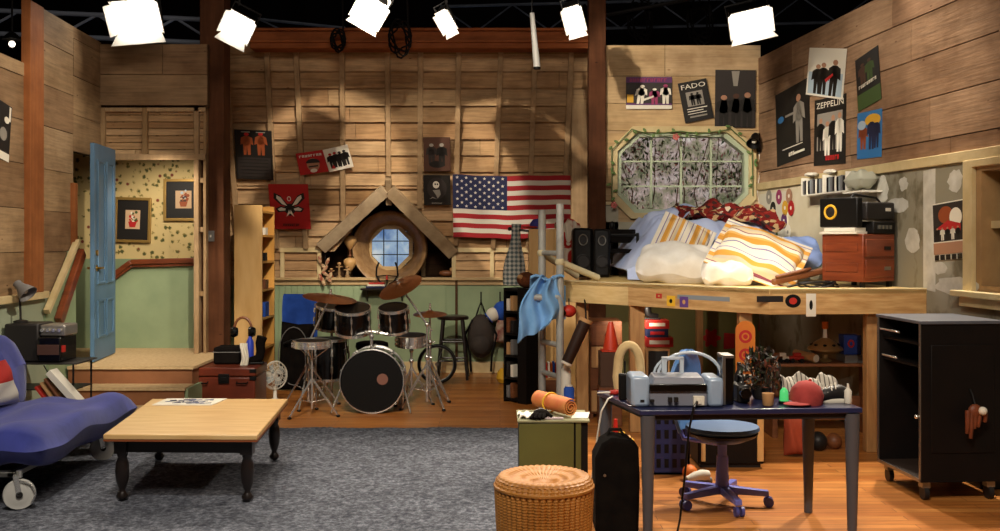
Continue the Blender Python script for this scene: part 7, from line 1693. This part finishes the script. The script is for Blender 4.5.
# shelf beneath the bunk with its things
SZ2 = Z(363, 8.2); t = thing('storage_shelf', 'long brown shelf under the right half of the bed platform', 'shelf', (X(822, 8.2), 8.3, 0)); a, b = X(772, 8.2), X(876, 8.2)
m = wm(t); m.box(a, b, 8.15, 8.5, SZ2 - .025, SZ2); part('shelf_board', m, M_BRWN, t, bevel=.004)
for xx in (a, b - .04): m = wm(t); m.box(xx, xx + .04, 8.18, 8.48, 0, SZ2 - .025); part('leg', m, M_BRWN, t)
m = wm(t); m.box(a, b, 8.46, 8.5, .10, .30); part('back_rail', m, M_BRWN, t)
t = thing('serving_dish', 'round pale dish with dark dots topped by a corked bottle neck', 'dish', (X(827, 8.25), 8.3, SZ2)); c = Vector((X(827, 8.25), 8.3, SZ2))
m = wm(t); m.lathe([(.05, .001), (.055, .012), (.02, .03), (.025, .06), (.10, .075), (.145, .10), (.14, .115), (.08, .165), (.03, .195), (.012, .20)], 32, Matrix.Translation(c)); part('body', m, mat('pale brass', '#b89b6a', .3, metal=.6), t, 50)
for i in range(9):
    a_ = i * 2 * PI / 9 - 1.2; m = wm(t); m.ball(c + Vector((.108 * math.cos(a_), .108 * math.sin(a_), .143)), (.016, .016, .010)); part('dot', m, M_BLK, t)
m = wm(t); m.lathe([(.02, .195), (.016, .25), (.016, .27)], 14, Matrix.Translation(c)); part('bottle_neck', m, M_WHITE, t); m = wm(t); m.lathe([(.018, .27), (.026, .28), (.026, .33), (0, .33)], 14, Matrix.Translation(c)); part('cork', m, M_ORG, t)
t = thing('poster_tube', 'tan cardboard roll lying on the shelf left of the pale dish', 'tube', (X(807, 8.2), 8.25, SZ2)); a_, b_ = Vector((X(799, 8.25), 8.36, SZ2 + .06)), Vector((X(815, 8.2), 8.18, SZ2 + .04)); m = wm(t); m.cyl(a_, b_, .036, seg=18); part('tube', m, M_TAN, t); m = wm(t); m.cyl(b_, b_ + (b_ - a_).normalized() * .01, .03, seg=18); part('end_cap', m, M_WHITE, t)
for k, (px, cm, lb) in enumerate(((782, M_WHITE, 'white and red toy car at the left end of the long brown shelf'), (797, M_RED, 'small red and white toy car next to the cardboard roll'), (772 + 4, M_BRWN, 'dark brown toy car at the shelf edge behind the yellow board'))):
    t = thing('toy_car', lb, 'toy', (X(px, 8.22), 8.24, SZ2)); c = t.location; m = wm(t); m.cbox(c + Vector((0, 0, .038)), (.12, .06, .03)).cbox(c + Vector((.005, 0, .066)), (.065, .05, .03)); part('body', m, cm, t, bevel=.008)
    for sx in (-.038, .038):
        for sy in (-.03, .03): m = wm(t); m.cyl(c + Vector((sx, sy - .008, .018)), c + Vector((sx, sy + .008, .018)), .018, seg=14); part('wheel', m, M_BLK, t)
m = MB(); m.box(X(845, 8.2), X(869, 8.2), 8.2, 8.42, SZ2 + .001, SZ2 + .062); m.box(X(846, 8.2), X(868, 8.2), 8.197, 8.2, SZ2 + .01, SZ2 + .05); S('box', m, M_GREY, 'flat grey box at the right end of the long brown shelf', 'box', bevel=.004)
m = MB(); z0 = SZ2 + .063; m.box(X(844, 8.25), X(861, 8.25), 8.25, 8.38, z0, z0 + .16); m.mi = 1; m.prism(circ(0, 0, .028, .034, 18), (X(851, 8.25), 8.25, z0 + .09), (1, 0, 0), (0, 0, 1), (0, -1, 0), .003); m.mi = 0; m.prism(circ(0, 0, .013, .018, 14), (X(851, 8.25), 8.247, z0 + .09), (1, 0, 0), (0, 0, 1), (0, -1, 0), .002); S('game_box', m, [mat('deep blue card', '#1d3a8c', .5), I_RD], 'blue box with a red ring standing on the flat grey box', 'box', bevel=.003)
# skateboard deck fixed on the post, red wall marks
t = thing('skateboard', 'orange skateboard deck with red rings standing against the middle post', 'skateboard', (X(745, 7.6), 7.62, 0)); c = Vector((X(746, 7.6), 7.63, 0)); z0, z1 = .52, Z(321, 7.6)
m = wm(t); w_ = .075; m.prism([(w_ * math.cos(a), z1 - w_ + w_ * math.sin(a)) for a in [i * PI / 10 for i in range(11)]] + [(w_ * math.cos(a), z0 + w_ + w_ * math.sin(a)) for a in [PI + i * PI / 10 for i in range(11)]], (c.x, c.y, 0), (1, 0, 0), (0, 0, 1), (0, -1, 0), .012); part('deck', m, mat('orange lacquer', '#c97a2c', .4, col2='#c2682a', vs=6), t, 40)
for zz in (z1 - .12, z1 - .26): m = wm(t); m.ring(circ(0, 0, .05, .05, 20), circ(0, 0, .03, .03, 20), (c.x, c.y - .012, zz), (1, 0, 0), (0, 0, 1), (0, -1, 0), .002).prism(circ(0, 0, .018, .018, 14), (c.x, c.y - .012, zz), (1, 0, 0), (0, 0, 1), (0, -1, 0), .002); part('red_ring', m, I_RD, t)
for zz in (z0 + .12, z1 - .42):
    m = wm(t); m.cyl((c.x - .05, c.y - .035, zz), (c.x + .05, c.y - .035, zz), .016, seg=12); part('truck_wheels', m, M_WHITE, t)
c_sk = c
def wallmark(name, label, px, py, shape, mm, d=WD - .036):
    p = P(px, py, d); m = MB(); m.prism(shape, p, (1, 0, 0), (0, 0, 1), (0, -1, 0), .003); return S(name, m, mm, label, 'sticker', smooth=None)
wallmark('sticker', 'round red flower sticker on the olive wall under the bunk, left', 711, 338, [(.09 * (1 + .25 * math.cos(6 * a)) * math.cos(a), .09 * (1 + .25 * math.cos(6 * a)) * math.sin(a)) for a in [i * PI / 18 for i in range(36)]], I_RD)
wallmark('sticker', 'square red sticker on the olive wall just left of the middle post', 729, 341, [(-.06, -.09), (.06, -.08), (.065, .08), (-.055, .09)], I_RD)
wallmark('sticker', 'long orange red painted strip on the olive wall right of the middle post', 772, 323, [(-.15, -.09), (.14, -.04), (.15, .08), (-.14, .05)], mat('orange red print', '#b8391c', .6))
wallmark('sticker', 'round red badge on the olive wall below the paper tag', 795, 333, circ(0, 0, .055, .065, 24), I_RD)
# under the desk, on the floor
t = thing('milk_crate', 'dark blue plastic crate on the floor behind the left desk leg', 'crate', (X(672, 7.0), 7.05, 0)); a, b = X(652, 6.9), X(690, 6.9); z1 = .56; M_CRT = mat('dark blue plastic', '#232a55', .45)
m = wm(t)
for (xa, xb, ya, yb) in ((a, b, 6.9, 6.92), (a, b, 7.16, 7.18), (a, a + .02, 6.9, 7.18), (b - .02, b, 6.9, 7.18)): m.box(xa, xb, ya, yb, 0, z1)
m.box(a, b, 6.9, 7.18, 0, .02); part('body', m, M_CRT, t, bevel=.004)
m = wm(t); q_ = random.Random(2)
for i in range(4): 
    for j in range(5): m.box(a + .03 + i * .055, a + .06 + i * .055, 6.896, 6.9, .05 + j * .1, .11 + j * .1)
part('slots', m, M_BLK, t); t['kind_note'] = '' if False else ''
del t['kind_note']
t = thing('road_case', 'black equipment box with pale corner strips on the floor behind the office chair', 'case', (X(735, 7.2), 7.3, 0)); a, b = X(698, 7.1), X(764, 7.1)
m = wm(t); m.box(a, b, 7.1, 7.5, .03, .46); part('body', m, M_BLK, t, bevel=.006)
for xx, ww in ((X(757, 7.1), .045), (X(701, 7.1), .03)): m = wm(t); m.box(xx, xx + ww, 7.085, 7.1, .05, .46); part('corner_strip', m, M_LWOOD, t, bevel=.003)
m = wm(t); m.box(a + .1, a + .22, 7.08, 7.1, .2, .26); part('handle', m, M_STEEL, t, bevel=.004)
m = wm(t); m.box(a + .02, b - .02, 7.12, 7.48, 0, .03); part('base', m, M_DGREY, t)
t.name = 'equipment_box'
t = thing('duffel_bag', 'orange red bag on the floor behind the right rear desk leg', 'bag', (X(800, 7.4), 7.5, 0)); c = Vector((X(801, 7.4), 7.5, .17)); m = wm(t); m.cushion(c, .20, .33, .18, (PI / 2, 0, 0), 14, pw=4); part('body', m, mat('brick orange cloth', '#a8482c', .8, bump=.3), t, 70); m = wm(t); m.tube([c + Vector((-.06, -.03, .14)), c + Vector((-.04, -.05, .20)), c + Vector((.04, -.05, .20)), c + Vector((.06, -.03, .14))], .008, 6); part('handle', m, M_RED, t)
for k, (px, d, r, mm, lb) in enumerate(((690, 6.75, .05, M_ORG, 'small orange ball beside the dark blue crate under the desk'), (818, 7.7, .07, M_DGREY, 'dark grey ball on the floor right of the orange red bag'), (834, 7.75, .06, M_BRWN, 'brown ball at the right end of the floor clutter under the shelf'))):
    m = MB(); m.ball((X(px, d), d, r), r, 18, 12); m.tube([(X(px, d) + r * math.cos(a), d + r * math.sin(a) * .3, r + r * math.sin(a)) for a in [i * PI / 12 for i in range(24)]], .003, 5, closed=True); S('ball', m, mm, lb, 'ball', smooth=60)
t = thing('running_shoe', 'white running shoe on the floor below the chair seat', 'shoe', (X(697, 6.9), 6.7, 0)); c = Vector((X(697, 6.7), 6.66, 0)); m = wm(t); m.tube([c + Vector(p) for p in ((.07, .02, .045), (.03, .01, .05), (-.02, 0, .04), (-.08, -.02, .028))], [.036, .04, .036, .022], 12); part('upper', m, M_WHITE, t, 70); m = wm(t); m.tube([c + Vector((.09, .02, .014)), c + Vector((0, 0, .014)), c + Vector((-.09, -.02, .014))], [.024, .032, .022], 10); part('sole', m, M_GREY, t, 60)

# ================================================================ big black flight case at the right
K0, K1, K2 = Vector((X(921, 6.18), 6.18, 0)), Vector((X(878, 6.78), 6.78, 0)), Vector((X(984, 6.42), 6.42, 0)); ev = (K1 - K0); eu = (K2 - K0); eu = eu - ev.normalized() * eu.dot(ev.normalized()); KZ0, KZ1 = .12, Z(321, 6.18)
def kq(u, v, z): return K0 + eu * u + ev * v + Vector((0, 0, z))
def kbox(m, u0, u1, v0, v1, z0, z1): m.hexa([kq(u0, v0, z0), kq(u1, v0, z0), kq(u1, v1, z0), kq(u0, v1, z0), kq(u0, v0, z1), kq(u1, v0, z1), kq(u1, v1, z1), kq(u0, v1, z1)])
t = thing('flight_case', 'tall black open fronted flight case on casters at the right', 'flight case', tuple(kq(.5, .5, 0))); M_CASE = mat('scuffed black case', '#0c0908', .55, col2='#130d0b', vs=5, spec=.2)
m = wm(t); kbox(m, 0, 1, 0, .04, KZ0, KZ1 - .02); part('side_panel', m, M_CASE, t); m = wm(t); kbox(m, 0, 1, .96, 1, KZ0, KZ1 - .02); part('side_panel', m, M_CASE, t)
m = wm(t); kbox(m, .96, 1, .04, .96, KZ0, KZ1 - .02); part('back_panel', m, M_CASE, t); m = wm(t); kbox(m, 0, 1, .04, .96, KZ0, KZ0 + .02); part('floor_panel', m, mat('worn brown board', '#2e2018', .7), t)
m = wm(t); kbox(m, -.02, 1.02, -.02, 1.02, KZ1 - .02, KZ1); part('lid', m, mat('grey laminate lid', '#5d6068', .35, col2='#4c4f57', vs=4), t, bevel=.003)
for z in (KZ1 - .16, KZ1 - .30): m = wm(t); kbox(m, .05, .95, .04, .96, z, z + .015); part('shelf', m, M_CASE, t)
m = wm(t)
for (u, v) in ((-.012, .0), (-.012, .97)): kbox(m, u, .0, v, v + .03, KZ0, KZ1 - .02)
kbox(m, -.012, 0, 0, 1, KZ0 - .0, KZ0 + .02); part('edge_strip', m, M_STEEL, t)
for z, v0, v1 in ((KZ1 - .10, .45, .9), (KZ1 - .27, .5, .85)): m = wm(t); kbox(m, -.03, -.012, v0, v1, z, z + .012); part('pull_handle', m, M_CHROME, t, bevel=.002)
m = wm(t); kbox(m, .12, .9, -.012, -.0, .3, KZ1 - .15); part('door', m, M_CASE, t, bevel=.004); m = wm(t); m.ball(kq(-.02, .06, .52), .014); part('catch', m, M_CHROME, t)
for u in (.10, .90):
    for v in (.10, .90):
        p = kq(u, v, .045); m = wm(t); m.cyl(p + Vector((-.015, 0, 0)), p + Vector((.015, 0, 0)), .045, seg=20); w_ = part('caster_wheel', m, M_DGREY, t, 50); m = wm(t); m.cbox(kq(u, v, .10), (.05, .06, .045)); part('caster_plate', m, M_STEEL, t)
t = thing('baseball_glove', 'brown leather glove with a white ball hanging on the black flight case', 'glove', tuple(P(975, 410, 6.2))); o_ = hit(975, 412, K0 - ev.normalized() * .075, -ev.normalized()); eun = eu.normalized(); evn = ev.normalized()
M_LEA = mat('brown leather', '#7a3f24', .5, col2='#63311b', vs=9)
m = wm(t); m.ball(o_, (.045, .025, .05), 14, 8); 
for i, (du_, ln) in enumerate(((-.045, .13), (-.022, .16), (.002, .10), (.026, .09))):
    b = o_ + eun * du_; m.tube([b + Vector((0, 0, .01)), b + eun * -.008 - evn * .012 - Vector((0, 0, ln * .5)), b - eun * .006 - Vector((0, 0, ln))], [.016, .015, .011], 8)
m.tube([o_ + eun * .03, o_ + eun * .06 - evn * .01 - Vector((0, 0, .02)), o_ + eun * .062 - Vector((0, 0, .06))], [.018, .015, .012], 8); part('hand', m, M_LEA, t, 70)
m = wm(t); m.ball(o_ + eun * .035 - evn * .025 + Vector((0, 0, .01)), .026, 16, 10); part('ball', m, M_WHITE, t, 60); m = wm(t); m.tube([o_ + Vector((0, 0, .04)), o_ + evn * .03 + Vector((0, 0, .10)), o_ + evn * .06 + Vector((0, 0, .13))], .006, 6); part('loop', m, M_BLK, t)
t = thing('suitcase', 'red suitcase against the right wall beyond the black flight case', 'suitcase', (3.22, 6.7, .30)); m = wm(t); m.box(3.14, 3.27, 6.5, 6.98, .30, .60); part('shell', m, M_RED, t, bevel=.03); m = wm(t); m.box(3.136, 3.274, 6.495, 6.985, .44, .455); part('seam', m, M_STEEL, t); m = wm(t); m.tube([(3.22, 6.6, .60), (3.22, 6.62, .64), (3.22, 6.82, .64), (3.22, 6.84, .60)], .01, 8); part('handle', m, M_BLK, t)
m = MB(); m.box(3.12, 3.27, 6.49, 6.99, 0, .299); m.box(3.118, 3.272, 6.488, 6.992, .25, .27); S('black_box', m, M_BLK, 'low black box under the red suitcase by the right wall', 'box', bevel=.006)

# small bright clutter between the desk, the front posts and the olive cabinet
t = thing('wooden_crate', 'small slatted wooden crate on the floor behind the rear left desk leg', 'crate', (X(617, 6.6), 6.7, 0)); a, b = X(609, 6.6), X(634, 6.6)
for z in (.02, .12, .22): m = wm(t); m.box(a, b, 6.60, 6.612, z, z + .07).box(a, b, 6.80, 6.812, z, z + .07).box(a, a + .012, 6.612, 6.80, z, z + .07).box(b - .012, b, 6.612, 6.80, z, z + .07); part('slat_row', m, M_TAN, t)
m = wm(t); m.box(a + .012, b - .012, 6.612, 6.80, .0, .02); part('bottom', m, M_TAN, t)
for x in (a + .012, b - .037): m = wm(t); m.box(x, x + .025, 6.612, 6.63, .02, .31); part('corner_post', m, M_BRWN, t)
t = thing('funnel', 'bright red funnel standing point up on the slatted wooden crate', 'funnel', (a + .06, 6.7, .02)); c = Vector((a + .055, 6.70, .0205)); m = wm(t); m.lathe([(.045, 0), (.05, .01), (.018, .30), (.012, .40), (0, .40)], 18, Matrix.Translation(c)); part('cone', m, mat('signal red plastic', '#c0281c', .4), t, 50); m = wm(t); m.tube([c + Vector((.051 * math.cos(q), .051 * math.sin(q), .008)) for q in [i * PI / 10 for i in range(20)]], .004, 5, closed=True); part('rim', m, M_RED, t)
t = thing('toy_duck', 'small yellow toy duck beside the red funnel in the wooden crate', 'toy', (a + .13, 6.69, .02)); c = t.location + Vector((0, 0, .26)); 
m = wm(t); m.lathe([(.03, -.259), (.03, -.06), (.0, -.05)], 12, Matrix.Translation(c)); part('stand', m, M_BRWN, t); m = wm(t); m.ball(c + Vector((0, 0, -.01)), (.05, .034, .036)); part('body', m, M_YEL, t, 60); m = wm(t); m.ball(c + Vector((-.035, -.01, .04)), .025); h = part('head', m, M_YEL, t, 60); m = wm(t); m.ball(c + Vector((-.06, -.015, .037)), (.014, .01, .005)); part('beak', m, M_ORG, h)
# ================================================================ lighting grid above the set
def truss(name, label, a, b, h, r=.022, mm=M_GRID):
    a, b = Vector(a), Vector(b); t = thing(name, label, 'truss', tuple((a + b) / 2)); n = int((b - a).length / .45)
    m = wm(t); m.cyl(a, b, r, seg=10); part('upper_chord', m, mm, t); m = wm(t); m.cyl(a - Vector((0, 0, h)), b - Vector((0, 0, h)), r, seg=10); part('lower_chord', m, mm, t)
    m = wm(t)
    for i in range(n):
        p = a.lerp(b, i / n); q = a.lerp(b, (i + 1) / n); k = i % 2
        m.cyl(p - Vector((0, 0, h * k)), q - Vector((0, 0, h * (1 - k))), r * .55, seg=6)
    part('lattice', m, mm, t)
    return t
truss('lighting_truss', 'pale steel lattice truss at the top left above the landing', P(-60, 8, 11.7), P(215, 20, 11.7), .27, .028, mat('pale blue steel', '#9aa3b5', .45, metal=.2))
truss('lighting_truss', 'dull blue steel lattice truss above the rust coloured beam', P(258, 19, 11.9), P(345, 28, 11.9), .18, .018)
truss('lighting_truss', 'dark lattice truss crossing behind the window wall lamps', (-.8, 13.4, 4.75), (5.0, 13.4, 4.9), .35, .02)
for k, (a, b, lb) in enumerate((((-5.5, 8.2, 5.0), (5.5, 8.2, 5.0), 'long grid pipe nearest the front'), ((-5.5, 10.0, 4.95), (5.5, 10.0, 4.95), 'long grid pipe above the roof beam'), (P(590, 18, 12.5), P(740, -10, 12.5), 'short slanting dark pipe above the wide window wall'))):
    m = MB(); m.cyl(a, b, .024, seg=10); S('grid_pipe', m, M_GRID if k < 2 else M_DGREY, lb, 'pipe')
M_HOT = mat('glowing lamp front', (1, .96, .88), .5, emit=(1, .93, .82), est=14)
def lamp(label, px, py, d, w, h, roll, tgt, watt, col=WARM, pitch=.55, yaw=0., deg=55, flap=.5, side=1):
    c = P(px, py, d); t = thing('stage_light', label, 'stage light', c)
    fwd = Vector((yaw, -1, -pitch)).normalized(); up0 = Vector((0, 0, 1)); rt = fwd.cross(up0).normalized(); up = rt.cross(fwd).normalized()
    # local frame: x right in picture, y up, z towards what it lights
    rt = -rt if rt.x < 0 else rt
    q = Matrix((rt, up, fwd)).transposed(); 
    ca, sa = math.cos(R(roll)), math.sin(R(roll)); rot2 = Matrix(((ca, -sa, 0), (sa, ca, 0), (0, 0, 1)))
    M = (q @ rot2).to_4x4(); M.translation = c; t.matrix_world = M
    def mk(): return MB()
    m = mk(); m.hexa([(-w * .42, -h * .42, -.30), (w * .42, -h * .42, -.30), (w * .42, h * .42, -.30), (-w * .42, h * .42, -.30), (-w * .5, -h * .5, -.01), (w * .5, -h * .5, -.01), (w * .5, h * .5, -.01), (-w * .5, h * .5, -.01)]); part('housing', m, M_BLK, t, bevel=.01)
    m = mk(); m.box(-w * .48, w * .48, -h * .48, h * .48, -.01, .0); part('lens', m, M_HOT, t)
    F_ = h * flap
    for nm, pts in (('low', [(-w * .5, -h * .5, 0), (w * .5, -h * .5, 0), (w * .62, -h * .5 - F_ * .55, F_ * .85), (-w * .62, -h * .5 - F_ * .55, F_ * .85)]), ('up', [(-w * .5, h * .5, 0), (w * .5, h * .5, 0), (w * .5, h * .5 + F_ * .3, F_ * .4), (-w * .5, h * .5 + F_ * .3, F_ * .4)]),
                    ('l', [(-w * .5, -h * .5, 0), (-w * .5, h * .5, 0), (-w * .5 - F_ * .4, h * .5, F_ * .5), (-w * .5 - F_ * .4, -h * .5, F_ * .5)]), ('r', [(w * .5, -h * .5, 0), (w * .5, h * .5, 0), (w * .5 + F_ * .3, h * .5, F_ * .5), (w * .5 + F_ * .3, -h * .5, F_ * .5)])):
        m = mk(); v = [Vector(p) for p in pts]; n = (v[1] - v[0]).cross(v[3] - v[0]).normalized() * .003
        m.hexa([p - n for p in v] + [p + n for p in v]); part('barn_door', m, mat('barn door steel', '#dedad0', .5), t, None)
    m = mk(); m.tube([(-w * .52, 0, -.1), (-w * .55, h * .7, -.14), (w * .55, h * .7, -.14), (w * .52, 0, -.1)], .012, 6); part('yoke', m, M_BLK, t)
    pz = 5.0 if d < 9.2 else 4.95
    L = bpy.data.lights.new('lamp_beam', 'SPOT'); L.energy = watt; L.spot_size = R(deg); L.spot_blend = .6; L.color = col; L.shadow_soft_size = .12
    o = bpy.data.objects.new('lamp_beam', L); COL.objects.link(o); o.location = c + fwd * .42; aim(o, tgt)
    m = MB(); top_ = c + up * h * .7 - fwd * .14; m.cyl(top_, Vector((top_.x, top_.y, 6.6)), .014, seg=8); S('hanging_rod', m, M_BLK, 'thin rod carrying the ' + label.split(',')[0].replace('glowing ', ''), 'rod')
lamp('glowing square stage lamp at the top left above the landing header, biggest glare', 136, 18, 9.6, .42, .30, 6, (-2.2, 6.3, .3), 260, yaw=.1, flap=.45)
lamp('glowing tilted stage lamp left of the rust coloured beam, second from left', 238, 27, 9.4, .24, .23, -30, (-1.4, 6.6, .3), 200, flap=.42)
lamp('glowing tilted stage lamp above the middle of the slope, third from left', 370, 12, 9.2, .25, .23, -32, (-.9, 6.8, .3), 200, flap=.35)
lamp('narrow glowing stage lamp right of the roof centre, fourth from left', 446, 22, 9.4, .11, .20, 28, (.1, 7.0, .3), 160, flap=.35)
lamp('narrow glowing stage lamp next to the right dark post, fifth from left', 574, 20, 9.4, .15, .24, 16, (.8, 6.5, .3), 220, flap=.3)
lamp('glowing wide stage lamp over the wide window, rightmost of all', 751, 23, 8.9, .34, .22, 14, (1.7, 5.6, .3), 420, flap=.35)
for k, (px, py, lb) in enumerate(((213, 1, 'small glowing lamp at the top edge left of the beam'), (386, 2, 'small glowing lamp at the top edge behind the third stage lamp'), (12, 44, 'tiny warm bulb in the dark at the top left corner'))):
    c = P(px, py, 12.9 if k < 2 else 9.6); t = thing('work_light', lb, 'lamp', c); m = wm(t); m.ball(c, .065 if k < 2 else .03, 16, 10); part('bulb', m, mat('glowing bulb', (1, .9, .8), .5, emit=(1, .85, .7), est=3), t, 60); m = wm(t); m.lathe([(.03, .05), (.08, .0), (.09, -.02), (.085, -.02), (.03, .04)], 18, Matrix.Translation(c + Vector((0, 0, .06)))); part('lamp_shade', m, M_BLK, t); m = wm(t); m.cyl(c + Vector((0, 0, .1)), (c.x, c.y, 6.6), .01, seg=6); part('cord', m, M_BLK, t)
t = thing('hanging_tube', 'slim white tube hanging down in front of the roof slope', 'tube', P(536, 66, 9.6)); a, b = P(532, 13, 9.6), P(537, 67, 9.6); m = wm(t); m.cyl(a, b, .022, .034, seg=14); part('tube', m, mat('white tube', '#b9b9b4', .4), t); m = wm(t); m.cyl(b, b - Vector((0, 0, .02)), .034, seg=14); part('end_cap', m, M_BLK, t); m = wm(t); m.cyl(a, (a.x, a.y, 6.6), .006, seg=6); part('wire', m, M_BLK, t)
# coiled cables and hooks in the dark
q_ = random.Random(9)
for k, (px, py, d, r) in enumerate(((400, 38, 10.6, .22), (338, 40, 10.8, .14), (640, 20, 12.6, .3), (700, 22, 12.8, .32))):
    m = MB(); c = P(px, py, d); pts = []
    for i in range(80): a = i * .32; rr = r * (.75 + .25 * math.sin(i * .7)); pts.append(c + Vector((rr * .55 * math.cos(a), .03 * math.sin(i), rr * math.sin(a))))
    pts = [Vector((c.x, c.y, 6.6))] + pts; m.tube(pts, .011, 5); S('cable_coil', m, mat('dark cable', '#120e0c', .6, spec=.1), ['dark coiled cable hanging over the middle of the roof beam', 'smaller dark cable coil hanging beside the third stage lamp', 'faint dark cable coil above the left of the window wall', 'faint dark cable coil above the middle of the window wall'][k], 'cable')
